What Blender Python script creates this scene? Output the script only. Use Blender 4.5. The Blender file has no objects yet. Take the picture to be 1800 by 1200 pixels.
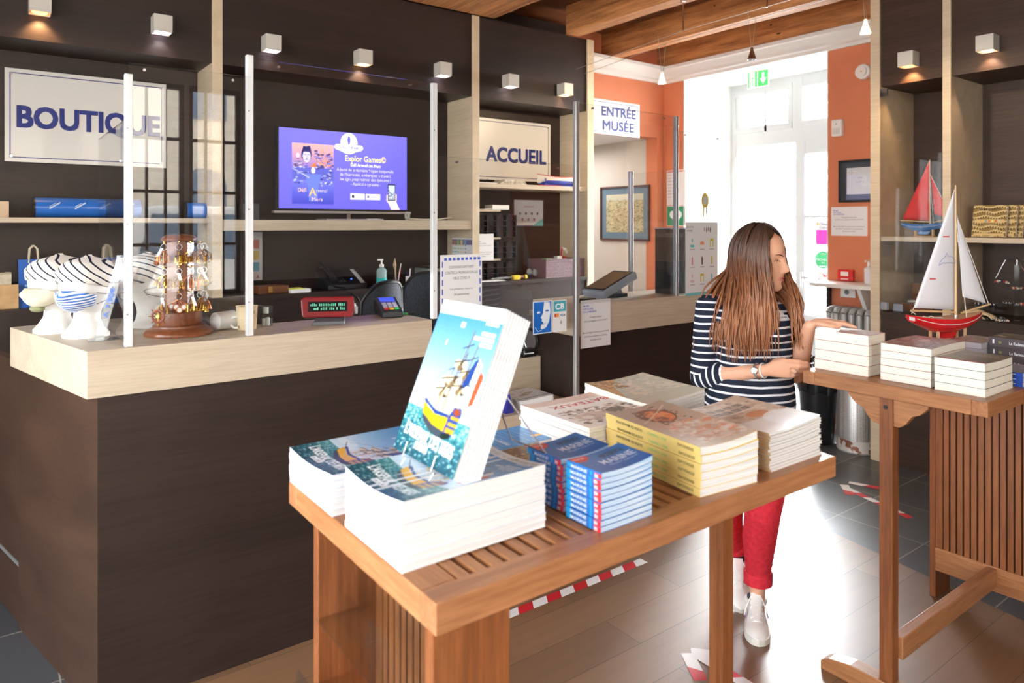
import bpy, bmesh, math, random
import numpy as np
from mathutils import Matrix, Vector, noise as mnoise
random.seed(7)
SC = bpy.context.scene
COL = SC.collection
# ---------------------------------------------------------------- camera, world, exposure
HC = 1.62
AZ = math.radians(53.27)
FWD = Vector((math.cos(AZ), math.sin(AZ), 0)); RGT = Vector((math.sin(AZ), -math.cos(AZ), 0))
cam_d = bpy.data.cameras.new('camera'); cam = bpy.data.objects.new('camera', cam_d); COL.objects.link(cam)
cam.location = (0, 0, HC); cam.rotation_euler = (math.pi/2, 0, AZ - math.pi/2)
cam_d.sensor_width = 36; cam_d.lens = 24.92; cam_d.shift_y = -206/1800; cam_d.clip_start = .05
cam_d.dof.use_dof = True; cam_d.dof.focus_distance = 2.75; cam_d.dof.aperture_fstop = 4.0
SC.camera = cam
W = bpy.data.worlds.new('World'); SC.world = W; W.use_nodes = True
W.node_tree.nodes['Background'].inputs[0].default_value = (.93, .97, 1, 1)
_wt = W.node_tree; _tc = _wt.nodes.new('ShaderNodeTexCoord'); _dp = _wt.nodes.new('ShaderNodeVectorMath'); _dp.operation = 'DOT_PRODUCT'
_dp.inputs[1].default_value = Vector((1, .1, .25)).normalized(); _wt.links.new(_tc.outputs['Generated'], _dp.inputs[0])
_mr = _wt.nodes.new('ShaderNodeMapRange'); _mr.inputs[1].default_value = .35; _mr.inputs[2].default_value = .95; _mr.inputs[3].default_value = 9.0; _mr.inputs[4].default_value = 80.0
_wt.links.new(_dp.outputs['Value'], _mr.inputs[0]); _wt.links.new(_mr.outputs[0], _wt.nodes['Background'].inputs[1])   # brighter sky on the sun's side
SC.view_settings.view_transform = 'Standard'; SC.view_settings.look = 'None'
SC.view_settings.gamma = 1; SC.view_settings.exposure = 0.64
SC.cycles.max_bounces = 10; SC.cycles.diffuse_bounces = 5; SC.cycles.glossy_bounces = 5
SC.cycles.transparent_max_bounces = 24; SC.cycles.transmission_bounces = 6
SC.cycles.sample_clamp_indirect = 6; SC.cycles.caustics_reflective = False; SC.cycles.caustics_refractive = False
SC.cycles.use_denoising = True
try:
    SC.cycles.denoiser = 'OPENIMAGEDENOISE'; SC.cycles.denoising_prefilter = 'ACCURATE'
except Exception: pass
# daylight: portals in the window openings and the entrance, so the sky is sampled through them
REAR_WIN = [(-1.3, -.5), (-.25, .7), (1.1, 1.6), (1.64, 2.14)]
def area(name, loc, rot, sx, sy, power, col=(1, 1, 1), portal=False):
    l = bpy.data.lights.new(name, 'AREA'); l.shape = 'RECTANGLE'; l.size = sx; l.size_y = sy; l.energy = power; l.color = col
    if portal: l.cycles.is_portal = True
    o = bpy.data.objects.new(name, l); o.location = loc; o.rotation_euler = rot; COL.objects.link(o); return o
for a, b in REAR_WIN:
    area('window_portal', ((a+b)/2, -2.28, 1.9), (math.pi/2, 0, 0), b-a, 2.2, 1, portal=True)
area('entrance_portal', (6.45, 3.89, 1.6), (0, math.pi/2, 0), 3.1, 1.5, 1, portal=True)
area('left_portal', (-1.98, 1.1, 1.55), (0, -math.pi/2, 0), 2.5, 3.8, 1, portal=True)
sun_d = bpy.data.lights.new('sun', 'SUN'); sun_d.energy = 4; sun_d.angle = .01; sun_d.color = (1, .96, .9)
sun = bpy.data.objects.new('sun', sun_d); COL.objects.link(sun); sun.rotation_euler = Vector((-.33, -.22, -.91)).to_track_quat('-Z', 'Y').to_euler()
# ---------------------------------------------------------------- pixel -> point helpers (frame 1800x1200)
F = 1246.0
def ray(u): return FWD*F + RGT*(u-900)
def PZ(u, v, z):
    t = (HC - z)/(v-394.0); p = ray(u)*t; return Vector((p.x, p.y, z))
def PY(u, v, Y):
    r = ray(u); t = Y/r.y; return Vector((r.x*t, Y, HC-(v-394)*t))
def PX(u, v, X):
    r = ray(u); t = X/r.x; return Vector((X, r.y*t, HC-(v-394)*t))
# ---------------------------------------------------------------- materials
def lin(c):
    out = []
    for x in c[:3]:
        x = x/255.0
        out.append(x/12.92 if x <= .04045 else ((x+.055)/1.055)**2.4)
    return tuple(out)+(1,)
MC = {}
def mat(name, c, rough=.6, metal=0, spec=.5, emit=0, trans=0, alpha=1, coat=0, bump=0, bscale=200, ior=1.45):
    if name in MC: return MC[name]
    m = bpy.data.materials.new(name); m.use_nodes = True; nt = m.node_tree; b = nt.nodes['Principled BSDF']
    b.inputs['Base Color'].default_value = lin(c); b.inputs['Roughness'].default_value = rough
    b.inputs['Metallic'].default_value = metal; b.inputs['Specular IOR Level'].default_value = spec
    b.inputs['Coat Weight'].default_value = coat; b.inputs['Transmission Weight'].default_value = trans
    b.inputs['Alpha'].default_value = alpha; b.inputs['IOR'].default_value = ior
    if emit:
        b.inputs['Emission Color'].default_value = lin(c); b.inputs['Emission Strength'].default_value = emit
    n = nt.nodes.new('ShaderNodeTexNoise'); n.inputs['Scale'].default_value = bscale
    tc = nt.nodes.new('ShaderNodeTexCoord'); nt.links.new(tc.outputs['Object'], n.inputs['Vector'])
    bp = nt.nodes.new('ShaderNodeBump'); bp.inputs['Strength'].default_value = bump if bump else .02; bp.inputs['Distance'].default_value = .001
    nt.links.new(n.outputs['Fac'], bp.inputs['Height']); nt.links.new(bp.outputs['Normal'], b.inputs['Normal'])
    MC[name] = m; return m
def nd(nt, typ, **k):
    n = nt.nodes.new(typ)
    for a, v in k.items(): setattr(n, a, v)
    return n
def wood(name, c1, c2, axis=0, rough=.45, fine=60, coarse=5, spec=.4, bump=.12, stretch=.06, coat=0):
    if name in MC: return MC[name]
    m = bpy.data.materials.new(name); m.use_nodes = True; nt = m.node_tree; b = nt.nodes['Principled BSDF']; L = nt.links
    tc = nd(nt, 'ShaderNodeTexCoord'); mp = nd(nt, 'ShaderNodeMapping'); L.new(tc.outputs['Object'], mp.inputs['Vector'])
    s = [1, 1, 1]; s[axis] = stretch; mp.inputs['Scale'].default_value = s
    n1 = nd(nt, 'ShaderNodeTexNoise'); n1.inputs['Scale'].default_value = fine; n1.inputs['Detail'].default_value = 5; n1.inputs['Roughness'].default_value = .65
    n2 = nd(nt, 'ShaderNodeTexNoise'); n2.inputs['Scale'].default_value = coarse; n2.inputs['Detail'].default_value = 3; n2.inputs['Distortion'].default_value = .6
    L.new(mp.outputs[0], n1.inputs['Vector']); L.new(mp.outputs[0], n2.inputs['Vector'])
    mx = nd(nt, 'ShaderNodeMath', operation='MULTIPLY_ADD'); mx.inputs[1].default_value = .55
    h = nd(nt, 'ShaderNodeMath', operation='MULTIPLY'); h.inputs[1].default_value = .45
    L.new(n2.outputs['Fac'], h.inputs[0]); L.new(n1.outputs['Fac'], mx.inputs[0]); L.new(h.outputs[0], mx.inputs[2])
    cr = nd(nt, 'ShaderNodeValToRGB'); cr.color_ramp.elements[0].position = .38; cr.color_ramp.elements[1].position = .62
    cr.color_ramp.elements[0].color = lin(c1); cr.color_ramp.elements[1].color = lin(c2)
    L.new(mx.outputs[0], cr.inputs[0]); L.new(cr.outputs[0], b.inputs['Base Color'])
    b.inputs['Roughness'].default_value = rough; b.inputs['Specular IOR Level'].default_value = spec; b.inputs['Coat Weight'].default_value = coat
    bp = nd(nt, 'ShaderNodeBump'); bp.inputs['Strength'].default_value = bump; bp.inputs['Distance'].default_value = .002
    L.new(n1.outputs['Fac'], bp.inputs['Height']); L.new(bp.outputs[0], b.inputs['Normal'])
    MC[name] = m; return m
def glass(name, tint=(1, 1, 1), k=1.0, rough=0.0, ior=1.49):
    if name in MC: return MC[name]
    m = bpy.data.materials.new(name); m.use_nodes = True; nt = m.node_tree; L = nt.links
    nt.nodes.remove(nt.nodes['Principled BSDF']); out = nt.nodes['Material Output']
    t = nd(nt, 'ShaderNodeBsdfTransparent'); t.inputs[0].default_value = tuple(tint)+(1,)
    g = nd(nt, 'ShaderNodeBsdfGlossy'); g.inputs['Roughness'].default_value = rough
    fr = nd(nt, 'ShaderNodeFresnel'); fr.inputs['IOR'].default_value = ior
    mu = nd(nt, 'ShaderNodeMath', operation='MULTIPLY'); mu.inputs[1].default_value = k; mu.use_clamp = True
    ge = nd(nt, 'ShaderNodeNewGeometry'); mr = nd(nt, 'ShaderNodeMapRange'); mr.inputs[3].default_value = ior; mr.inputs[4].default_value = 1/ior
    L.new(ge.outputs['Backfacing'], mr.inputs[0]); L.new(mr.outputs[0], fr.inputs['IOR'])
    L.new(fr.outputs[0], mu.inputs[0]); mi = nd(nt, 'ShaderNodeMixShader')
    L.new(mu.outputs[0], mi.inputs[0]); L.new(t.outputs[0], mi.inputs[1]); L.new(g.outputs[0], mi.inputs[2])
    L.new(mi.outputs[0], out.inputs['Surface']); MC[name] = m; return m
def stripes(name, ca, cb, period, frac, axis=2, offset=0, rough=.85, wob=.0, vec=None):
    """cb stripes of share frac on ca, counted along one object axis"""
    if name in MC: return MC[name]
    m = bpy.data.materials.new(name); m.use_nodes = True; nt = m.node_tree; L = nt.links; b = nt.nodes['Principled BSDF']
    tc = nd(nt, 'ShaderNodeTexCoord')
    if vec is None:
        v = [0, 0, 0]; v[axis] = 1
    else: v = vec
    dt = nd(nt, 'ShaderNodeVectorMath', operation='DOT_PRODUCT'); dt.inputs[1].default_value = v
    L.new(tc.outputs['Object'], dt.inputs[0]); n = nd(nt, 'ShaderNodeTexNoise'); n.inputs['Scale'].default_value = 7
    L.new(tc.outputs['Object'], n.inputs['Vector'])
    a = nd(nt, 'ShaderNodeMath', operation='MULTIPLY_ADD'); a.inputs[1].default_value = wob
    L.new(n.outputs['Fac'], a.inputs[0]); L.new(dt.outputs['Value'], a.inputs[2])
    d = nd(nt, 'ShaderNodeMath', operation='MULTIPLY_ADD'); d.inputs[1].default_value = 1/period; d.inputs[2].default_value = offset
    L.new(a.outputs[0], d.inputs[0]); f = nd(nt, 'ShaderNodeMath', operation='FRACT'); L.new(d.outputs[0], f.inputs[0])
    c = nd(nt, 'ShaderNodeMath', operation='LESS_THAN'); c.inputs[1].default_value = frac; L.new(f.outputs[0], c.inputs[0])
    mi = nd(nt, 'ShaderNodeMix', data_type='RGBA'); mi.inputs[6].default_value = lin(ca); mi.inputs[7].default_value = lin(cb)
    L.new(c.outputs[0], mi.inputs[0]); L.new(mi.outputs[2], b.inputs['Base Color']); b.inputs['Roughness'].default_value = rough
    b.inputs['Specular IOR Level'].default_value = .2
    MC[name] = m; return m
def noisy(name, c1, c2, scale=8, rough=.6, pos=(.35, .65), detail=4, bump=0, spec=.4, metal=0, stretch=(1, 1, 1), coat=0):
    if name in MC: return MC[name]
    m = bpy.data.materials.new(name); m.use_nodes = True; nt = m.node_tree; L = nt.links; b = nt.nodes['Principled BSDF']
    tc = nd(nt, 'ShaderNodeTexCoord'); mp = nd(nt, 'ShaderNodeMapping'); L.new(tc.outputs['Object'], mp.inputs['Vector']); mp.inputs['Scale'].default_value = stretch
    n = nd(nt, 'ShaderNodeTexNoise'); n.inputs['Scale'].default_value = scale; n.inputs['Detail'].default_value = detail; L.new(mp.outputs[0], n.inputs['Vector'])
    cr = nd(nt, 'ShaderNodeValToRGB'); cr.color_ramp.elements[0].position = pos[0]; cr.color_ramp.elements[1].position = pos[1]
    cr.color_ramp.elements[0].color = lin(c1); cr.color_ramp.elements[1].color = lin(c2); L.new(n.outputs['Fac'], cr.inputs[0]); L.new(cr.outputs[0], b.inputs['Base Color'])
    b.inputs['Roughness'].default_value = rough; b.inputs['Specular IOR Level'].default_value = spec; b.inputs['Metallic'].default_value = metal
    b.inputs['Coat Weight'].default_value = coat
    if bump:
        bp = nd(nt, 'ShaderNodeBump'); bp.inputs['Strength'].default_value = bump; bp.inputs['Distance'].default_value = .003
        L.new(n.outputs['Fac'], bp.inputs['Height']); L.new(bp.outputs[0], b.inputs['Normal'])
    MC[name] = m; return m
def attr_mat(name, rough=.35, emit=0, coat=0, spec=.5):
    if name in MC: return MC[name]
    m = bpy.data.materials.new(name); m.use_nodes = True; nt = m.node_tree; L = nt.links; b = nt.nodes['Principled BSDF']
    a = nd(nt, 'ShaderNodeAttribute', attribute_name='pic'); L.new(a.outputs['Color'], b.inputs['Base Color'])
    b.inputs['Roughness'].default_value = rough; b.inputs['Coat Weight'].default_value = coat; b.inputs['Specular IOR Level'].default_value = spec
    if emit:
        L.new(a.outputs['Color'], b.inputs['Emission Color']); b.inputs['Emission Strength'].default_value = emit
    MC[name] = m; return m
DARK = wood('dark_wood', (38, 28, 25), (52, 39, 35), axis=0, rough=.45, spec=.28, fine=110, coarse=6, stretch=.05, bump=.05)
DARKY_LIT = wood('dark_wood_lit_side', (50, 34, 26), (68, 49, 38), axis=1, rough=.45, spec=.3, fine=110, coarse=6, stretch=.05, bump=.05)  # dark wood toned lighter and browner, side light put into the colour
OAK = wood('pale_oak', (182, 165, 143), (202, 187, 166), axis=0, rough=.42, fine=120, coarse=9, stretch=.05, bump=.06)
OAKZ = wood('pale_oak_upright', (200, 180, 152), (218, 200, 172), axis=1, rough=.45, fine=120, coarse=9, stretch=.05, bump=.06)
OAKY = wood('pale_oak_side', (196, 178, 152), (216, 200, 176), axis=1, rough=.42, fine=120, coarse=9, stretch=.05, bump=.06)
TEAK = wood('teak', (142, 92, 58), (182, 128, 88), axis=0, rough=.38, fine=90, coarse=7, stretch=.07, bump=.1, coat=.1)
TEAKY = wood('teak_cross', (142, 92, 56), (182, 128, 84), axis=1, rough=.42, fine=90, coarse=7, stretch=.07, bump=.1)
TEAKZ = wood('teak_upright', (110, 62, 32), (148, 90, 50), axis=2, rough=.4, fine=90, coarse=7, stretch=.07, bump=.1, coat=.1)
BEAM = wood('beam_wood', (118, 66, 34), (204, 142, 88), axis=1, rough=.55, fine=30, coarse=4, stretch=.08, bump=.4)
WHITE = mat('white_plain', (240, 239, 236), .5)
PAPER = noisy('page_edges', (226, 226, 226), (246, 245, 243), scale=260, rough=.8, stretch=(.02, .02, 1), spec=.1)
CREAMP = noisy('cream_page_edges', (232, 228, 214), (246, 243, 232), scale=260, rough=.8, stretch=(.02, .02, 1), spec=.1)
ALU = mat('aluminium', (205, 208, 210), .38, .85)
WALU = mat('white_aluminium', (236, 238, 240), .35, .1)
CHROME = mat('chrome', (225, 225, 228), .12, 1)
BLACK = mat('black_plastic', (22, 22, 24), .4)
GREYP = mat('grey_plastic', (120, 124, 128), .45)
ORANGE = noisy('terracotta_paint', (196, 117, 84), (201, 123, 90), scale=3, rough=.8)
GREYW = noisy('warm_grey_paint', (196, 188, 178), (202, 195, 186), scale=3, rough=.8)
WPAINT = mat('white_paint', (240, 240, 238), .6)
PLEXI = glass('clear_acrylic', (.985, .99, .99), 1.0)
PLEXE = glass('acrylic_edge', (.93, .96, .95), 1.4, .08)
NAVY = mat('sign_blue', (10, 30, 112), .5)
# ---------------------------------------------------------------- mesh builder
def frame(o, xd, yd):
    x = Vector(xd).normalized(); y = Vector(yd).normalized(); z = x.cross(y)
    return Matrix(((x.x, y.x, z.x, o[0]), (x.y, y.y, z.y, o[1]), (x.z, y.z, z.z, o[2]), (0, 0, 0, 1)))
BACKW = lambda x, y, z: frame((x, y, z), (1, 0, 0), (0, 0, 1))      # faces the room from the long wall
SIDEW = lambda x, y, z: frame((x, y, z), (0, -1, 0), (0, 0, 1))     # faces the room from the entrance wall
I4 = Matrix.Identity(4)
_TC = {}
def text_tris(s, bold=0, space=1.0):
    k = (s, bold, space)
    if k in _TC: return _TC[k]
    cu = bpy.data.curves.new('t', 'FONT'); cu.body = s; cu.size = 1; cu.offset = bold; cu.resolution_u = 3; cu.space_character = space
    ob = bpy.data.objects.new('t', cu); COL.objects.link(ob)
    dg = bpy.context.evaluated_depsgraph_get(); me = bpy.data.meshes.new_from_object(ob.evaluated_get(dg), depsgraph=dg)
    me.calc_loop_triangles()
    v = np.array([(p.co.x, p.co.y) for p in me.vertices]) if len(me.vertices) else np.zeros((0, 2))
    t = np.array([tuple(x.vertices) for x in me.loop_triangles]) if len(me.loop_triangles) else np.zeros((0, 3), int)
    bpy.data.objects.remove(ob); bpy.data.curves.remove(cu); bpy.data.meshes.remove(me)
    if len(v): w = float(v[:, 0].max()-v[:, 0].min()); x0 = float(v[:, 0].min())
    else: w = 0; x0 = 0
    _TC[k] = (v, t, w, x0); return _TC[k]
ORIG = {}
class MB:
    def __init__(s, T=None):
        s.v = []; s.f = []; s.fm = []; s.ms = []; s.T = T or I4
    def mi(s, m):
        if m not in s.ms: s.ms.append(m)
        return s.ms.index(m)
    def add(s, vs, fs, m, T=None):
        T = s.T @ T if T is not None else s.T; b = len(s.v); k = s.mi(m)
        s.v += [tuple(T @ Vector(p)) for p in vs]; s.f += [tuple(b+i for i in f) for f in fs]; s.fm += [k]*len(fs); return s
    def box(s, a, b, m, T=None):
        x0, y0, z0 = a; x1, y1, z1 = b
        if x0 > x1: x0, x1 = x1, x0
        if y0 > y1: y0, y1 = y1, y0
        if z0 > z1: z0, z1 = z1, z0
        return s.add([(x0, y0, z0), (x1, y0, z0), (x1, y1, z0), (x0, y1, z0), (x0, y0, z1), (x1, y0, z1), (x1, y1, z1), (x0, y1, z1)],
                     [(3, 2, 1, 0), (4, 5, 6, 7), (0, 1, 5, 4), (1, 2, 6, 5), (2, 3, 7, 6), (3, 0, 4, 7)], m, T)
    def cbox(s, c, sz, m, T=None):
        return s.box([c[i]-sz[i]/2 for i in range(3)], [c[i]+sz[i]/2 for i in range(3)], m, T)
    def prism(s, pts, z0, z1, m, T=None):
        n = len(pts)
        return s.add([(p[0], p[1], z0) for p in pts]+[(p[0], p[1], z1) for p in pts],
                     [tuple(range(n-1, -1, -1)), tuple(range(n, 2*n))]+[(i, (i+1) % n, n+(i+1) % n, n+i) for i in range(n)], m, T)
    def face(s, pts, m, T=None): return s.add(pts, [tuple(range(len(pts)))], m, T)
    def frect(s, x0, y0, x1, y1, m, T, lift=0): return s.add([(x0, y0, lift), (x1, y0, lift), (x1, y1, lift), (x0, y1, lift)], [(0, 1, 2, 3)], m, T)
    def fell(s, cx, cy, rx, ry, m, T, lift=0, n=24): return s.add([(cx+rx*math.cos(2*math.pi*i/n), cy+ry*math.sin(2*math.pi*i/n), lift) for i in range(n)], [tuple(range(n))], m, T)
    def fpoly(s, pts, m, T, lift=0): return s.add([(p[0], p[1], lift) for p in pts], [tuple(range(len(pts)))], m, T)
    def tube(s, pts, rad, m, n=10, T=None, cap=True, flat=None):
        pts = [Vector(p) for p in pts]; k = len(pts); R = rad if isinstance(rad, (list, tuple)) else [rad]*k
        vs = []; up = None
        for i, p in enumerate(pts):
            d = (pts[min(i+1, k-1)]-pts[max(i-1, 0)]).normalized()
            if up is None: up = Vector((0, 0, 1)) if abs(d.z) < .9 else Vector((1, 0, 0))
            a = d.cross(up)
            if a.length < 1e-4: a = d.cross(Vector((0, 1, 0)))
            a.normalize(); b = a.cross(d).normalized(); up = b
            r = R[i]; ra, rb = (r if isinstance(r, tuple) else (r, r))
            for j in range(n):
                t = 2*math.pi*j/n; vs.append(p+a*ra*math.cos(t)+b*rb*math.sin(t))
        fs = [(i*n+j, i*n+(j+1) % n, (i+1)*n+(j+1) % n, (i+1)*n+j) for i in range(k-1) for j in range(n)]
        if cap: fs += [tuple(range(n-1, -1, -1)), tuple(range((k-1)*n, k*n))]
        return s.add(vs, fs, m, T)
    def cyl(s, p0, p1, r, m, n=16, r1=None, T=None): return s.tube([p0, p1], [r, r if r1 is None else r1], m, n, T)
    def lathe(s, prof, m, c=(0, 0, 0), n=24, T=None, sy=1.0):
        k = len(prof); vs = []
        for r, z in prof:
            for j in range(n):
                t = 2*math.pi*j/n; vs.append((c[0]+r*math.cos(t), c[1]+r*math.sin(t)*sy, c[2]+z))
        fs = [(i*n+j, i*n+(j+1) % n, (i+1)*n+(j+1) % n, (i+1)*n+j) for i in range(k-1) for j in range(n)]
        fs += [tuple(range(n-1, -1, -1)), tuple(range((k-1)*n, k*n))]
        return s.add(vs, fs, m, T)
    def ball(s, c, r, m, n=14, T=None):
        r = r if isinstance(r, (tuple, list)) else (r, r, r); k = n//2+1
        vs = [(c[0]+r[0]*math.sin(math.pi*i/k)*math.cos(2*math.pi*j/n), c[1]+r[1]*math.sin(math.pi*i/k)*math.sin(2*math.pi*j/n), c[2]-r[2]*math.cos(math.pi*i/k)) for i in range(1, k) for j in range(n)]
        vs += [(c[0], c[1], c[2]-r[2]), (c[0], c[1], c[2]+r[2])]; b = len(vs)
        fs = [(i*n+j, i*n+(j+1) % n, (i+1)*n+(j+1) % n, (i+1)*n+j) for i in range(k-2) for j in range(n)]
        fs += [(b-2, (j+1) % n, j) for j in range(n)]+[((k-2)*n+j, (k-2)*n+(j+1) % n, b-1) for j in range(n)]
        return s.add(vs, fs, m, T)
    def torus(s, c, R, r, m, n=28, k=8, T=None, ax=2):
        pts = []
        vs = []
        for i in range(n):
            a = 2*math.pi*i/n
            for j in range(k):
                b = 2*math.pi*j/k; x = (R+r*math.cos(b))*math.cos(a); y = (R+r*math.cos(b))*math.sin(a); z = r*math.sin(b)
                q = (x, y, z) if ax == 2 else ((z, x, y) if ax == 0 else (x, z, y)); vs.append((c[0]+q[0], c[1]+q[1], c[2]+q[2]))
        fs = [(i*k+j, ((i+1) % n)*k+j, ((i+1) % n)*k+(j+1) % k, i*k+(j+1) % k) for i in range(n) for j in range(k)]
        return s.add(vs, fs, m, T)
    def gridbox(s, x0, x1, y0, y1, z0, z1, m, f=None, nx=8, ny=8, T=None):
        f = f or (lambda x, y, z: z); vs = []
        for zz in (z0, z1):
            for j in range(ny+1):
                for i in range(nx+1):
                    x = x0+(x1-x0)*i/nx; y = y0+(y1-y0)*j/ny; vs.append((x, y, f(x, y, zz)))
        q = (nx+1)*(ny+1); fs = []
        g = lambda i, j, l: l*q+j*(nx+1)+i
        for j in range(ny):
            for i in range(nx):
                fs.append((g(i, j, 0), g(i, j+1, 0), g(i+1, j+1, 0), g(i+1, j, 0))); fs.append((g(i, j, 1), g(i+1, j, 1), g(i+1, j+1, 1), g(i, j+1, 1)))
        for i in range(nx):
            fs.append((g(i, 0, 0), g(i+1, 0, 0), g(i+1, 0, 1), g(i, 0, 1))); fs.append((g(i+1, ny, 0), g(i, ny, 0), g(i, ny, 1), g(i+1, ny, 1)))
        for j in range(ny):
            fs.append((g(0, j+1, 0), g(0, j, 0), g(0, j, 1), g(0, j+1, 1))); fs.append((g(nx, j, 0), g(nx, j+1, 0), g(nx, j+1, 1), g(nx, j, 1)))
        return s.add(vs, fs, m, T)
    def text(s, st, T, size, m, bold=.0, align='l', width=None, lift=.0006, space=1.0):
        if bold >= .02:
            b = bold*size*.7; w0 = text_tris(st, 0, space)[2]
            for k, (dx, dy) in enumerate(((-b, -b), (b, -b), (-b, b), (b, b), (0, -b), (0, b), (-b, 0), (b, 0)) if bold > .04 else ((-b, 0), (b, 0), (0, -b), (0, b))):
                s.text(st, T @ Matrix.Translation((dx, dy, k*.00012)), size, m, 0, align, width, lift, space)
            return s
        v, t, w, x0 = text_tris(st, bold, space)
        if not len(t): return s
        sx = size if width is None else width/w
        off = {'l': 0, 'c': -w*sx/2, 'r': -w*sx}[align]
        return s.add([((p[0]-x0)*sx+off, p[1]*size, lift) for p in v], [tuple(x) for x in t], m, T)
    def build(s, name, parent=None, smooth=False, bevel=0, seg=2):
        o0 = ORIG.get(parent.name, Vector((0, 0, 0))) if parent else Vector((0, 0, 0))
        me = bpy.data.meshes.new(name); me.from_pydata([(p[0]-o0.x, p[1]-o0.y, p[2]-o0.z) for p in s.v], [], s.f)
        for m in s.ms: me.materials.append(m)
        me.polygons.foreach_set('material_index', s.fm); me.update()
        o = bpy.data.objects.new(name, me); COL.objects.link(o)
        if smooth:
            me.shade_smooth(); me.set_sharp_from_angle(angle=math.radians(smooth if smooth is not True else 40))
        if bevel:
            b = o.modifiers.new('bevel', 'BEVEL'); b.width = bevel; b.segments = seg; b.limit_method = 'ANGLE'; b.angle_limit = math.radians(50)
        if parent: o.parent = parent; ORIG[o.name] = o0
        return o
def tag(o, label=None, cat=None, group=None, kind=None):
    if label: o['label'] = label
    if cat: o['category'] = cat
    if group: o['group'] = group
    if kind: o['kind'] = kind
    return o
def thing(name, label, cat, loc=(0, 0, 0), group=None):
    o = bpy.data.objects.new(name, None); COL.objects.link(o); o.location = loc; o.empty_display_size = .05
    ORIG[o.name] = Vector(loc); return tag(o, label, cat, group)
def struct(o): o['kind'] = 'structure'; return o
def dup(root, loc=None, rotz=None, label=None, group=None, rot=None):
    def cp(o, par):
        c = o.copy(); COL.objects.link(c)
        if par: c.parent = par
        for ch in [x for x in KIDS(o)]: cp(ch, c)
        return c
    r = cp(root, None)
    if loc is not None: r.location = loc
    if rotz is not None: r.rotation_euler = (0, 0, rotz)
    if rot is not None: r.rotation_euler = rot
    if label: r['label'] = label
    if group: r['group'] = group
    return r
def KIDS(o): return list(o.children)
# ---------------------------------------------------------------- painter for printed pictures
class Pic:
    def __init__(s, w, h, n, bg=(255, 255, 255)):
        s.w = w; s.h = h; s.nx = n; s.ny = max(2, int(round(n*h/w))); s.a = np.empty((s.ny+1, s.nx+1, 3)); s.a[:] = bg
        s.X, s.Y = np.meshgrid(np.linspace(0, w, s.nx+1), np.linspace(0, h, s.ny+1))
    def fill(s, M, c, op=1.0): s.a[M] = s.a[M]*(1-op)+np.array(c, float)*op
    def rect(s, x0, y0, x1, y1, c, op=1.0): s.fill((s.X >= x0) & (s.X <= x1) & (s.Y >= y0) & (s.Y <= y1), c, op)
    def ell(s, cx, cy, rx, ry, c, op=1.0): s.fill(((s.X-cx)/rx)**2+((s.Y-cy)/ry)**2 <= 1, c, op)
    def poly(s, P, c, op=1.0):
        M = np.zeros(s.X.shape, bool); n = len(P)
        for i in range(n):
            x0, y0 = P[i]; x1, y1 = P[(i+1) % n]
            if y0 == y1: continue
            M ^= ((s.Y >= y0) != (s.Y >= y1)) & (s.X < (x1-x0)*(s.Y-y0)/(y1-y0)+x0)
        s.fill(M, c, op)
    def line(s, p, q, w, c, op=1.0):
        dx, dy = q[0]-p[0], q[1]-p[1]; L = math.hypot(dx, dy) or 1e-9; t = np.clip(((s.X-p[0])*dx+(s.Y-p[1])*dy)/(L*L), 0, 1)
        s.fill(np.hypot(s.X-p[0]-t*dx, s.Y-p[1]-t*dy) <= w/2, c, op)
    def grad(s, y0, y1, c0, c1, x0=-1e9, x1=1e9):
        M = (s.Y >= y0) & (s.Y <= y1) & (s.X >= x0) & (s.X <= x1); t = ((s.Y-y0)/(y1-y0))[..., None]
        g = np.array(c0, float)*(1-t)+np.array(c1, float)*t; s.a[M] = g[M]
    def speck(s, x0, y0, x1, y1, cols, n, r, seed=1):
        rr = random.Random(seed)
        for _ in range(n): s.ell(rr.uniform(x0, x1), rr.uniform(y0, y1), r*rr.uniform(.5, 1.5), r*rr.uniform(.3, .9), rr.choice(cols), .7)
    def noise(s, amp, seed=0): s.a += (np.random.RandomState(seed).rand(*s.X.shape)[..., None]-.5)*2*amp
    def text(s, st, x, y, size, c, bold=.01, align='l', width=None, rot=0):
        v, t, w, x0 = text_tris(st, bold)
        if not len(t): return
        sx = size if width is None else width/w; off = {'l': 0, 'c': -w*sx/2, 'r': -w*sx}[align]
        px = (v[:, 0]-x0)*sx+off; py = v[:, 1]*size; cr, sr = math.cos(rot), math.sin(rot)
        qx = x+px*cr-py*sr; qy = y+px*sr+py*cr; dx = s.w/s.nx
        for tr in t:
            X3 = qx[tr]; Y3 = qy[tr]
            i0 = max(0, int(X3.min()/dx)-1); i1 = min(s.nx+1, int(X3.max()/dx)+3); j0 = max(0, int(Y3.min()/dx)-1); j1 = min(s.ny+1, int(Y3.max()/dx)+3)
            if i0 >= i1 or j0 >= j1: continue
            gx = s.X[j0:j1, i0:i1]; gy = s.Y[j0:j1, i0:i1]; e = []
            for a, b in ((0, 1), (1, 2), (2, 0)): e.append((X3[b]-X3[a])*(gy-Y3[a])-(Y3[b]-Y3[a])*(gx-X3[a]))
            M = ((e[0] >= 0) & (e[1] >= 0) & (e[2] >= 0)) | ((e[0] <= 0) & (e[1] <= 0) & (e[2] <= 0))
            s.a[j0:j1, i0:i1][M] = c
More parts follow.
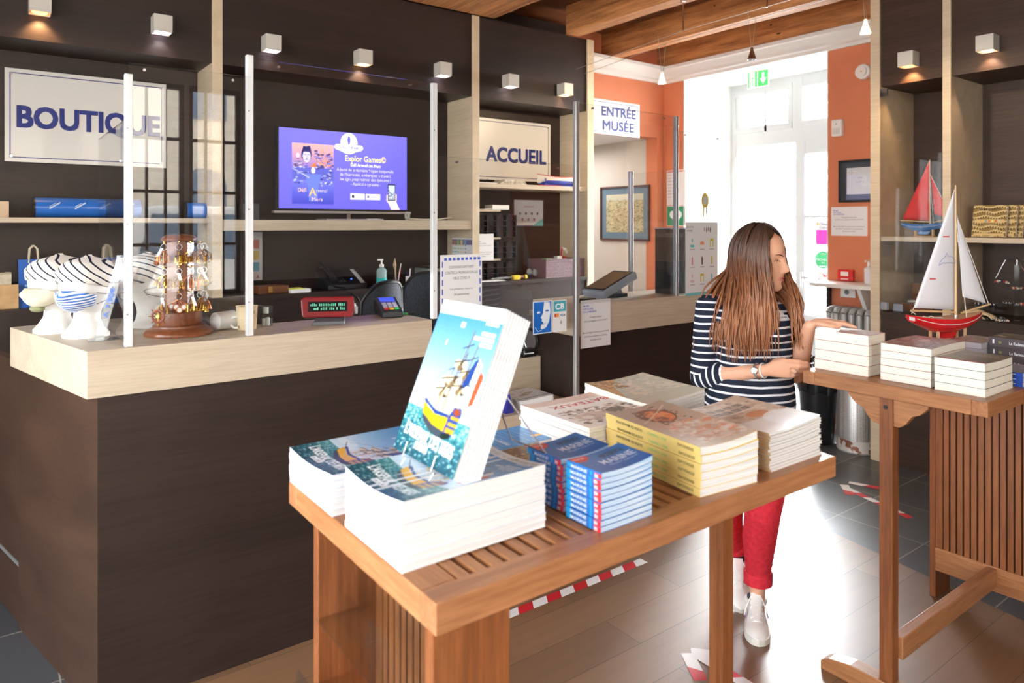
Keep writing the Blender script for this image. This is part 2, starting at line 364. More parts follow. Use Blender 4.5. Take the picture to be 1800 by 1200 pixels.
def picture(name, pic, T, w, h, m, parent=None, f=None):
    nx, ny = pic.nx, pic.ny; o0 = ORIG.get(parent.name, Vector((0, 0, 0))) if parent else Vector((0, 0, 0))
    xs = np.linspace(0, w, nx+1); ys = np.linspace(0, h, ny+1); X, Y = np.meshgrid(xs, ys); Z = np.zeros_like(X) if f is None else np.vectorize(f)(X, Y)
    P = np.stack([X.ravel(), Y.ravel(), Z.ravel(), np.ones(X.size)], 1) @ np.array(T).T
    co = P[:, :3]-np.array(o0)[None]
    i, j = np.meshgrid(np.arange(nx), np.arange(ny)); b = (j*(nx+1)+i).ravel(); q = np.stack([b, b+1, b+nx+2, b+nx+1], 1)
    me = bpy.data.meshes.new(name); me.vertices.add(len(co)); me.vertices.foreach_set('co', co.ravel())
    me.loops.add(q.size); me.loops.foreach_set('vertex_index', q.ravel()); me.polygons.add(len(q)); me.polygons.foreach_set('loop_start', np.arange(0, q.size, 4))
    me.update(calc_edges=True)
    c = np.clip(pic.a, 0, 255)/255.0; c = np.where(c <= .04045, c/12.92, ((c+.055)/1.055)**2.4).reshape(-1, 3)
    at = me.attributes.new('pic', 'FLOAT_COLOR', 'POINT'); at.data.foreach_set('color', np.concatenate([c, np.ones((len(c), 1))], 1).ravel())
    me.materials.append(m); me.shade_smooth(); o = bpy.data.objects.new(name, me); COL.objects.link(o)
    if parent: o.parent = parent; ORIG[o.name] = o0
    return o
PRINT = attr_mat('printed_gloss', .28, coat=.1)
PRINTM = attr_mat('printed_matt', .7, spec=.2)
def ordinal(i, n, what='copy'):
    names = ['topmost', 'second', 'third', 'fourth', 'fifth', 'sixth', 'seventh', 'eighth', 'ninth', 'tenth', 'eleventh', 'twelfth', 'thirteenth', 'fourteenth']
    if i == 0: return 'topmost'
    if i == n-1: return 'bottom'
    return names[i]+' from top'
# ================================================================ ROOM
YW, XD, ZC = 4.9, 5.6, 3.43
def tiles_mat():
    m = bpy.data.materials.new('slate_tiles'); m.use_nodes = True; nt = m.node_tree; L = nt.links; b = nt.nodes['Principled BSDF']
    tc = nd(nt, 'ShaderNodeTexCoord'); mp = nd(nt, 'ShaderNodeMapping'); L.new(tc.outputs['Object'], mp.inputs['Vector']); mp.inputs['Location'].default_value = (-3.82+4.5, -2.08+4.5, 0)
    br = nd(nt, 'ShaderNodeTexBrick'); br.offset = 0; br.inputs['Scale'].default_value = 1; br.inputs['Brick Width'].default_value = .45; br.inputs['Row Height'].default_value = .45
    br.inputs['Mortar Size'].default_value = .003; br.inputs['Color1'].default_value = lin((62, 64, 68)); br.inputs['Color2'].default_value = lin((76, 78, 82)); br.inputs['Mortar'].default_value = lin((150, 144, 136))
    L.new(mp.outputs[0], br.inputs['Vector']); n = nd(nt, 'ShaderNodeTexNoise'); n.inputs['Scale'].default_value = 6; n.inputs['Detail'].default_value = 6; L.new(tc.outputs['Object'], n.inputs['Vector'])
    mx = nd(nt, 'ShaderNodeMix', data_type='RGBA', blend_type='OVERLAY'); mx.inputs[0].default_value = .12; L.new(br.outputs['Color'], mx.inputs[6]); L.new(n.outputs['Fac'], mx.inputs[7])
    L.new(mx.outputs[2], b.inputs['Base Color']); mr = nd(nt, 'ShaderNodeMapRange'); mr.inputs[3].default_value = .30; mr.inputs[4].default_value = .40; b.inputs['Specular IOR Level'].default_value = .8; L.new(n.outputs['Fac'], mr.inputs[0]); L.new(mr.outputs[0], b.inputs['Roughness'])
    bp = nd(nt, 'ShaderNodeBump'); bp.inputs['Strength'].default_value = .25; bp.inputs['Distance'].default_value = .004; L.new(n.outputs['Fac'], bp.inputs['Height']); L.new(bp.outputs[0], b.inputs['Normal'])
    return m
def plank_mat(name, ca, cb, w=.19, l=1.25, rough=.36):
    m = bpy.data.materials.new(name); m.use_nodes = True; nt = m.node_tree; L = nt.links; b = nt.nodes['Principled BSDF']
    tc = nd(nt, 'ShaderNodeTexCoord'); br = nd(nt, 'ShaderNodeTexBrick'); br.offset = .37; br.inputs['Scale'].default_value = 1; br.inputs['Brick Width'].default_value = l; br.inputs['Row Height'].default_value = w
    br.inputs['Mortar Size'].default_value = .0012; br.inputs['Color1'].default_value = lin(ca); br.inputs['Color2'].default_value = lin(cb); br.inputs['Mortar'].default_value = lin([x*.45 for x in ca]); br.inputs['Bias'].default_value = 0
    L.new(tc.outputs['Object'], br.inputs['Vector']); mp = nd(nt, 'ShaderNodeMapping'); mp.inputs['Scale'].default_value = (.07, 1, 1); L.new(tc.outputs['Object'], mp.inputs['Vector'])
    n = nd(nt, 'ShaderNodeTexNoise'); n.inputs['Scale'].default_value = 28; n.inputs['Detail'].default_value = 4; n.inputs['Roughness'].default_value = .7; L.new(mp.outputs[0], n.inputs['Vector'])
    mx = nd(nt, 'ShaderNodeMix', data_type='RGBA', blend_type='OVERLAY'); mx.inputs[0].default_value = .3; L.new(br.outputs['Color'], mx.inputs[6]); L.new(n.outputs['Fac'], mx.inputs[7]); L.new(mx.outputs[2], b.inputs['Base Color'])
    mr = nd(nt, 'ShaderNodeMapRange'); mr.inputs[3].default_value = rough+.02; mr.inputs[4].default_value = rough+.12; b.inputs['Specular IOR Level'].default_value = .75; b.inputs['Coat Weight'].default_value = .25; b.inputs['Coat Roughness'].default_value = .3; L.new(n.outputs['Fac'], mr.inputs[0]); L.new(mr.outputs[0], b.inputs['Roughness'])
    bp = nd(nt, 'ShaderNodeBump'); bp.inputs['Strength'].default_value = .1; bp.inputs['Distance'].default_value = .002; L.new(n.outputs['Fac'], bp.inputs['Height']); L.new(bp.outputs[0], b.inputs['Normal'])
    return m
TILE = tiles_mat(); PLANK = plank_mat('floor_planks', (110, 80, 56), (132, 98, 70))
def bl(y): return 3.409+(y-1.07)*(3.602-3.409)/(2.082-1.07)
m = MB()
m.face([(.25, -2.2, 0), (bl(-2.2), -2.2, 0), (bl(4.9), 4.9, 0), (.25, 4.9, 0)], PLANK)
m.face([(-1.9, -2.2, 0), (.25, -2.2, 0), (.25, 4.9, 0), (-1.9, 4.9, 0)], TILE)
m.face([(bl(-2.2), -2.2, 0), (6.45, -2.2, 0), (6.45, 4.9, 0), (bl(4.9), 4.9, 0)], TILE)
m.face([(3.9, 4.9, 0), (5.6, 4.9, 0), (5.6, 7.2, 0), (3.9, 7.2, 0)], TILE)
struct(m.build('floor'))
m = MB(); m.box((-1.9, -2.2, ZC), (5.6, 4.9, ZC+.05), wood('ceiling_planks', (84, 44, 22), (130, 74, 38), axis=0, fine=40, coarse=4)); struct(m.build('ceiling'))
m = MB(); m.box((-1.9, YW, 0), (4.19, YW+.15, ZC), ORANGE); m.box((4.19, YW, 2.5), (5.5, YW+.15, ZC), ORANGE); m.box((5.5, YW, 0), (5.6, YW+.15, ZC), ORANGE); struct(m.build('wall_back'))
m = MB(); m.box((5.5, YW+.151, 0), (5.6, 7.2, 2.5), GREYW); m.box((3.9, 7.2, 0), (5.6, 7.35, 2.5), GREYW); m.box((3.9, YW+.151, 2.5), (5.6, 7.2, 2.56), WPAINT); m.box((3.8, YW+.151, 0), (3.9, 7.2, 2.5), GREYW)
struct(m.build('wall_passage'))
area('passage_fill', (4.7, 6.0, 2.45), (0, 0, 0), .9, .9, 20, (.98, .97, .96))  # unseen fill lamp added to brighten the passage
DY0, DY1, DZ = 3.136, 4.64, 3.07
m = MB(); m.box((XD, DY1, 0), (6.5, YW, ZC), ORANGE); m.box((XD, DY0, DZ+.06), (6.5, DY1, ZC), ORANGE); m.box((XD, -2.2, 0), (6.5, DY0, ZC), ORANGE); struct(m.build('wall_right'))
m = MB(); m.box((XD-.004, DY1-.012, 0), (6.42, DY1, DZ), WPAINT); m.box((XD+.01, DY0, 0), (6.42, DY0+.012, DZ), WPAINT); m.box((XD+.01, DY0, DZ), (6.42, DY1, DZ+.06), WPAINT); struct(m.build('trim_2'))
# cornice, profile extruded along both walls
prof = [(0, 3.05), (.025, 3.05), (.03, 3.075), (.055, 3.085), (.06, 3.11), (.085, 3.14), (.1, 3.165), (.12, 3.17), (.12, 3.2), (0, 3.2)]
m = MB()
m.add([(4.19, YW-p[0], p[1]) for p in prof]+[(XD-p[0], YW-p[0], p[1]) for p in prof]+[(XD-p[0], 2.3, p[1]) for p in prof],
      [(i, (i+1) % 10, 10+(i+1) % 10, 10+i) for i in range(10)]+[(10+i, 10+(i+1) % 10, 20+(i+1) % 10, 20+i) for i in range(10)], WPAINT)
struct(m.build('trim_1'))
# rear wall (behind the camera) with tall windows, left wall with one wide window
m = MB(); xs = [-1.9]+[x for w in REAR_WIN for x in w]+[5.6]
for i in range(0, len(xs), 2): m.box((xs[i], -2.35, 0), (xs[i+1], -2.2, ZC), GREYW)
for a, b in REAR_WIN: m.box((a, -2.35, 0), (b, -2.2, .9), GREYW); m.box((a, -2.35, 3.0), (b, -2.2, ZC), GREYW)
struct(m.build('wall_rear'))
FR = mat('dark_window_frame', (44, 42, 42), .5)
for k, (a, b) in enumerate(REAR_WIN):
    m = MB(); y0, y1 = -2.3, -2.24
    m.box((a, y0, .9), (a+.04, y1, 3.0), FR); m.box((b-.04, y0, .9), (b, y1, 3.0), FR)
    m.box((a, y0, .9), (b, y1, .95), FR); m.box((a, y0, 2.95), (b, y1, 3.0), FR)
    for z in (1.42, 1.94, 2.46): m.box((a, y0, z-.015), (b, y1, z+.015), FR)
    n = max(2, int(round((b-a)/.17)))
    for j in range(1, n): m.box((a+(b-a)*j/n-.01, y0, .9), (a+(b-a)*j/n+.01, y1, 3.0), FR)
    struct(m.build('window_%d' % (k+1)))
m = MB(); m.box((-2.05, -2.2, 0), (-1.9, -.8, ZC), GREYW); m.box((-2.05, 3.0, 0), (-1.9, YW, ZC), GREYW); m.box((-2.05, -.8, 0), (-1.9, 3.0, .3), GREYW); m.box((-2.05, -.8, 2.8), (-1.9, 3.0, ZC), GREYW); struct(m.build('wall_left'))
m = MB(); 
for y in (-.8, .2, 1.1, 2.0, 2.96): m.box((-1.98, y, .3), (-1.93, y+.04, 2.8), FR)
for z in (.3, 1.6, 2.76): m.box((-1.98, -.8, z), (-1.93, 3.0, z+.04), FR)
struct(m.build('window_%d' % (len(REAR_WIN)+1)))
# outside: paving and the buildings over the street
m = MB(); m.box((-30, -40, -.25), (40, 40, -.06), noisy('street_paving', (168, 164, 158), (190, 186, 180), scale=2)); struct(m.build('ground'))
FAC = noisy('facade_stone', (206, 196, 178), (222, 214, 198), scale=4, rough=.9); FGL = mat('facade_window', (70, 84, 100), .2)
m = MB(); m.box((-14, -15, -.06), (20, -14, 8), FAC)
fw = m
t = thing('street_facade', 'pale stone building with arched windows across the street', 'building', (0, -14.5, -.06)); m.build('wall', t)
m = MB()
for i in range(10):
    for j in range(2):
        x = -12+i*3.2; z = 1+j*3.3; m.box((x, -14.02, z), (x+1.1, -13.97, z+1.6), FGL)
        m.add([(x+.55+.55*math.cos(math.pi*q/10), -13.97, z+1.6+.45*math.sin(math.pi*q/10)) for q in range(11)], [tuple(range(11))], FGL)
m.build('window_panes', t)
def car(name, label, x, y, c, van):
    t = thing(name, label, 'car', (x, y, -.06)); M = mat(name+'_paint', c, .3, coat=.5); h = 1.95 if van else 1.42; L = 4.6 if van else 4.0
    pr = [(0, .35), (0, 1.0), (.25, 1.1), (.5, h-.1), (.8, h), (L-.2, h), (L, 1.1), (L, .35)] if van else [(0, .4), (0, .75), (.15, .85), (1.0, .95), (1.55, h), (3.0, h), (3.7, .95), (L, .85), (L, .4)]
    m = MB(frame((x, y, -.06), (1, 0, 0), (0, 0, 1))); m.prism(pr, -.85, .85, M); m.build('body', t, bevel=.05)
    m = MB(frame((x, y, -.06), (1, 0, 0), (0, 0, 1)))
    gp = [(.55, 1.15), (.75, h-.12), (2.2, h-.12), (2.2, 1.15)] if van else [(1.15, .98), (1.6, h-.06), (2.95, h-.06), (3.5, .98)]
    m.prism(gp, -.86, -.855, FGL); m.prism(gp, .855, .86, FGL); m.build('side_window', t)
    for q in (.85, L-.85):
        for s in (-.8, .8):
            m = MB(); m.cyl((x+q, y+s-.1, .27), (x+q, y+s+.1, .27), .33, BLACK, 20); m.build('wheel', t)
car('white_van', 'white van parked in the street seen reflected in the screen', 1.2, -6.8, (235, 235, 235), True)
car('red_car', 'red car parked in the street behind the white van', 4.6, -10.5, (180, 30, 34), False)
# ---------------------------------------------------------------- entrance door
m = MB(); X0, X1 = 6.34, 6.42
_k = [0]
DPAINT = mat('door_paint', (196, 200, 202), .5)
def fr(y0, y1, z0, z1, mm=DPAINT, x0=X0, x1=X1):
    _k[0] += 1; q = (_k[0] % 7)*.0012; m.box((x0+q, y0+q*.1, z0), (x1-q, y1-q*.1, z1), mm)
fr(DY0, DY0+.07, 0, DZ); fr(DY1-.07, DY1, 0, DZ); fr(DY0, DY1, DZ-.06, DZ); fr(DY0, DY1, 2.42, 2.56); fr(3.86, 3.92, 2.56, DZ)
for y in (3.53, 4.2): fr(y, y+.025, 2.56, DZ)
for a, b in ((DY0+.07, 3.86), (3.92, DY1-.07)): fr(a, a+.05, 2.56, DZ); fr(b-.05, b, 2.56, DZ); fr(a, b, 2.56, 2.62); fr(a, b, DZ-.12, DZ-.06)
d = m.build('door_1'); struct(d)
m = MB(); a, b = DY0+.07, 3.885
fr(a, a+.1, .02, 2.42); fr(b-.1, b, .02, 2.42); fr(a, b, .02, .75); fr(a, b, 2.3, 2.42); fr(a, b, 1.68, 1.71); fr(a+.14, b-.14, .15, .62, DPAINT, X0-.015, X0)
m.build('door_leaf', d)
m = MB(); m.box((6.37, a+.1, .75), (6.376, b-.1, 2.3), PLEXI); gl = m.build('glazing', d)
m = MB(); m.box((6.372, 3.9, 2.6), (6.376, DY1-.1, DZ-.1), PLEXI); m.box((6.372, DY0+.1, 2.6), (6.376, 3.84, DZ-.1), PLEXI); m.build('transom_glazing', d)
m = MB(); m.box((6.345, DY1-.11, .02), (6.98, DY1-.07, 2.42), DPAINT); m.box((6.36, DY1-.115, .3), (6.9, DY1-.11, .9), WPAINT); m.build('door_leaf', d)
m = MB()
for z in (2.2, 1.2): m.cyl((6.33, DY1-.09, z), (6.33, DY1-.09, z+.12), .012, WPAINT)
m.build('hinge', d)
m = MB(); m.cyl((6.31, 3.80, 1.02), (6.31, 3.80, 1.16), .012, ALU); m.box((6.3, 3.7, 1.1), (6.32, 3.81, 1.12), ALU); m.build('door_handle', d, smooth=True)
# ---------------------------------------------------------------- ceiling beams
def beam(x0, x1, z0, z1, y0, y1, label, ch=.02):
    m = MB(); rr = random.Random(int(x0*10)); n = 16; P = [(x0, z1), (x0, z0+ch), (x0+ch*.6, z0), (x1-ch, z0), (x1, z0+ch*.8), (x1, z1)]; vs = []
    for i in range(n+1):
        y = y0+(y1-y0)*i/n
        for k, (x, z) in enumerate(P):
            j = 0 if k in (0, 5) or i in (0, n) else .004; vs.append((x+rr.uniform(-j, j), y, z+rr.uniform(-j, j)))
    fs = [(i*6+k, i*6+(k+1) % 6, (i+1)*6+(k+1) % 6, (i+1)*6+k) for i in range(n) for k in range(6)]+[tuple(range(5, -1, -1)), tuple(range(n*6, n*6+6))]
    m.add(vs, fs, BEAM)
    rr = random.Random(int(x0*10))
    for _ in range(12):
        y = rr.uniform(y0+.5, y1-.3); z = rr.uniform(z0+.04, z1-.04); m.ball((x0+.002, y, z), (.004, rr.uniform(.008, .03), rr.uniform(.006, .018)), mat('wood_knot', (52, 24, 10), .7), 8)
    return tag(m.build('ceiling_beam'), label, 'beam')
beam(2.02, 3.22, 3.2, ZC, -2.2, 4.45, 'very wide rough timber beam, leftmost of the ceiling beams, with chamfered edge', .07)
beam(3.88, 4.045, 3.2, ZC, -2.2, 4.45, 'square timber beam with the cable lights hung under it, second ceiling beam from left')
beam(4.717, 4.88, 3.2, ZC, -2.2, 4.9, 'timber ceiling beam with bright underside, between the cable lights and the entrance')
beam(5.5, 5.6, 3.21, ZC, -2.2, 4.9, 'dark timber beam just above the white cornice over the entrance')
# ================================================================ LONG WALL SHELVING
HF, YB, LZ = 4.45, 4.8, 1.18
def bay(name, label, x0, x1, shelves, up=True, y_front_shelf=HF+.012):
    t = thing('wall_shelving_unit', label, 'shelving', (x0, HF, 0))
    m = MB(); m.box((x0, YB, 0), (x1, YB+.03, 3.4), DARK); m.build('back_panel', t)
    m = MB(); m.box((x0, HF, 2.58), (x1, YB-.001, 3.19 if 2.0 < x1 and x0 < 4.1 else 3.41), DARK); m.build('header', t)
    m = MB(); m.box((x0, HF+.0, .0), (x1, YB-.001, LZ-.03), DARK); m.box((x0, HF-.012, LZ-.03), (x1, YB-.001, LZ), DARK); m.build('base_cabinet', t)
    for (a, b, z0, z1, yf) in shelves:
        m = MB(); m.box((a, yf, z0), (b, YB-.001, z1), OAK); m.build('shelf', t, bevel=.0015)
    return t
def upright(x0, x1, t, y0=HF-.012, z0=LZ+.001, z1=3.19, mm=OAKZ):
    m = MB(); m.box((x0, y0, z0), (x1, YB-.002, z1), mm); return m.build('upright', t, bevel=.0015)
b1 = bay('', 'dark wood wall shelving bay behind the striped caps, with thin pale shelf', -1.88, 1.088, [(-1.88, 1.088, 1.628, 1.655, HF+.01)])
b2 = bay('', 'dark wood wall shelving bay with the television on a thick pale shelf', 1.088, 2.94, [(1.153, 2.938, 1.58, 1.648, HF-.005)])
upright(1.09, 1.15, b2)
b3 = bay('', 'dark wood wall shelving bay under the reception sign', 2.94, 4.185, [(3.007, 4.108, 1.9, 1.935, HF+.005), (3.007, 3.32, 1.72, 1.735, 4.6), (3.007, 3.32, 1.5, 1.515, 4.6), (3.007, 3.32, 1.33, 1.345, 4.6)])
upright(2.942, 3.005, b3); upright(4.11, 4.183, b3, z0=0, y0=HF-.014)
# ================================================================ RIGHT SHELVING UNIT
XF, XB = 4.92, 5.41
t = thing('wall_shelving_unit', 'dark wood shelving unit on the right with pale uprights and glass fronted bay', 'shelving', (XF, 1.9, 0)); RU = t
m = MB(); m.box((XB, -.6, 0), (XB+.03, 2.441, 3.42), DARKY_LIT); m.build('back_panel', t)
for a, b in ((1.984, 2.377), (.85, 1.933)):
    m = MB(); m.box((XF+.002, a, 2.56), (XB-.001, b, 3.42), DARKY_LIT); m.build('header', t)
    m = MB(); m.box((XF+.002, a, .0), (XB-.001, b, 1.0), DARKY_LIT); m.box((XF-.008, a, 1.0), (XB-.001, b, 1.025), DARKY_LIT); m.build('base_cabinet', t)
    m = MB(); m.box((XF+.008, a, 1.505), (XB-.001, b, 1.535), OAKY); m.build('shelf', t, bevel=.0015)
for a, b in ((2.378, 2.441), (1.934, 1.983), (.79, .849)):
    m = MB(); m.box((XF-.014, a, 0), (XB-.002, b, 3.42), OAKZ); m.build('upright', t, bevel=.0015)
m = MB(); m.box((XF-.006, 1.99, 1.03), (XF, 2.372, 2.553), PLEXI); gd = m.build('glass_door', t)
m = MB(); m.box((XF-.014, 2.33, 2.49), (XF+.012, 2.375, 2.54), CHROME); m.build('hinge', gd)
m = MB(); m.box((XF-.014, 2.33, 1.04), (XF+.012, 2.375, 1.09), CHROME); m.build('hinge', gd)
# ================================================================ COUNTERS
CZ, CB = 1.208, 1.053
A0 = Vector((.269, 2.659, 0)); A1 = Vector((.087, 3.473, 0)); D = (A1-A0).normalized(); N = Vector((D.y, -D.x, 0))   # N points inward (+x)
IN0 = Vector((.565, 2.97, 0)); IN1 = A1+N*.31
t = thing('reception_counter', 'dark wood reception counter with pale oak top carrying the caps and card terminal', 'counter', (.9, 2.8, 0))
m = MB(); m.prism([(A0.x, A0.y), (1.553, 2.659), (1.553, 2.97), (IN0.x, IN0.y), (IN1.x, IN1.y), (A1.x, A1.y)], CB, CZ, OAK); m.build('countertop', t, bevel=.0015)
B0 = A0+Vector((.035, .028, 0)); B1 = A1+N*.03
m = MB(); pts = [(B0.x, B0.y), (1.545, 2.687), (1.545, 2.95), (.585, 2.95), (IN1.x-.02, IN1.y-.01), (B1.x, B1.y-.01)]
m.prism(pts, 0, CB-.001, DARK); m.build('front_panel', t, bevel=.001)
m = MB(); e0 = B0-N*.002; e1 = B1-N*.002; m.prism([(e0.x, e0.y+.0), (B0.x, B0.y), (B1.x, B1.y-.012), (e1.x, e1.y-.012)], .0005, CB-.002, DARKY_LIT); m.build('end_panel', t)  # thin skin giving the counter end its lit tone
# side panel continuing the angled end
C0 = A1+N*.035+D*.004; C1 = C0+D*.62
t = thing('counter_gate', 'low dark wood side panel at far left beyond the counter end', 'gate', (C0.x, C0.y, 0))
m = MB(); m.prism([(C0.x, C0.y), ((C0+N*.03).x, (C0+N*.03).y), ((C1+N*.03).x, (C1+N*.03).y), (C1.x, C1.y)], 0.001, 1.06, DARKY_LIT); m.build('panel', t, bevel=.001)
m = MB(); q = C0-N*.004; q2 = C1-N*.004; m.prism([(q.x, q.y), (C0.x, C0.y), (C1.x, C1.y), (q2.x, q2.y)], .235, .25, ALU); m.build('kick_strip', t)
t = thing('reception_counter', 'second dark counter section with pale oak top, with poster and till monitor on it', 'counter', (3, 2.8, 0))
m = MB(); m.prism([(2.42, 2.69), (3.62, 2.69), (3.62, 3.05), (2.42, 3.05)], CB-.005, CZ, OAK); m.build('countertop', t, bevel=.0015)
m = MB(); m.box((2.425, 2.73, 0), (3.6, 3.03, CB-.006), DARK); m.build('front_panel', t)
t = thing('reception_counter', 'low pale oak writing shelf between the two tall counters', 'counter', (2, 2.8, 0))
m = MB(); m.box((1.556, 2.67, .665), (2.417, 2.98, .72), OAK); m.build('shelf', t, bevel=.0015)
m = MB(); m.box((1.556, 2.981, .3), (2.417, 3.0, .909), OAK); m.build('back_panel', t)
m = MB(); m.box((1.556, 2.70, 0), (2.417, 2.98, .664), DARK); m.build('front_panel', t)
t = thing('staff_desk', 'dark desk surface behind the low writing shelf, with headset on it', 'desk', (2, 3.15, 0))
m = MB(); m.box((1.556, 3.0, .89), (2.417, 3.32, .91), OAK); m.build('desktop', t); m = MB(); m.box((1.56, 3.3, 0), (2.415, 3.318, .889), DARK); m.build('modesty_panel', t)
t = thing('staff_desk', 'pale wood desk with papers behind the second counter', 'desk', (3.6, 3.5, 0))
m = MB(); m.box((2.9, 3.25, 1.02), (4.0, 3.7, 1.05), OAK); m.build('desktop', t); m = MB(); m.box((2.95, 3.3, 0), (3.95, 3.6, 1.02), DARK); m.build('cabinet', t)
# ================================================================ TEAK TABLES
def table(label, ox, oy, flip, pin=.058, dy=0):
    """1.07 x .6, 1.084 high; local x from the slatted end"""
    t = thing('display_table', label, 'table', (ox, oy, 0)); L, Wd, H, th = 1.07, .6, 1.084, .047
    X = (lambda x: ox+L-x) if flip else (lambda x: ox+x); bx = lambda mb, a, b, mm: mb.box((X(a[0]), oy+a[1], a[2]), (X(b[0]), oy+b[1], b[2]), mm)
    e = .045
    for a_, b_ in ((0, e), (Wd-e, Wd)):
        m = MB(); bx(m, (0, a_, H-th), (L, b_, H), TEAK); m.build('long_rail', t, bevel=.002)
    for a_, b_ in ((0, .062), (L-.062, L)):
        m = MB(); bx(m, (a_, e, H-th), (b_, Wd-e, H), TEAKY); m.build('end_rail', t, bevel=.002)
    ee = .062; n = 29; g = (L-2*ee)/n
    for i in range(n):
        m = MB(); bx(m, (ee+g*i+.005, e-.002, H-.022), (ee+g*(i+1)-.005, Wd-e+.002, H-.002), TEAKY); m.build('slat', t, bevel=.002)
    for y in (.06, Wd-.085):
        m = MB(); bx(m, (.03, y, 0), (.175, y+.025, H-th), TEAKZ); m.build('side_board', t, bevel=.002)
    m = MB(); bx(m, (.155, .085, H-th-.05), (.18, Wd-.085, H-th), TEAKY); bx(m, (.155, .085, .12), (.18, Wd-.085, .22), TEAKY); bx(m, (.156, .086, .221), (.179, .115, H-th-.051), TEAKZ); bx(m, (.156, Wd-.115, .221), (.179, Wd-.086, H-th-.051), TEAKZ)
    m.build('end_frame', t, bevel=.002)
    k = 14; w = (Wd-.23)/k
    for i in range(k):
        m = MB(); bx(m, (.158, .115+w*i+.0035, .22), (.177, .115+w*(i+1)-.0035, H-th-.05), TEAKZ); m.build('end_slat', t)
    px = L-pin; cy = oy+Wd/2+dy
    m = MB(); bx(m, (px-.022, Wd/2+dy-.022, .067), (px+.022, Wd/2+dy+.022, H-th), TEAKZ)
    po = m.build('post', t, bevel=.002)
    m = MB(); xx = X(px+.0222); m.cyl((xx, cy, H-.085), (xx+(-.001 if flip else .001), cy, H-.085), .007, BLACK); m.build('peg_hole', po)
    for s in (-1, 1):
        pr = [(0, H-th), (.115, H-th), (.11, H-th-.02), (.085, H-th-.045), (.06, H-th-.055), (.05, H-th-.07), (.035, H-th-.09), (.02, H-th-.1), (0, H-th-.1)]
        m = MB(); m.prism([(p[0], p[1]) for p in pr], -.016, .016, TEAKY, frame((X(px), cy+s*.0222, 0), (0, s, 0), (0, 0, 1))); m.build('bracket', t, bevel=.002)
    pr = [(-.23, 0), (-.23, .03), (-.2, .05), (-.12, .065), (.12, .065), (.2, .05), (.23, .03), (.23, 0), (.12, 0), (.1, .012), (-.1, .012), (-.12, 0)]
    m = MB(); m.prism(pr, -.03, .03, TEAKY, frame((X(px), cy, 0.001), (0, 1, 0), (0, 0, 1))); m.build('foot', t, bevel=.003)
    m = MB(); bx(m, (.15, Wd/2-.018, .14), (px-.023, Wd/2+.018, .215), TEAK); st = m.build('stretcher', t, bevel=.003)
    return t
TA = table('teak slatted display table in the foreground, loaded with ship books', .512, .866, False, .032, -.005)
TB = table('tall teak display table at right with the red toy sailboat on it', 2.42, .852, True, .058, .018)
# acrylic holder between the side boards of the near table
m = MB(); pr = [(0, 0), (.1, 0), (.1, .17), (.096, .17), (.096, .004), (.004, .004), (.004, .045), (0, .045)]
m.prism(pr, -.42, 0, PLEXI, frame((.5, .97, .69), (1, 0, 0), (0, 0, 1))); 
m.prism([(.04, .13), (.13, .13), (.13, .24), (.127, .24), (.127, .133), (.04, .133)], -.42, -.0, PLEXE, frame((.5, .97, .69), (1, 0, 0), (0, 0, 1)))
tag(m.build('brochure_holder'), 'clear acrylic leaflet holder in the open end of the near table', 'holder')
# ================================================================ BOOKS
TZ = 1.084
def book(name, label, T, w, h, t, cover, pages=PAPER, pic=None, spine=None, bend=None, bq=None, group=None, cat='book', z0=0.0, ins=.0012, side='l', pm=None, spine_mat=None):
    """T: x = reading direction of the front cover, y = up the cover, z = out of the front. Spine along x=0 (side l)."""
    base = T @ Vector((0, 0, z0)); t_ = thing(name, label, cat, tuple(base), group); n = 10 if bend else 1
    if bend and bq:
        f = lambda x, y, z: z+bend(x, y)*(bq[0]+(bq[1]-bq[0])*(z-z0)/t)
    else: f = (lambda x, y, z: z+bend(x, y)) if bend else None
    m = MB(T); m.gridbox(.0006, w-ins, ins, h-ins, z0+.0005, z0+t-.0005, pages, f, n, n); m.build('pages', t_)
    m = MB(T); m.gridbox(0, w, 0, h, z0, z0+.0005, cover, f, n, n); m.gridbox(0, w, 0, h, z0+t-.0006, z0+t-.0001, cover, f, n, n)
    xs = 0 if side == 'l' else w-.0006
    m.gridbox(xs, xs+.0006, 0, h, z0, z0+t-.0002, spine_mat or cover, f, 1, n)
    if spine: spine(m, z0, t)
    c = m.build('cover', t_)
    if pic is not None:
        g = (lambda x, y: z0+t+(bend(x, y)*(bq[1] if bq else 1) if bend else 0)); picture('front_print', pic, T, w, h, pm or PRINT, c, g)
    return t_
def stack(name, n, T, w, h, t, cover, label_fn, pages=PAPER, pic=None, spine=None, bend=None, group=None, jit=.0012, seed=0, side='l', pm=None, cat='book', gap=.0001, skew=0, spine_mat=None):
    rr = random.Random(seed); z = 0
    for i in range(n):           # bottom to top
        k = n-1-i; a = rr.uniform(-jit, jit)*4+skew*i
        J = Matrix.Translation((rr.uniform(-jit, jit), rr.uniform(-jit, jit), 0)) @ Matrix.Translation((w/2, h/2, 0)) @ Matrix.Rotation(a*.25, 4, 'Z') @ Matrix.Translation((-w/2, -h/2, 0))
        book(name, label_fn(ordinal(k, n), k), T @ J, w, h, t, cover, pages, pic if k == 0 else None, spine, bend, (i/n, (i+1)/n) if bend else None, group, z0=z, side=side, pm=pm, cat=cat, spine_mat=spine_mat)
        z += t+gap
    return z
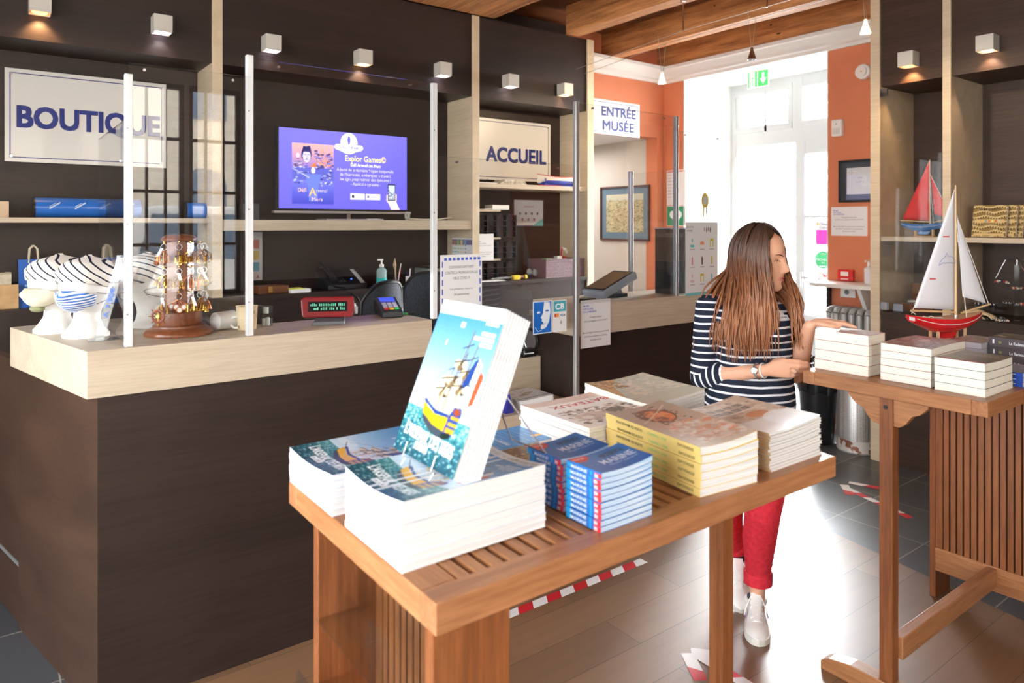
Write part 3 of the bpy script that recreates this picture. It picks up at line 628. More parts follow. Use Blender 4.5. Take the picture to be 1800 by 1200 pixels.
# ---- the ship cover
def ship_pic(n=150, head=True):
    p = Pic(210, 290, n); p.grad(84, 292, (206, 224, 236), (48, 122, 186)); p.grad(0, 86, (14, 66, 84), (52, 138, 146))
    for i in range(9): p.ell(20+i*23, 112+9*math.sin(i*2.1), 22, 10, (226, 234, 240), .5)
    p.speck(0, 0, 210, 84, [(120, 182, 184), (10, 54, 74), (40, 112, 122), (190, 216, 216), (18, 84, 98)], 520, 2.8, 3)
    p.speck(0, 56, 210, 87, [(92, 170, 166), (190, 216, 216)], 160, 2.4, 5)
    # brig seen from astern: X, Y map ship units to the cover
    X = lambda x: 34+x*1.32; Y = lambda y: 62+y*1.22
    for x0, x1, top in ((40, 62, 104), (58, 78, 148), (78, 96, 128)):
        for q in range(-3, 4): p.line((X(x0+q*7), Y(24)), (X(x1), Y(top-30)), .7, (92, 82, 66))
        p.line((X(x0), Y(22)), (X(x1), Y(top)), 3.2, (112, 84, 50))
        for q, hw in ((.42, 21), (.62, 17), (.8, 11)):
            cx = x0+(x1-x0)*q; cy = 22+(top-22)*q
            if q < .75:
                p.ell(X(cx-hw*.45), Y(cy-4), hw*.62, 8.5, (204, 190, 160)); p.ell(X(cx+hw*.25), Y(cy-5), hw*.6, 9.5, (74, 62, 46)); p.ell(X(cx+hw*.5), Y(cy-3), hw*.4, 7, (214, 202, 176)); p.ell(X(cx-hw*.1), Y(cy-9), hw*.4, 6, (120, 100, 74))
            p.line((X(cx-hw), Y(cy-3)), (X(cx+hw), Y(cy+6)), 2.4, (52, 40, 28))
        p.poly([(X(x0-4), Y(20)), (X(x0+5), Y(20)), (X(x1-6), Y(62)), (X(x1-9), Y(60))], (214, 190, 146))
    p.line((X(22), Y(26)), (X(-4), Y(44)), 2.2, (96, 70, 36)); p.line((X(-4), Y(44)), (X(62), Y(100)), .8, (92, 82, 66))
    p.poly([(X(14), Y(20)), (X(24), Y(4)), (X(50), Y(-8)), (X(80), Y(-12)), (X(96), Y(-4)), (X(98), Y(20)), (X(70), Y(16)), (X(40), Y(14))], (52, 62, 74))
    p.poly([(X(12), Y(30)), (X(18), Y(14)), (X(50), Y(3)), (X(80), Y(0)), (X(80), Y(20)), (X(46), Y(18))], (228, 172, 20)); p.poly([(X(12), Y(32)), (X(46), Y(19)), (X(80), Y(20)), (X(80), Y(25)), (X(46), Y(24)), (X(14), Y(36))], (28, 60, 132))
    p.poly([(X(78), Y(-12)), (X(98), Y(-4)), (X(108), Y(30)), (X(104), Y(38)), (X(88), Y(37)), (X(80), Y(22))], (26, 62, 132)); p.rect(X(82), Y(0), X(102), Y(7), (196, 146, 36)); p.rect(X(84), Y(11), X(104), Y(15), (206, 160, 40)); p.rect(X(86), Y(20), X(106), Y(24), (196, 146, 36)); p.ell(X(96), Y(31), 10, 6, (140, 60, 34)); p.poly([(X(76), Y(-13)), (X(98), Y(-5)), (X(94), Y(2)), (X(76), Y(-3))], (16, 32, 30))
    p.ell(X(62), Y(-12), 62, 3, (170, 206, 200), .7)
    p.poly([(150, 150), (166, 192), (176, 198), (170, 152), (154, 140)], (22, 58, 128)); p.poly([(170, 152), (176, 198), (190, 188), (185, 146)], (240, 240, 240)); p.poly([(185, 132), (190, 178), (203, 170), (196, 120), (184, 114)], (226, 76, 36))
    p.rect(86, 244, 100, 254, (240, 240, 240)); p.rect(56, 206, 60, 218, (240, 240, 240))
    if head:
        p.rect(0, 264, 210, 290, (238, 238, 238)); p.text("connaissance", 6, 270, 21, (176, 188, 202), 0, width=122); p.text("desarts", 130, 270, 21, (98, 100, 96), 0, width=74)
        p.rect(160, 257, 200, 262, (230, 234, 238)); p.text("HORS-SÉRIE", 161, 258, 5, (90, 120, 150), 0, width=38)
        for yy, t_, x0 in ((238, "L'HERMIONE", 158), (228, "LA CORDERIE ROYALE", 140), (218, "ROCHEFORT", 162)):
            p.rect(x0, yy, 200, yy+7, (226, 234, 240)); p.text(t_, x0+2, yy+1.4, 5.6, (70, 110, 160), .01, width=36 if x0 > 150 else 56)
    for d in (0, .7): p.text("L'ARSENAL DES MERS", 18+d, 34, 30, (244, 248, 248), .016, width=168, rot=-.05)
    p.rect(66, 16, 110, 29, (238, 240, 240)); p.text("ROCHEFORT", 69, 19, 8.5, (50, 96, 112), .01, width=37)
    p.noise(5); return p
SHIP = ship_pic(); SHIPBOOK = mat('white_cover', (236, 240, 246), .35)
GA = 'copies of the ship book on the near table'
def lip(amp, w, sag=.0): return lambda x, y: amp*(x/w)**2-sag*(1-math.sin(math.pi*min(1, max(0, x/w))))
def ft(x, y, z, dx=(0, -1, 0), dy=(1, 0, 0), rot=0):
    return frame((x, y, z), dx, dy) @ Matrix.Rotation(rot, 4, 'Z')
def sp_lines(col, a, b, n=1):
    return lambda m, z0, t: m.box((a, -.0004, z0+t*.35), (b, .0, z0+t*.65), col)
LB = mat('thin_blue_print', (150, 160, 206), .5)
def a2sp(m, z0, t):   # printed edge marks seen on the lower copies
    m.box((.2055, .10, z0+.002), (.2104, .13, z0+.006), LB) if z0 < .05 else None
stack('ship_book', 6, ft(.512, 1.462, TZ), .224, .285, .0108, SHIPBOOK, lambda o, k: f'ship cover book, {o} in the pile nearest the counter', pic=SHIP, bend=lip(.004, .21, -.006), group=GA, seed=1)
stack('ship_book', 9, ft(.516, 1.187, TZ), .214, .285, .0108, SHIPBOOK, lambda o, k: f'ship cover book, {o} in the pile under the easel', pic=SHIP, bend=lip(.004, .21, -.008), group=GA, seed=2)
ZA2 = TZ+9*.0111
# ---- copies standing on the easel
th = math.atan2(.112, .271)
up = Vector((math.sin(th), 0, math.cos(th))); E0 = Vector((.612, 1.19, ZA2+.021))
TS = frame(E0, (0, -1, 0), up)                       # z = (-Y) x up -> towards -X and up
assert (TS.to_3x3() @ Vector((0, 0, 1))).x < 0
T = .0064
for i in range(8):
    lab = 'ship book standing on the wire easel, front copy facing the room' if i == 0 else f'ship book standing on the easel, {["", "first", "second", "third", "fourth", "fifth", "sixth", "rearmost"][i]} copy behind the front one'
    Tm = TS @ Matrix.Translation((.0006*i, -.0006*i, -T*(i+1)))
    book('ship_book', lab, Tm, .21, .29, T-.0001, SHIPBOOK, PAPER, SHIP if i == 0 else None, group='ship books standing on the easel')
m = MB()
def W3(x, y, z): return TS @ Vector((x, y, z))
base = ZA2+.004
for x in (.05, .15):
    m.tube([W3(x, .022, .006), W3(x, -.004, .006), W3(x, -.006, -.058), W3(x, .2, -.058), W3(.1, .23, -.058)], .0014, CHROME, 8)
    a = W3(x, -.006, .0); m.tube([a, (a.x-.008, a.y, base)], .0014, CHROME, 8)
a = W3(.1, .2, -.058); m.tube([a, (a.x+.11, a.y-.055, base), (a.x+.11, a.y+.055, base), a], .0014, CHROME, 8)
m.tube([W3(.05, -.006, -.03), W3(.15, -.006, -.03)], .0014, CHROME, 8)
tag(m.build('book_easel', smooth=True), 'chrome wire easel holding the standing ship books', 'easel')
# ---- low catalogues behind
p = Pic(240, 160, 90, (58, 138, 206)); 
for i in range(14): p.line((0, 12+i*12), (240, 8+i*12), 1.6, (120, 184, 232))
p.rect(150, 120, 175, 150, (250, 190, 60)); p.text('MUSÉE DE LA MARINE', 20, 30, 18, (240, 246, 252), .02, width=190); p.noise(6)
book('catalogue', 'bright blue lined catalogue lying flat behind the easel', ft(.95, 1.45, TZ, (0, -1, 0), (1, 0, 0)), .13, .17, .018, mat('blue_cover', (58, 138, 206), .4), pic=p)
p = Pic(200, 160, 80, (112, 84, 58)); p.speck(0, 0, 200, 160, [(226, 166, 60), (150, 112, 70), (84, 62, 44), (240, 190, 90)], 220, 4, 8)
book('catalogue', 'brown patterned catalogue lying beside the blue one behind the easel', ft(.86, 1.31, TZ, (0, -1, 0), (1, 0, 0)), .13, .19, .02, mat('brown_cover', (112, 84, 58), .4), pic=p)
# ---- MARINE guides
MB_ = mat('guide_blue', (40, 104, 178), .35); MCY = mat('guide_cyan', (30, 150, 214), .35); MRD = mat('guide_red', (214, 50, 54), .4); WH = mat('print_white', (240, 244, 250), .5); BLUEP = noisy('blue_page_edges', (168, 206, 236), (230, 240, 250), scale=330, rough=.7, stretch=(.02, .02, 1), spec=.1)
def marine_pic():
    p = Pic(133, 92, 140, (44, 100, 168)); p.grad(0, 92, (40, 96, 168), (64, 128, 196)); p.ell(88, 70, 30, 9, (38, 60, 90), .6); p.speck(60, 62, 118, 76, [(30, 46, 70), (110, 140, 170)], 40, 2, 4)
    p.poly([(0, 92), (0, 66), (24, 64), (42, 78), (42, 92)], (214, 52, 54)); p.text('GUIDE', 5, 78, 9, (250, 240, 240), .02, width=26)
    p.text('MARINE', 40, 34, 28, (228, 238, 250), .012, width=84); p.text('ARSENAUX ET GRANDS PORTS', 44, 24, 5.4, (214, 228, 246), 0, width=76); return p
MP = marine_pic()
def marine_sp(w=.092):
    def f(m, z0, t):
        m.box((-.0004, 0, z0+.0004), (0, .017, z0+t-.0006), MRD); m.box((-.0004, w-.013, z0+.0004), (0, w, z0+t-.0006), MCY); m.box((-.0004, .024, z0+.0004), (0, .028, z0+t-.0006), MCY)
        F_ = m.T @ frame((-.0004, .078, z0+.0022), (0, -1, 0), (0, 0, 1)); k = MB(F_); s0 = m.T
        m.T = I4; m.text('MARINE', F_, .0085, WH, .01, width=.042, lift=.0002); F2 = s0 @ frame((-.0006, .0155, z0+.002), (0, -1, 0), (0, 0, 1)); m.text('80', F2, .0085, WH, .02, lift=.0003); m.T = s0
    return f
GM = 'small blue naval guides'
stack('guide_book', 9, ft(.864, 1.0, TZ, (1, 0, 0), (0, 1, 0)), .125, .1, .0106, MB_, lambda o, k: f'small blue naval guide with red spine tip, {o} in the rear pile', pages=BLUEP, pic=MP, spine=marine_sp(.1), bend=lambda x, y: .006*(x/.13)**2+.003*(1-math.sin(math.pi*x/.135)), group=GM, seed=3, jit=.003)
stack('guide_book', 10, ft(.859, .893, TZ, (1, 0, 0), (0, 1, 0)), .132, .09, .0101, MB_, lambda o, k: f'small blue naval guide with red spine tip, {o} in the front pile', pages=BLUEP, pic=MP, spine=marine_sp(.09), bend=lambda x, y: .006*(x/.13)**2+.003*(1-math.sin(math.pi*x/.135)), group=GM, seed=4, jit=.0012)
# ---- BATEAUX book
p = Pic(260, 250, 130, (250, 246, 240)); p.rect(0, 0, 260, 40, (226, 204, 190)); p.speck(20, 110, 240, 220, [(120, 100, 86), (188, 160, 140), (222, 202, 186), (90, 76, 66), (240, 232, 224)], 240, 7, 9)
p.ell(170, 170, 60, 26, (214, 194, 176), .8); p.ell(90, 160, 30, 18, (96, 80, 70), .7); p.ell(196, 176, 18, 12, (240, 232, 222)); p.text('BATEAUX', 30, 56, 34, (206, 66, 60), .01, width=190); p.noise(4)
stack('art_book', 6, frame((1.375, 1.447, TZ), (-1, 0, 0), (0, -1, 0)), .268, .258, .0112, mat('ivory_cover', (246, 242, 236), .4), lambda o, k: f'white book with red title and sketched nude, {o} of its stack', pic=p, pm=PRINTM, seed=5, jit=.003, side='r', bend=lambda x, y: +.003*(1-math.sin(math.pi*x/.27)), group='white books with red title')
# ---- landscape catalogue
p = Pic(236, 225, 130, (196, 204, 190)); p.grad(0, 225, (206, 210, 190), (170, 186, 176)); p.speck(0, 60, 236, 225, [(222, 222, 206), (190, 200, 190), (206, 206, 186), (232, 228, 210)], 300, 12, 11)
p.poly([(0, 60), (0, 225), (120, 225), (60, 180), (30, 120)], (200, 158, 92)); p.speck(0, 150, 100, 225, [(120, 84, 40), (222, 172, 90), (160, 120, 60), (90, 66, 40)], 200, 5, 12); p.noise(4)
stack('landscape_catalogue', 9, ft(1.352, 1.24, TZ, (1, 0, 0), (0, 1, 0)), .234, .23, .0083, mat('pale_green_cover', (222, 224, 214), .4), lambda o, k: f'catalogue with cloudy landscape painting cover, {o} of its pile', pic=p, bend=lambda x, y: .012*(y/.23)**2*(1-x/.5)+.004*(1-math.sin(math.pi*x/.236))+.006*(x/.23)**2, group='landscape painting catalogues', seed=6)
# ---- yellow spined guide
p = Pic(170, 290, 120, (196, 176, 156)); p.grad(0, 290, (214, 196, 176), (176, 156, 140)); p.ell(84, 214, 46, 50, (98, 60, 38)); p.ell(92, 210, 32, 40, (216, 122, 64)); p.ell(100, 222, 16, 20, (236, 150, 92)); p.ell(80, 192, 14, 10, (150, 70, 40)); p.speck(50, 150, 140, 270, [(120, 70, 44), (236, 168, 116), (90, 54, 36)], 90, 5, 13)
p.ell(96, 90, 70, 66, (226, 206, 190), .9); p.speck(30, 20, 160, 150, [(240, 228, 216), (196, 168, 150), (214, 176, 150), (226, 150, 110)], 160, 9, 14); p.line((20, 180), (150, 260), 5, (226, 206, 190), .8); p.noise(5)
YEL = mat('yellow_cover', (232, 204, 124), .4); DK = mat('print_dark', (60, 52, 40), .5); GRN = mat('print_green', (122, 190, 120), .5)
def ysp(m, z0, t):
    s0 = m.T; m.T = I4; z = z0+t*.72
    for st, y, w, c in (('EDITIONS DU LARGE', .018, .045, DK), ('ÉRIC TABARLY', .095, .06, GRN), ('GUIDE DE MANŒUVRE', .17, .088, DK)):
        m.text(st, s0 @ frame((-.0003, y, z), (0, 1, 0), (0, 0, -1)), t*.5, c, .01, width=w, lift=.0003)
    m.T = s0
stack('sailing_guide', 6, ft(1.128, .893, TZ, (1, 0, 0), (0, 1, 0), math.radians(-6)), .166, .296, .0158, YEL, lambda o, k: f'thick guide with yellow spine, {o} of the yellow stack', pic=p, spine=ysp, bend=lambda x, y: .009*(x/.166)**2+.003*(1-math.sin(math.pi*x/.168)), group='yellow spined guides', seed=7, jit=.0016)
# ---- magazines on the far end
p = Pic(205, 235, 130, (214, 192, 170)); p.speck(0, 60, 205, 235, [(196, 160, 130), (232, 212, 190), (170, 140, 120), (240, 226, 208)], 120, 10, 15)
for i in range(4):
    for j in range(2): p.rect(24+i*34, 150+j*24, 52+i*34, 168+j*24, (120, 108, 100)); p.rect(26+i*34, 152+j*24, 38+i*34, 160+j*24, (170, 150, 136))
p.line((14, 144), (166, 144), 2.5, (244, 240, 232)); p.line((14, 202), (166, 202), 2.5, (244, 240, 232)); p.ell(120, 110, 36, 20, (226, 150, 96)); p.rect(0, 0, 205, 84, (240, 234, 228)); p.ell(150, 60, 60, 40, (252, 252, 252), .8); p.noise(4)
stack('magazine', 14, ft(1.362, .895, TZ, (1, 0, 0), (0, 1, 0)), .205, .235, .0057, mat('magazine_white', (226, 222, 216), .5), lambda o, k: f'magazine with building photographs, {o} in the pile at the table end', pic=p, bend=lambda x, y: .007*(x/.2)**2+.003*(1-math.sin(math.pi*x/.205)), group='magazines at the far end of the near table', seed=8, jit=.0028, spine_mat=mat('kraft_cover', (206, 172, 128), .5))
# ---- table B
RC = mat('red_cover', (150, 44, 44), .4); GC = mat('grey_red_cover', (120, 90, 88), .4)
p = Pic(120, 205, 60, (214, 200, 206)); p.speck(0, 0, 120, 205, [(240, 234, 238), (170, 140, 150), (200, 180, 190)], 60, 10, 16)
def up_stack(name, n, x0, x1, y0, y1, t, cover, lab, pic, group, seed, pages=CREAMP, jit=.0015, bend=None, spine=None):
    # fore edge towards -X: reading x runs to -X, up runs to -Y
    return stack(name, n, frame((x1, y1, TZ), (-1, 0, 0), (0, -1, 0)), x1-x0, y1-y0, t, cover, lab, pages=pages, pic=pic, side='l', group=group, seed=seed, jit=jit, bend=bend, spine=spine)
up_stack('thick_novel', 4, 2.485, 2.605, 1.243, 1.444, .0362, RC, lambda o, k: f'thick cream paged novel, {o} in the pile under her hand', p, 'thick novels under her hand', 9)
p = Pic(265, 165, 90, (120, 92, 90)); p.grad(0, 165, (150, 80, 76), (150, 140, 138)); p.speck(0, 0, 265, 165, [(180, 120, 116), (100, 70, 70), (200, 176, 172), (90, 60, 62)], 160, 9, 17); p.ell(120, 80, 30, 18, (236, 214, 214), .8)
up_stack('thick_paperback', 5, 2.488, 2.755, 1.04, 1.205, .0253, mat('dusty_rose_cover', (150, 92, 88), .4), lambda o, k: f'paperback with grey and red glossy cover, {o} of five by the sailboat', p, 'five paperbacks below the sailboat', 10, bend=lambda x, y: .003*math.sin(math.pi*x/.26))
p = Pic(148, 226, 130, (116, 118, 116)); p.grad(0, 226, (104, 104, 100), (150, 156, 158)); p.rect(0, 0, 148, 226, (112, 114, 112), .4); p.rect(118, 0, 148, 226, (176, 52, 50)); p.ell(70, 60, 30, 24, (140, 130, 110), .6)
p2 = Pic(222, 146, 130, (112, 114, 112)); p2.grad(0, 146, (150, 154, 154), (92, 94, 90)); p2.rect(188, 0, 222, 146, (172, 50, 48)); p2.poly([(188, 90), (222, 90), (222, 146), (188, 146)], (196, 96, 92)); p2.ell(140, 60, 40, 22, (140, 132, 112), .6)
p2.text('LE RADEAU DE', 52, 128, 17, (232, 232, 228), 0, width=104, rot=-math.pi/2); p2.text('LA MÉDUSE', 34, 120, 10, (222, 222, 216), 0, width=86, rot=-math.pi/2)
up_stack('thick_paperback', 4, 2.478, 2.702, .88, 1.027, .0248, mat('slate_cover', (104, 104, 102), .4), lambda o, k: f'dark grey paperback with red cover edge, {o} of four at the corner', p2, 'four paperbacks at the table corner', 11, bend=lambda x, y: +.003*(1-math.sin(math.pi*x/.225))+.003*(x/.22))
SHR = mat('shrink_wrapped_grey', (150, 142, 142), .15, coat=.6); GRY = Pic(200, 130, 60, (170, 160, 158)); GRY.speck(0, 0, 200, 130, [(206, 198, 196), (150, 140, 140), (226, 222, 220)], 90, 8, 18)
up_stack('wrapped_book', 4, 3.0, 3.2, 1.078, 1.195, .0222, SHR, lambda o, k: f'plastic wrapped grey book, {o} of the pile behind the corner paperbacks', GRY, 'plastic wrapped grey books', 12, pages=mat('wrapped_pages', (196, 196, 206), .2, coat=.5), jit=.003)
MED = mat('charcoal_cover', (82, 74, 78), .35)
def msp(m, z0, t):
    s0 = m.T; m.T = I4; F_ = s0 @ frame((-.0004, .185, z0+t*.38), (0, -1, 0), (0, 0, 1))
    m.text('Le Radeau de La Méduse', F_ @ Matrix.Translation((.062, 0, 0)), t*.42, WH, .02, width=.115, lift=.0003)
    m.frect(.008, -.001, .014, t*.4, WH, F_, .0004); m.fell(.032, t*.14, .006, t*.14, mat('olive_print', (130, 130, 80), .5), F_, .0004); m.T = s0
p = Pic(150, 190, 80, (66, 58, 54)); p.speck(0, 0, 150, 190, [(120, 100, 70), (40, 36, 34), (190, 170, 120), (90, 80, 70)], 120, 8, 19); p.poly([(30, 150), (60, 186), (72, 180), (44, 140)], (220, 200, 180))
stack('thick_history_book', 3, ft(3.055, .882, TZ, (1, 0, 0), (0, 1, 0)), .15, .19, .037, MED, lambda o, k: f'charcoal spined shipwreck book, {o} of three at the right frame edge', pic=p, spine=msp, group='charcoal spined books', seed=13)
BLU = mat('royal_blue_cover', (30, 70, 160), .35)
def bsp(m, z0, t):
    s0 = m.T; m.T = I4; F_ = s0 @ frame((-.0004, .14, z0+t*.3), (0, -1, 0), (0, 0, 1)); m.frect(.08, 0, .1, t*.14, WH, F_, .0003); m.frect(.09, t*.22, .12, t*.36, WH, F_, .0003); m.T = s0
p = Pic(150, 150, 70, (110, 100, 130)); p.grad(60, 150, (120, 110, 150), (200, 206, 200)); p.rect(0, 120, 60, 150, (226, 214, 230)); p.speck(0, 0, 150, 100, [(90, 76, 100), (150, 130, 140), (190, 160, 130)], 70, 8, 20)
stack('blue_booklet', 3, ft(2.735, .862, TZ, (1, 0, 0), (0, 1, 0)), .16, .15, .0155, BLU, lambda o, k: f'blue spined booklet, {o} of three beside the table corner', pic=p, spine=bsp, group='blue spined booklets', seed=14, pages=mat('bluish_pages', (206, 214, 236), .5))
# ---- leaflets on the low shelf
p = Pic(200, 140, 70, (226, 228, 232)); p.poly([(40, 60), (120, 90), (160, 80), (90, 50)], (150, 140, 130)); p.rect(0, 20, 200, 26, (120, 130, 150)); p.speck(20, 40, 190, 120, [(206, 208, 214), (180, 180, 186)], 50, 7, 21)
q = PZ(960, 703, .72)
stack('leaflet_bundle', 8, ft(2.09, 2.72, .7205, (1, 0, 0), (0, 1, 0)), .2, .2, .0052, mat('leaflet_white', (232, 234, 238), .5), lambda o, k: f'folded museum leaflet bundle, {o} in the pile on the low writing shelf', pic=p, bend=lambda x, y: .006*(x/.2), group='leaflets on the low shelf', seed=15, jit=.002, cat='leaflet')
# ---- rope pattern books on the right shelf
def rope():
    p = Pic(170, 130, 110, (140, 114, 64))
    rr = random.Random(3)
    for j in range(7):
        for i in range(14):
            x = i*13+(j % 2)*6; y = j*20+4*math.sin(i*.8+j); p.ell(x, y, 8.5, 6, (206, 184, 130)); p.ell(x+3, y-3, 6, 4, (84, 62, 28), .85); p.line((x-6, y+3), (x+5, y+6), 1.2, (236, 220, 176))
    p.text('LA BIBLE DES NŒUDS', 34, 108, 13, (56, 42, 24), .03, width=104); p.rect(12, 58, 158, 72, (216, 186, 132)); 
    for i, c in enumerate(((230, 196, 80), (120, 170, 200), (220, 120, 70), (240, 220, 120), (206, 110, 60), (200, 200, 190))): p.ell(52+i*16, 65, 5, 5, c)
    p.rect(10, 6, 160, 14, (216, 186, 132)); return p
RP = rope(); RCV = mat('rope_book_edge', (120, 92, 54), .5)
for i, (yy, lab) in enumerate(((1.842, 'rope pattern knot book facing out, front copy on the right shelf'), (1.80, 'rope pattern knot book, middle copy half hidden on the right shelf'), (1.775, 'rope pattern knot book, rearmost copy on the right shelf'))):
    th2 = math.radians(12); F_ = frame((5.10+i*.035, yy+.04, 1.5355), (0, -1, 0), (math.sin(th2), 0, math.cos(th2)))
    book('knot_book', lab, F_ @ Matrix.Translation((0, 0, 0)), .19, .205, .022, RCV, PAPER, RP, group='rope pattern knot books')
# ================================================================ SIGNS
def sign(label, x0, x1, z0, z1, Y, lines, border=NAVY):
    m = MB(); m.box((x0, Y, z0), (x1, Y+.006, z1), mat('sign_white', (228, 226, 222), .3, coat=.3)); F_ = BACKW(x0, Y, z0); w = x1-x0; h = z1-z0; e = .022
    for a in ((e, e, w-e, e+.005), (e, h-e-.005, w-e, h-e), (e, e, e+.005, h-e), (w-e-.005, e, w-e, h-e)): m.frect(*a, border, F_, .0008)
    for st, cx, y, size, wd in lines: m.text(st, F_ @ Matrix.Translation((cx, y, 0)), size, NAVY, .045, 'c', wd, .001)
    for x in (.03, w-.03):
        for y in (.03, h-.03): m.cyl((x0+x, Y-.002, z0+y), (x0+x, Y, z0+y), .006, CHROME, 10)
    return tag(m.build('wall_sign'), label, 'sign')
a = PY(8, 118, 4.76); b = PY(8, 283, 4.76); bx_ = PY(292, 200, 4.76).x
c0 = PY(31, 222, 4.76); c1 = PY(280, 230, 4.76)
sign('white sign with blue border reading BOUTIQUE at upper left', a.x, bx_, b.z, a.z, 4.76, [('BOUTIQUE', (c0.x+c1.x)/2-a.x, c0.z-b.z, .165, c1.x-c0.x)])
c1 = PY(959, 283, 4.76).x; c0 = c1-.625; xr = PY(967.5, 250, 4.76).x
sign('white sign with blue border reading ACCUEIL in the middle bay', xr-.83, xr, 1.985, 2.487, 4.76, [('ACCUEIL', (c0+c1)/2-xr+.83, .155, .165, c1-c0)])
xr = PY(1124.5, 200, 4.885).x; zt = PY(1124.5, 184, 4.885).z
sign('white sign reading ENTRÉE MUSÉE over the passage opening', xr-.84, xr, zt-.33, zt, 4.885, [('ENTRÉE', .55, .18, .125, .46), ('MUSÉE', .545, .045, .125, .42)])
# ================================================================ TELEVISION
def tv():
    Y = 4.62; A = PY(490, 223, Y); B = PY(490, 366, Y); C = PY(715, 240, Y); w = C.x-A.x; h = A.z-B.z; t = thing('television', 'flat television showing a blue game advertisement on the thick shelf', 'television', (A.x+w/2, Y, 1.648))
    n = 340; p = Pic(w*1000, h*1000, n, (104, 100, 226)); Wd = w*1000; Hh = h*1000
    p.grad(0, Hh, (98, 94, 224), (116, 112, 232))
    x0, x1, y0, y1 = .092*Wd, .402*Wd, .06*Hh, .82*Hh
    p.rect(x0, y0, x1, y1, (86, 92, 190)); p.grad(y1-.30*Hh, y1, (150, 120, 190), (236, 172, 168), x0, x1); p.grad(y0, y0+.3*Hh, (60, 66, 180), (110, 116, 220), x0, x1)
    X = lambda q: x0+(x1-x0)*q; Yq = lambda q: y0+(y1-y0)*q
    p.speck(X(.05), Yq(.3), X(.95), Yq(.7), [(46, 46, 130), (180, 190, 250), (80, 90, 200), (230, 236, 255)], 90, 9, 5); p.speck(X(.55), Yq(.6), X(.98), Yq(.9), [(40, 40, 110), (110, 110, 190), (226, 150, 110)], 60, 10, 6)
    p.poly([(X(.3), Yq(.5)), (X(.7), Yq(.5)), (X(.62), Yq(.28)), (X(.6), Yq(.05)), (X(.4), Yq(.05)), (X(.38), Yq(.28))], (100, 120, 214)); p.ell(X(.5), Yq(.56), 14, 20, (250, 236, 226)); p.poly([(X(.44), Yq(.62)), (X(.58), Yq(.62)), (X(.55), Yq(.7))], (246, 120, 60))
    p.ell(X(.34), Yq(.82), 36, 48, (40, 40, 110)); p.ell(X(.345), Yq(.79), 27, 42, (206, 202, 244)); p.poly([(X(.24), Yq(.86)), (X(.46), Yq(.86)), (X(.43), Yq(.96)), (X(.26), Yq(.95))], (36, 36, 100))
    p.rect(X(.28), Yq(.815), X(.33), Yq(.825), (40, 40, 110)); p.rect(X(.37), Yq(.815), X(.42), Yq(.825), (40, 40, 110)); p.poly([(X(.29), Yq(.735)), (X(.4), Yq(.735)), (X(.42), Yq(.71)), (X(.34), Yq(.755)), (X(.27), Yq(.71))], (40, 40, 110)); p.line((X(.35), Yq(.81)), (X(.36), Yq(.765)), 3, (150, 140, 210))
    p.ell(X(.14), Yq(.8), 13, 17, (220, 200, 220)); p.speck(X(.05), Yq(.6), X(.25), Yq(.76), [(70, 60, 110), (120, 110, 160)], 20, 9, 7); p.line((X(.02), Yq(.58)), (X(.4), Yq(.44)), 8, (200, 206, 250), .7); p.line((X(.6), Yq(.75)), (X(.8), Yq(.62)), 7, (246, 170, 120), .8)
    p.text('Défi', X(.14), Yq(.2), 36, (246, 206, 150), .01); p.text('A', X(.4), Yq(.14), 74, (250, 196, 90), .01); p.text('rsenal', X(.57), Yq(.2), 34, (206, 200, 240), .0); p.text('des', X(.38), Yq(.12), 16, (250, 210, 140), 0); p.text('Mers', X(.47), Yq(.05), 38, (240, 200, 190), .0)
    cx = .52*Wd; cy = .82*Hh; wv = (250, 250, 255); p.ell(cx, cy+26, 62, 66, wv); p.ell(cx, cy-12, 92, 30, wv); p.ell(cx-78, cy-8, 28, 20, wv); p.ell(cx+78, cy-8, 28, 20, wv); p.ell(cx, cy-30, 50, 22, wv); p.ell(cx, cy+44, 11, 28, (96, 100, 206)); p.rect(cx-6, cy+12, cx+6, cy+22, (96, 100, 206))
    p.text('ARSENAL DES MERS', cx, cy-20, 27, (110, 114, 196), .015, 'c', 156)
    p.text('Explor Games©', .655*Wd, .628*Hh, 58, (246, 238, 120), .012, 'c', .33*Wd); p.text('Défi Arsenal des Mers', .655*Wd, .56*Hh, 32, wv, .02, 'c', .24*Wd)
    for k, s_ in enumerate(('À bord de la dernière frégate temporelle', "de l'humanité, embarquez à travers", 'les âges pour relever des épreuves !')): p.text(s_, .655*Wd, (.495-.06*k)*Hh, 31, (226, 226, 255), 0, 'c', (.46, .41, .41)[k]*Wd)
    p.text('- Application gratuite -', .655*Wd, .315*Hh, 29, (226, 226, 255), 0, 'c', .24*Wd)
    for x in (.53, .655): p.rect(x*Wd, .13*Hh, (x+.117)*Wd, .205*Hh, (250, 250, 252)); p.ell((x+.022)*Wd, .168*Hh, 10, 12, (30, 30, 60)) if x < .6 else p.poly([((x+.012)*Wd, .145*Hh), ((x+.012)*Wd, .19*Hh), ((x+.034)*Wd, .168*Hh)], (60, 60, 140))
    p.text('App Store', .57*Wd, .15*Hh, 20, (150, 150, 210), 0, width=.065*Wd); p.text('Google Play', .692*Wd, .15*Hh, 20, (150, 150, 210), 0, width=.07*Wd)
    p.poly([(.865*Wd, 0), (.845*Wd, .08*Hh), (.825*Wd, .12*Hh), (.825*Wd, .2*Hh), (.9*Wd, .23*Hh), (.915*Wd, .2*Hh), (.91*Wd, .1*Hh), (.94*Wd, 0)], (246, 226, 236)); p.rect(.838*Wd, .12*Hh, .9*Wd, .345*Hh, (30, 34, 60)); p.rect(.843*Wd, .14*Hh, .895*Wd, .33*Hh, (200, 220, 246)); p.speck(.845*Wd, .15*Hh, .893*Wd, .26*Hh, [(40, 50, 100), (120, 140, 200), (240, 246, 255)], 40, 6, 9); p.noise(3)
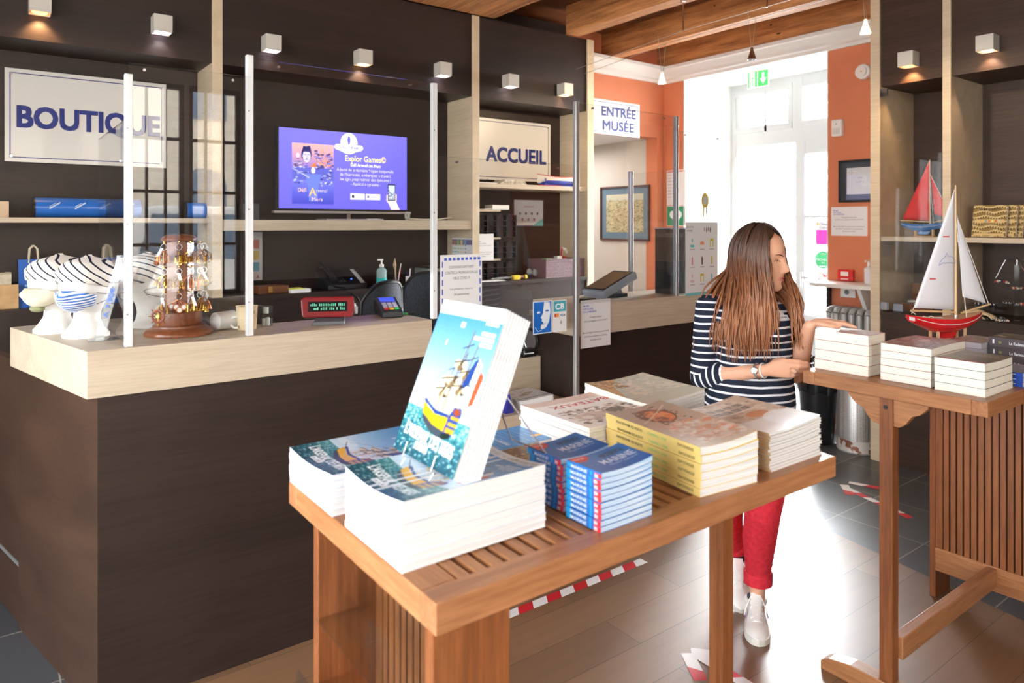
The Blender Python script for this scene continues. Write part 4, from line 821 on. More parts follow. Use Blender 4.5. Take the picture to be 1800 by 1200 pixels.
    m = MB(); m.box((A.x-.008, Y+.001, B.z-.008), (C.x+.008, Y+.05, A.z+.006), BLACK); bz = m.build('housing', t, bevel=.002)
    picture('screen', p, BACKW(A.x, Y-.0005, B.z), w, h, attr_mat('screen_glow', .2, emit=.55), t)
    m = MB(); m.box((A.x-.035, Y-.012, B.z-.03), (C.x+.03, Y+.04, B.z-.014), mat('brushed_silver', (206, 204, 200), .3, .7)); m.build('speaker_bar', t, bevel=.003)
    cx = A.x+w*.52; m = MB(); m.box((cx-.014, Y+.005, 1.655), (cx+.014, Y+.03, B.z-.02), CHROME); m.build('stand_neck', t); m = MB(); m.box((cx-.2, Y-.09, 1.6485), (cx+.22, Y+.1, 1.656), mat('brushed_silver', (206, 204, 200), .3, .7)); m.build('stand_base', t, bevel=.002)
tv()
# ================================================================ CUBE WALL LIGHTS
GL = mat('grey_lamp_housing', (206, 202, 194), .5)
def spot(par, loc, col, e, aim, size=1.7):
    l = bpy.data.lights.new('lamp_light', 'SPOT'); l.energy = e; l.color = col; l.spot_size = size; l.spot_blend = .6; l.shadow_soft_size = .02
    o = bpy.data.objects.new('lamp_light', l); COL.objects.link(o); o.parent = par; o.location = loc; o.rotation_euler = Vector(aim).to_track_quat('-Z', 'Y').to_euler(); return o
def cube_light(x, y, z, facing, label, col, e):
    t = thing('wall_light', label, 'wall light', (x, y, z), 'cube spotlights on the dark headers'); s = .048; m = MB()
    c = (x, y-s-.004, z) if facing == 'y' else (x-s-.004, y, z)
    m.box((c[0]-s, c[1]-s, z-s+.012), (c[0]+s, c[1]+s, z+s), GL)
    for a in (-1, 1):
        m.box((c[0]+a*s-.004*(a > 0), c[1]-s, z-s), (c[0]+a*s+.004*(a < 0), c[1]+s, z-s+.012), GL); m.box((c[0]-s, c[1]+a*s-.004*(a > 0), z-s), (c[0]+s, c[1]+a*s+.004*(a < 0), z-s+.012), GL)
    m.build('housing', t, bevel=.0015)
    m = MB(); m.cyl((c[0], c[1], z-s+.002), (c[0], c[1], z-s+.0115), .034, mat('lamp_lens_%d_%d' % (int(col[2]*100), int(e*10)), (255, int(255*col[1]), int(255*col[2])), .2, emit=6 if e > .5 else 2.5), 20); m.build('lens', t)
    spot(t, (c[0]-x, c[1]-y, -s-.004), col, e, (0, .35, -1) if facing == 'y' else (.35, 0, -1))
WARM = (1, .62, .28); COOL = (.92, .92, 1); MIDW = (1, .72, .5)
for (u, v, col, e, lab) in ((70, 8, WARM, 9, 'leftmost cube wall light, glowing warm orange, above the BOUTIQUE sign'), (284, 44, COOL, 1.6, 'cube wall light with cool dim lens, between the leftmost light and pale upright'),
    (477, 77, COOL, .6, 'cube wall light above the screen post, leftmost in the television bay'), (638, 102, MIDW, 6, 'cube wall light glowing warm above the television, middle of its bay'),
    (778, 123, COOL, .8, 'cube wall light rightmost in the television bay'), (897, 143, COOL, .8, 'cube wall light above the ACCUEIL sign, left of two'), (993, 158, MIDW, 2.2, 'cube wall light above the ACCUEIL sign, right of two')):
    q = PY(u, v, HF-.05); cube_light(q.x, HF, q.z, 'y', lab, col, e)
for (u, v, col, e, lab) in ((1597, 105, WARM, 9, 'warm glowing cube wall light above the glass fronted bay'), (1736, 77, MIDW, 4, 'cube wall light at far right above the open shelf bay')):
    q = PX(u, v, XF-.05); cube_light(XF, q.y, q.z, 'x', lab, col, e)
# ================================================================ CABLE LIGHTS
m = MB(); ST = mat('steel_cable', (190, 186, 178), .3, .8)
m.tube([(3.96, -2.1, 2.99), (3.96, 1.9, 3.0), (3.96, 3.287, 2.985), (3.97, 4.43, 2.915)], .0022, ST, 6)
tag(m.build('light_cable'), 'left one of the two parallel steel cables carrying the hanging lamps', 'cable', 'steel lighting cables')
m = MB(); m.tube([(4.05, -2.1, 2.97), (4.05, 1.9, 2.97), (4.05, 3.5, 2.955), (4.07, 4.43, 2.89)], .0022, ST, 6)
tag(m.build('light_cable'), 'right one of the two parallel steel cables carrying the hanging lamps', 'cable', 'steel lighting cables')
for i, (y, lab) in enumerate(((3.287, 'steel support rod between second beam and cables, left of the hanging spot'), (2.62, 'steel support rod between second beam and cables, above the metal cone lamp'))):
    m = MB(); m.cyl((3.96, y, 2.985), (3.96, y, 3.199), .006, CHROME, 10); m.cyl((3.96, y, 3.19), (3.96, y, 3.2), .02, CHROME, 14); tag(m.build('cable_support'), lab, 'cable support', 'cable supports under the beam')
def hang(u, v, Y, on, lab):
    q = PY(u, v, Y); x = 4.005; z = q.z; t = thing('hanging_lamp', lab, 'lamp', (x, Y, z), 'lamps on the cables'); m = MB()
    m.tube([(3.96, Y, 3.0), (x-.008, Y, z+.06)], .0016, ST, 6); m.tube([(4.05, Y, 2.98), (x+.008, Y, z+.06)], .0016, ST, 6); m.build('support_wire', t)
    m = MB(); m.lathe([(.008, .06), (.01, .045), (.014, .03), (.03, -.02), (.028, -.02), (.012, .02), (.0, .02)], CHROME if not on else mat('lit_reflector', (255, 214, 160), .3, emit=2.0), (x, Y, z), 18); m.build('reflector', t, smooth=True)
    if on:
        m = MB(); m.ball((x, Y, z), .016, mat('lit_bulb', (255, 226, 176), .3, emit=14), 10); m.build('bulb', t, smooth=True); spot(t, (0, 0, -.03), (1, .78, .5), 28 if u < 1400 else 14, (.25, 1, -.55) if u < 1400 else (.6, -.1, -1), 2.4)
hang(1160, 141, 3.52, True, 'small lit lamp hanging on wires in front of the cornice corner')
hang(1323, 100, 2.76, False, 'unlit metal cone lamp hanging on wires above the exit sign')
hang(1519, 52, 2.02, True, 'small lit lamp hanging on wires beside the right upright')
# ================================================================ CLEAR SCREENS
def post(x, y, z0, z1, lab, w=.024, mt=WALU, g='screen posts'):
    t = thing('screen_post', lab, 'post', (x, y, z0), g); m = MB(); m.box((x-w/2, y-.012, z0+.0005), (x+w/2, y+.012, z1), mt); m.build('profile', t, bevel=.002)
    m = MB()
    for q in (.12, .45, .8): m.cyl((x-w*.2, y-.0135, z0+(z1-z0)*q), (x-w*.2, y-.012, z0+(z1-z0)*q), .0035, mat('screw_grey', (150, 150, 152), .3, .6), 8)
    m.build('screw', t)
PYS = 2.685
post(.392, PYS, CZ, 2.125, 'white screen post nearest the striped caps, leftmost'); post(.79, PYS, CZ, 2.245, 'tall white screen post right of the key ring stand'); post(1.577, PYS, CZ, 2.235, 'white screen post at the right end of the first counter')
post(2.405, PYS-.005, .7205, 2.24, 'long aluminium screen post standing on the low shelf', .024, ALU); post(3.195, 2.705, CZ, 2.24, 'aluminium screen post in front of the black display box', .022, ALU); post(3.195, 3.06, CZ, 1.945, 'short aluminium screen post behind the till monitor', .022, ALU)
def pane(lab, a, b, z0, z1, feet=True):
    t = thing('clear_screen', lab, 'screen', (a[0], a[1], z0), 'clear acrylic screens'); a = Vector((a[0], a[1], 0)); b = Vector((b[0], b[1], 0)); d = (b-a).normalized(); n = Vector((-d.y, d.x, 0))*.002; P = [a-n, b-n, b+n, a+n]
    m = MB(); m.prism([(p.x, p.y) for p in P], z0, z1, PLEXI); m.prism([(p.x, p.y) for p in P], z1-.0005, z1+.0008, PLEXE); m.build('sheet', t)
    if feet:
        m = MB()
        for k in (.12, .85):
            q = a+(b-a)*k; m.cyl((q.x-n.x*3, q.y-n.y*3-.003, z1-.02), (q.x, q.y+.003, z1-.02), .005, CHROME, 10)
        m.build('fixing', t)
pane('clear screen in front of the key ring stand reflecting the windows', (.39, 2.672), (.785, 2.672), CZ+.006, 2.162)
pane('clear screen in front of the television', (.80, 2.672), (1.57, 2.672), 1.41, 2.232)
pane('clear screen over the low writing shelf carrying card stickers', (1.59, 2.672), (2.395, 2.672), 1.10, 1.916)
pane('clear screen in front of the till monitor and framed engraving', (2.418, 2.672), (3.184, 2.69), 1.215, 2.235)
pane('clear screen with rosette sticker, rightmost on the second counter', (3.207, 2.69), (3.612, 2.69), 1.215, 2.155)
pane('clear side screen between the caps and the key ring stand', (.39, 2.70), (.39, 3.43), CZ+.006, 1.977, False)
pane('clear side screen beside the till monitor', (3.195, 2.72), (3.195, 3.045), 1.215, 1.93, False)
# ================================================================ POSTERS, NOTICES
NB = mat('notice_blue', (60, 96, 190), .6); TXT = mat('notice_grey_text', (110, 112, 124), .7); SHEET = mat('paper_sheet', (236, 236, 238), .7)
def notice(lab, T, w, h, lines, draw=None, col=SHEET, cat='notice', g=None, name='paper_notice', th=.0008):
    m = MB(); m.box((0, 0, -th), (w, h, 0), col, T)
    for (s_, x, y, sz, al, wd, c) in lines: m.text(s_, T @ Matrix.Translation((x, y, 0)), sz, c, .005, al, wd, .0004)
    if draw: draw(m, T)
    return tag(m.build(name), lab, cat, g)
def museo(w, h): return [('MUSÉE', .02, h-.035, .014, 'l', None, NB), ('NATIONAL', .02, h-.05, .014, 'l', None, NB), ('DE LA MARINE', .02, h-.065, .014, 'l', None, NB), ('Consignes sanitaires', w/2, h*.62, .014, 'c', w*.4, TXT), ('contre la propagation du Virus Covid-19', w/2, h*.54, .014, 'c', w*.78, TXT), ('Merci de privilégier le paiement par carte bancaire', w/2, h*.3, .013, 'c', w*.86, TXT), ('afin d’éviter au maximum la manipulation', w/2, h*.22, .013, 'c', w*.76, TXT), ('des pièces et billets', w/2, h*.14, .013, 'c', w*.36, TXT)]
T = BACKW(2.44, 2.686, .985); notice('white museum notice taped on the front of the second counter', T, .213, .245, museo(.213, .245))
def dash(m, T):
    for i in range(9): m.frect(.02+i*.022, .26, .034+i*.022, .272, NB, T, .0005); 
    for i in range(6): m.frect(.008, .03+i*.04, .014, .055+i*.04, NB, T, .0005); m.frect(.206, .03+i*.04, .212, .055+i*.04, NB, T, .0005)
T = BACKW(1.60, 2.668, 1.20); notice('white sanitary notice with dashed blue frame behind the standing books', T, .22, .285, [('CONSIGNES SANITAIRES', .11, .225, .017, 'c', .13, TXT), ('CONTRE LA PROPAGATION DU', .11, .2, .017, 'c', .17, TXT), ('VIRUS COVID-19', .11, .175, .017, 'c', .09, TXT), ('Les présentes mesures', .11, .13, .012, 'c', .12, TXT), ('30 personnes', .11, .105, .014, 'c', .08, mat('print_dark', (60, 52, 40), .5))], dash)
a = PY(937, 527, 2.668); b = PY(981, 583, 2.668); HB = mat('badge_blue', (24, 100, 186), .4)
def face_badge(m, T):
    w, h = .118, .158; m.frect(.004, .004, w-.004, h-.004, HB, T, .0004)
    m.fpoly([(.068, .154), (.104, .15), (.108, .1), (.1, .06), (.082, .03), (.06, .02), (.046, .026), (.05, .044), (.066, .05), (.06, .058), (.052, .06), (.056, .07), (.046, .078), (.062, .1)], WH, T, .0008)
    m.fell(.034, .104, .011, .005, WH, T, .0008, 14); m.fell(.086, .11, .011, .0045, HB, T, .0012, 14)
    m.tube([T @ Vector((.012, .034, .001)), T @ Vector((.03, .012, .001)), T @ Vector((.052, .018, .001))], .0012, WH, 5); m.tube([T @ Vector((.038, .05, .001)), T @ Vector((.06, .044, .001)), T @ Vector((.08, .05, .001))], .001, HB, 5)
notice('blue and white sticker of a divided face on the clear screen', BACKW(a.x, 2.668, b.z), .118, .158, [], face_badge, WH, 'sticker', name='window_sticker')
def cb(m, T):
    m.frect(.004, .1, .084, .152, mat('cb_teal', (64, 160, 176), .4), T, .0004); m.text('CB', T @ Matrix.Translation((.044, .112, 0)), .038, WH, .05, 'c', .056, .0008)
    m.frect(.004, .07, .042, .094, mat('card_cream', (226, 220, 210), .5), T, .0004); m.fell(.018, .082, .009, .009, mat('card_red', (206, 50, 40), .5), T, .0006, 16); m.fell(.029, .082, .009, .009, mat('card_orange', (236, 150, 50), .5), T, .0008, 16)
    m.frect(.044, .07, .084, .094, WH, T, .0004); m.text('VISA', T @ Matrix.Translation((.064, .075, 0)), .018, mat('visa_blue', (40, 60, 130), .5), .02, 'c', .034, .0006)
    for r in (.004, .008, .012): m.tube([T @ Vector((.044+r*math.cos(q), .045+r*1.1*math.sin(q), .001)) for q in (-.9, -.4, 0, .4, .9)], .0007, TXT, 5)
notice('bank card payment sticker on the clear screen beside the face sticker', BACKW(a.x+.124, 2.668, b.z), .088, .156, [], cb, SHEET, 'sticker', name='window_sticker')
# hygiene poster on rightmost clear screen
a = PY(1205, 390, 2.682); b = PY(1262, 515, 2.682)
def hyg(m, T):
    w = b.x-a.x; h = a.z-b.z; cols = [(90, 190, 196), (230, 150, 110), (200, 190, 50), (230, 130, 160), (90, 60, 50), (190, 190, 40), (226, 190, 200), (200, 180, 40), (120, 190, 210)]
    m.frect(0, 0, w, .016, mat('p_teal', (110, 186, 190), .6), T, .0004)
    for k in range(9):
        i, j = k % 3, k//3; cx = w*(.2+.3*i); cy = h*(.7-.24*j); c = mat('poster_ink_%d' % k, cols[k], .6)
        if k in (0, 6): m.fell(cx, cy-.012, .02, .008, c, T, .0006, 14); m.fell(cx, cy+.02, .006, .012, c, T, .0006, 10)
        elif k == 1: m.add([(cx+.02*math.cos(t), cy+.022*math.sin(t)-.005, .0006) for t in [math.pi*q/10 for q in range(11)]], [tuple(range(11))], c, T)
        elif k in (2, 7): m.frect(cx-.016, cy-.02, cx+.016, cy+.03, c, T, .0005); m.frect(cx-.009, cy-.02, cx+.009, cy+.016, SHEET, T, .0009)
        else: m.frect(cx-.006, cy-.02, cx+.006, cy+.026, c, T, .0006)
        m.frect(cx-.022, cy-.034, cx+.022, cy-.031, TXT, T, .0005)
    for i in range(4): m.fell(w*.58+i*.017, h*.9-.004*(i % 2), .004, .014+.003*(i % 2), mat('poster_ink_4', cols[4], .6), T, .0006, 10)
    m.text('LES GESTES', T @ Matrix.Translation((.012, h*.92, 0)), .014, TXT, 0, 'l', .06, .0005); m.text('BARRIÈRES', T @ Matrix.Translation((.012, h*.87, 0)), .014, TXT, 0, 'l', .05, .0005)
notice('white hygiene poster with small coloured drawings on the rightmost clear screen', BACKW(a.x, 2.682, b.z), b.x-a.x, a.z-b.z, [], hyg, cat='poster', name='wall_poster')
# rosette sticker
q = PY(1239, 352, 2.685); m = MB(); T = BACKW(q.x, 2.684, q.z); RY = mat('rosette_yellow', (232, 206, 96), .5)
for i in range(14):
    c, s_ = math.cos(i*math.pi/7), math.sin(i*math.pi/7); m.fell(.028*c, .036*s_, .009, .011, RY, T, .0004, 10)
m.fell(0, 0, .03, .038, RY, T, .0006); m.fell(0, 0, .02, .026, mat('rosette_grey', (206, 204, 206), .5), T, .0009)
m.fpoly([(-.018, -.03), (-.004, -.03), (-.008, -.11), (-.016, -.1), (-.024, -.112)], RY, T, .0002); m.fpoly([(.004, -.03), (.018, -.03), (.024, -.11), (.016, -.098), (.008, -.112)], mat('ribbon_grey', (214, 212, 208), .5), T, .0002)
tag(m.build('rosette_sticker'), 'yellow rosette sticker with ribbons on the clear screen', 'sticker')
# ================================================================ PASSAGE + WALL ITEMS NEAR ENTRANCE
def framed(lab, T, w, h, fc, mc, pic, fw=.02, mw=.06, name='framed_picture', cat='picture'):
    t = thing(name, lab, cat, tuple(T @ Vector((0, 0, 0)))); m = MB(T)
    m.box((0, 0, 0), (w, fw, .022), fc); m.box((0, h-fw, 0), (w, h, .022), fc); m.box((0, fw, 0), (fw, h-fw, .022), fc); m.box((w-fw, fw, 0), (w, h-fw, .022), fc); m.build('frame', t, bevel=.001)
    m = MB(T); m.box((fw, fw, .001), (w-fw, h-fw, .006), mc); m.build('mat_board', t)
    picture('print', pic, T @ Matrix.Translation((fw+mw, fw+mw, .0075)), w-2*fw-2*mw, h-2*fw-2*mw, PRINTM, t)
    m = MB(T); m.box((fw, fw, .010), (w-fw, h-fw, .012), PLEXI); m.build('glazing', t)
p = Pic(560, 470, 120, (206, 190, 150)); p.grad(400, 470, (206, 206, 190), (226, 216, 186)); p.speck(0, 0, 560, 400, [(150, 136, 96), (120, 112, 80), (190, 176, 136), (96, 92, 66), (220, 206, 166)], 900, 9, 31)
for j in range(9): p.speck(120, 110+j*22, 520, 118+j*22, [(170, 110, 84), (140, 96, 76), (206, 186, 150)], 60, 5, j)
A = PX(1057, 331, 5.499); B = PX(1143, 323, 5.499); Cc = PX(1143, 422, 5.499)
framed('framed old engraving of a harbour town with blue mount in the passage', SIDEW(5.499, A.y, Cc.z-.01), A.y-B.y, A.z-Cc.z+.02, mat('mahogany_frame', (84, 50, 42), .4), mat('blue_mount', (104, 128, 148), .7), p, .018, .07)
A = PX(1476, 283, 5.594); p = Pic(300, 200, 80, (228, 230, 236)); p.ell(40, 165, 16, 16, (206, 170, 160), .7); p.ell(40, 165, 11, 11, (228, 230, 236)); p.text('CERTIFICAT', 110, 120, 12, (150, 152, 164), 0); p.text('QUALITÉ TOURISME', 90, 90, 9, (150, 152, 164), 0)
framed('black framed certificate on the terracotta wall beside the pale upright', SIDEW(5.594, A.y, PX(1476, 356, 5.594).z), .37, A.z-PX(1476, 356, 5.594).z, BLACK, mat('grey_mount', (70, 74, 84), .5), p, .018, .045)
a = PX(1461, 364, 5.598); b = PX(1461, 414, 5.598)
notice('white museum notice on the terracotta wall under the certificate', SIDEW(5.597, a.y, b.z), .3, a.z-b.z, museo(.3, a.z-b.z))
def plain(m, T): pass
a = PX(1172, 300, 5.598); b = PX(1205, 360, 5.598)
def lst(m, T):
    w = a.y-b.y; h = a.z-b.z; m.frect(.006, h-.02, w-.006, h-.008, mat('soft_red', (206, 110, 110), .6), T, .0004)
    for i in range(8): m.frect(.012, h-.05-i*.032, .06, h-.046-i*.032, TXT, T, .0004); m.fell(.085, h-.048-i*.032, .006, .006, NB if i % 3 else mat('soft_red', (206, 110, 110), .6), T, .0004, 8); m.frect(.12, h-.05-i*.032, .16, h-.047-i*.032, TXT, T, .0004)
notice('white rounded list notice above the defibrillator sign', SIDEW(5.597, a.y, b.z), a.y-b.y, a.z-b.z, [], lst)
a = PX(1172, 362, 5.598); b = PX(1205, 397, 5.598); GR = mat('safety_green', (30, 130, 90), .5)
def aed(m, T):
    w = a.y-b.y; h = a.z-b.z; m.frect(.005, .005, w-.005, h-.005, GR, T, .0004); m.fell(w*.36, h*.56, w*.2, h*.2, WH, T, .0007); m.fell(w*.62, h*.56, w*.2, h*.2, WH, T, .0007)
    m.fpoly([(w*.19, h*.5), (w*.8, h*.5), (w*.5, h*.12)], WH, T, .0008); m.fpoly([(w*.62, h*.66), (w*.44, h*.42), (w*.53, h*.42), (w*.45, h*.24), (w*.66, h*.48), (w*.56, h*.48)], GR, T, .0012)
notice('green defibrillator sign with white heart on the terracotta strip', SIDEW(5.597, a.y, b.z), a.y-b.y, a.z-b.z, [], aed, WH, 'sign', name='safety_sign')
# extinguisher
q = PX(1168, 420, 5.5); m = MB(); RD = mat('fire_red', (200, 34, 34), .3, coat=.4)
t = thing('fire_extinguisher', 'red fire extinguisher hanging at the passage corner behind the black box', 'extinguisher', (5.5, 4.80, 1.2)); m.lathe([(.07, 0), (.075, .02), (.075, .36), (.05, .42), (.02, .44), (.02, .46)], RD, (5.5, 4.80, 1.02), 20); m.build('cylinder', t, smooth=True)
m = MB(); m.box((5.46, 4.77, 1.48), (5.54, 4.82, 1.5), BLACK); m.tube([(5.5, 4.78, 1.48), (5.42, 4.74, 1.4), (5.41, 4.73, 1.2)], .01, BLACK); m.build('valve', t)
# exit sign under the soffit
q0 = PX(1314, 128, 5.9); q1 = PX(1351, 150, 5.9); t = thing('exit_sign', 'green and white emergency exit sign with running figure under the entrance soffit', 'sign', (5.9, q0.y, q1.z)); T = SIDEW(5.9, q0.y, q1.z); w = q0.y-q1.y; h = q0.z-q1.z
EG = mat('exit_green', (60, 176, 90), .4, emit=.5); EW = mat('exit_white', (244, 248, 240), .4, emit=.5)
m = MB(T); m.box((0, 0, -.01), (w, h, 0), EW); m.frect(.006, .006, w*.46, h-.006, EW, I4, .0005); m.frect(w*.5, .006, w-.006, h-.006, EG, I4, .0005); m.frect(.006, .006, w*.1, h-.006, EG, I4, .0008); m.frect(w*.36, .006, w*.46, h-.006, EG, I4, .0008)
m.fell(w*.28, h*.78, .007, .009, EG, I4, .001, 12); m.tube([(w*.27, h*.68, .001), (w*.22, h*.4, .001), (w*.14, h*.28, .001)], .004, EG, 6); m.tube([(w*.22, h*.42, .001), (w*.28, h*.3, .001), (w*.27, h*.1, .001)], .004, EG, 6); m.tube([(w*.16, h*.56, .001), (w*.26, h*.62, .001), (w*.34, h*.5, .001)], .003, EG, 6)
m.fpoly([(w*.7, h*.86), (w*.8, h*.86), (w*.8, h*.5), (w*.9, h*.5), (w*.75, h*.16), (w*.6, h*.5), (w*.7, h*.5)], EW, I4, .001); m.build('panel', t)
m = MB(T); m.box((-.03, h+.004, -.03), (w+.02, h+.03, .02), WPAINT); m.box((.02, h, -.008), (.03, h+.005, -.002), WPAINT); m.box((w-.03, h, -.008), (w-.02, h+.005, -.002), WPAINT); m.build('housing', t)
m = MB(T); zz = DZ-(q1.z); m.cyl((w/2, h+.03, -.005), (w/2, zz-.001, -.005), .008, WPAINT, 10); m.build('hanger', t)
# detector, siren
q = PX(1475, 227, 5.598); t = thing('motion_detector', 'white motion detector box on the terracotta wall', 'detector', (5.598, q.y, q.z)); T = SIDEW(5.598, q.y, q.z); m = MB(T); m.box((-.045, -.06, 0), (.045, .075, .045), WHITE); m.build('housing', t, bevel=.01); m = MB(T); m.box((-.03, -.045, .045), (.03, .005, .05), mat('lens_grey', (214, 214, 212), .3)); m.cyl((0, .04, .045), (0, .04, .047), .005, TXT, 10); m.build('sensor', t)
q = PX(1521, 127, 5.598); t = thing('alarm_siren', 'round white alarm siren beside the pale upright', 'siren', (5.598, q.y, q.z)); T = SIDEW(5.598, q.y, q.z); m = MB(T); m.cyl((0, 0, 0), (0, 0, .05), .06, WHITE, 28); m.build('housing', t, bevel=.006); m = MB(T); m.cyl((0, 0, .05), (0, 0, .065), .038, WHITE, 24); m.cyl((0, 0, .065), (0, 0, .067), .007, mat('amber', (220, 170, 60), .4), 10); m.build('grille', t)
# door stickers on the right leaf glass
def dstick(lab, u0, v0, u1, v1, draw, col):
    a = PX(u0, v0, 6.366); b = PX(u1, v1, 6.366); notice(lab, SIDEW(6.366, a.y, b.z), a.y-b.y, a.z-b.z, [], lambda m, T: draw(m, T, a.y-b.y, a.z-b.z), col, 'sticker', name='door_sticker')
dstick('magenta holiday voucher sticker on the door glass', 1434, 388, 1466, 431, lambda m, T, w, h: (m.frect(0, 0, w, h*.62, mat('magenta', (226, 60, 170), .5), T, .0005), m.text('Chèque', T @ Matrix.Translation((w*.2, h*.82, 0)), .03, TXT, .01, 'l', w*.6, .0005), m.text('Culture', T @ Matrix.Translation((w*.2, h*.68, 0)), .03, TXT, .01, 'l', w*.6, .0005), m.fell(w*.09, h*.87, .012, .012, mat('orange_dot', (240, 160, 70), .5), T, .0006, 10)), SHEET)
a = PX(1433, 456, 6.366); m = MB(); T = SIDEW(6.366, a.y-.08, a.z); MG = mat('guide_green', (60, 170, 110), .5); m.lathe([(.085, -.0008), (.085, 0)], MG, (0, 0, 0), 32, T); m.text('MICHELIN', T @ Matrix.Translation((0, -.008, 0)), .03, WH, .02, 'c', .14, .0006); m.text('2021', T @ Matrix.Translation((0, .05, 0)), .018, WH, .01, 'c', .05, .0006); m.text('★★', T @ Matrix.Translation((0, -.035, 0)), .02, WH, .01, 'c', .035, .0006); m.frect(-.04, -.065, .04, -.055, WH, T, .0006); tag(m.build('door_sticker'), 'round green guide sticker on the door glass', 'sticker')
dstick('white sticker with red swallow and blue corner on the door glass', 1437, 476, 1466, 497, lambda m, T, w, h: (m.fpoly([(w*.3, h*.8), (w*.5, h*.6), (w*.7, h*.65), (w*.5, h*.5), (w*.4, h*.5)], mat('swallow_red', (214, 80, 70), .5), T, .0005), m.fpoly([(0, 0), (w*.5, 0), (0, h*.3)], NB, T, .0005)), SHEET)
# wall shelf, call point, sanitiser, radiator, bins
RX = 5.598
t = thing('wall_shelf', 'pale rounded wall shelf with white bracket above the radiator', 'shelf', (5.5, 2.95, 1.19)); q = PX(1447, 498, 5.35)
zs = 1.62-(498-394)*5.35/ray(1480).x
pts = [(5.596, 3.16), (5.40, 3.16), (5.29, 3.12), (5.25, 3.05), (5.25, 2.5), (5.596, 2.5)]; m = MB(); m.prism(pts, zs-.03, zs, mat('pale_laminate', (232, 228, 222), .3)); m.build('shelf_board', t, bevel=.003)
m = MB(); m.prism([(0, 0), (-.26, 0), (-.24, -.03), (-.03, -.34), (0, -.34)], -.015, .015, WHITE, frame((5.596, 2.75, zs-.031), (1, 0, 0), (0, 0, 1))); m.build('bracket', t)
m = MB(); m.box((5.56, 3.1, .84), (5.592, 3.128, zs-.032), BLACK); m.build('black_side_strip', t)
m = MB(); T = SIDEW(5.597, 3.02, zs-.13); m.box((0, 0, 0), (.12, .085, .01), WHITE, T); m.cyl((.05, .042, .01), (.05, .042, .012), .02, GREYP, 16, T=T); tag(m.build('wall_socket', bevel=.002), 'white wall socket under the pale wall shelf', 'socket')
t = thing('fire_call_point', 'small red fire alarm call point on the wall above the shelf', 'alarm', (5.598, 3.0, zs+.05)); a = PX(1477, 473, 5.598); b = PX(1503, 494, 5.598); T = SIDEW(5.598, a.y, max(b.z, zs+.003)); m = MB(T); m.box((0, 0, 0), (a.y-b.y, a.z-b.z, .045), RD); m.build('housing', t, bevel=.004); m = MB(T); m.box((.03, .04, .045), (.09, .075, .047), WHITE); m.frect(.03, .012, .09, .02, WH, I4, .046); m.build('press_plate', t)
a = PX(1527, 497, 5.45); t = thing('soap_bottle', 'clear hand gel bottle with white pump on the pale wall shelf', 'bottle', (5.45, a.y, zs)); m = MB(); m.lathe([(.03, .001), (.032, .02), (.032, .12), (.012, .135), (.012, .14)], mat('milky_plastic', (226, 228, 232), .25, alpha=.75), (5.45, a.y, zs), 18); m.build('bottle_body', t, smooth=True); m = MB(); m.cyl((5.45, a.y, zs+.14), (5.45, a.y, zs+.175), .008, WHITE); m.box((5.40, a.y-.006, zs+.172), (5.46, a.y+.006, zs+.182), WHITE); m.build('pump', t)
t = thing('radiator', 'grey cast iron column radiator below the wall shelf', 'radiator', (5.45, 2.7, 0)); RG = mat('radiator_grey', (190, 192, 192), .35, .3)
ya = PX(1454, 560, 5.42).y; zt = PX(1454, 541, 5.42).z
for i in range(9):
    y = ya-.03-i*.062; m = MB()
    for x in (5.39, 5.47, 5.55): m.tube([(x, y, .12), (x, y, zt-.03)], .02, RG, 10)
    m.tube([(5.385, y, zt-.03), (5.40, y, zt-.008), (5.47, y, zt), (5.54, y, zt-.008), (5.56, y, zt-.03)], .024, RG, 10); m.tube([(5.385, y, .13), (5.47, y, .1), (5.56, y, .13)], .024, RG, 10)
    if i in (0, 8): m.box((5.38, y-.015, 0.001), (5.42, y+.015, .12), RG); m.box((5.53, y-.015, 0.001), (5.57, y+.015, .12), RG)
    m.build('column', t, smooth=60)
q = PZ(1441, 786, 0); t = thing('waste_bin', 'black waste bin lined with a shiny black bag below the entrance wall', 'bin', (q.x+.08, q.y, 0)); c = (q.x+.12, q.y+.085, 0)
bz = .60; m = MB(); m.lathe([(.105, .001), (.11, .02), (.14, bz-.05), (.13, bz-.05), (.1, .02)], BLACK, c, 28); m.build('bin_body', t, smooth=True)
m = MB(); rr = random.Random(4); n = 36; BAG = mat('black_bag', (16, 16, 18), .18, coat=.5)
prof_ = [(.142, bz-.22), (.15, bz-.17), (.152, bz-.09), (.158, bz-.03), (.162, bz+.0), (.156, bz+.014), (.145, bz+.005), (.125, bz-.01), (.1, bz+.02), (.06, bz-.02)]
vs = []
for k, (r, z) in enumerate(prof_):
    for j in range(n):
        a_ = 2*math.pi*j/n; w_ = rr.uniform(-1, 1); rr2 = r*(1+.035*math.sin(a_*5+k)+.02*w_*(k > 2)); vs.append((c[0]+rr2*math.cos(a_), c[1]+rr2*math.sin(a_), z+.010*math.sin(a_*7+k*1.3)+(.022*w_ if k > 5 else .004*w_)))
m.add(vs, [(i*n+j, i*n+(j+1) % n, (i+1)*n+(j+1) % n, (i+1)*n+j) for i in range(len(prof_)-1) for j in range(n)]+[tuple(range((len(prof_)-1)*n, len(prof_)*n))], BAG); m.build('bin_liner', t, smooth=50)
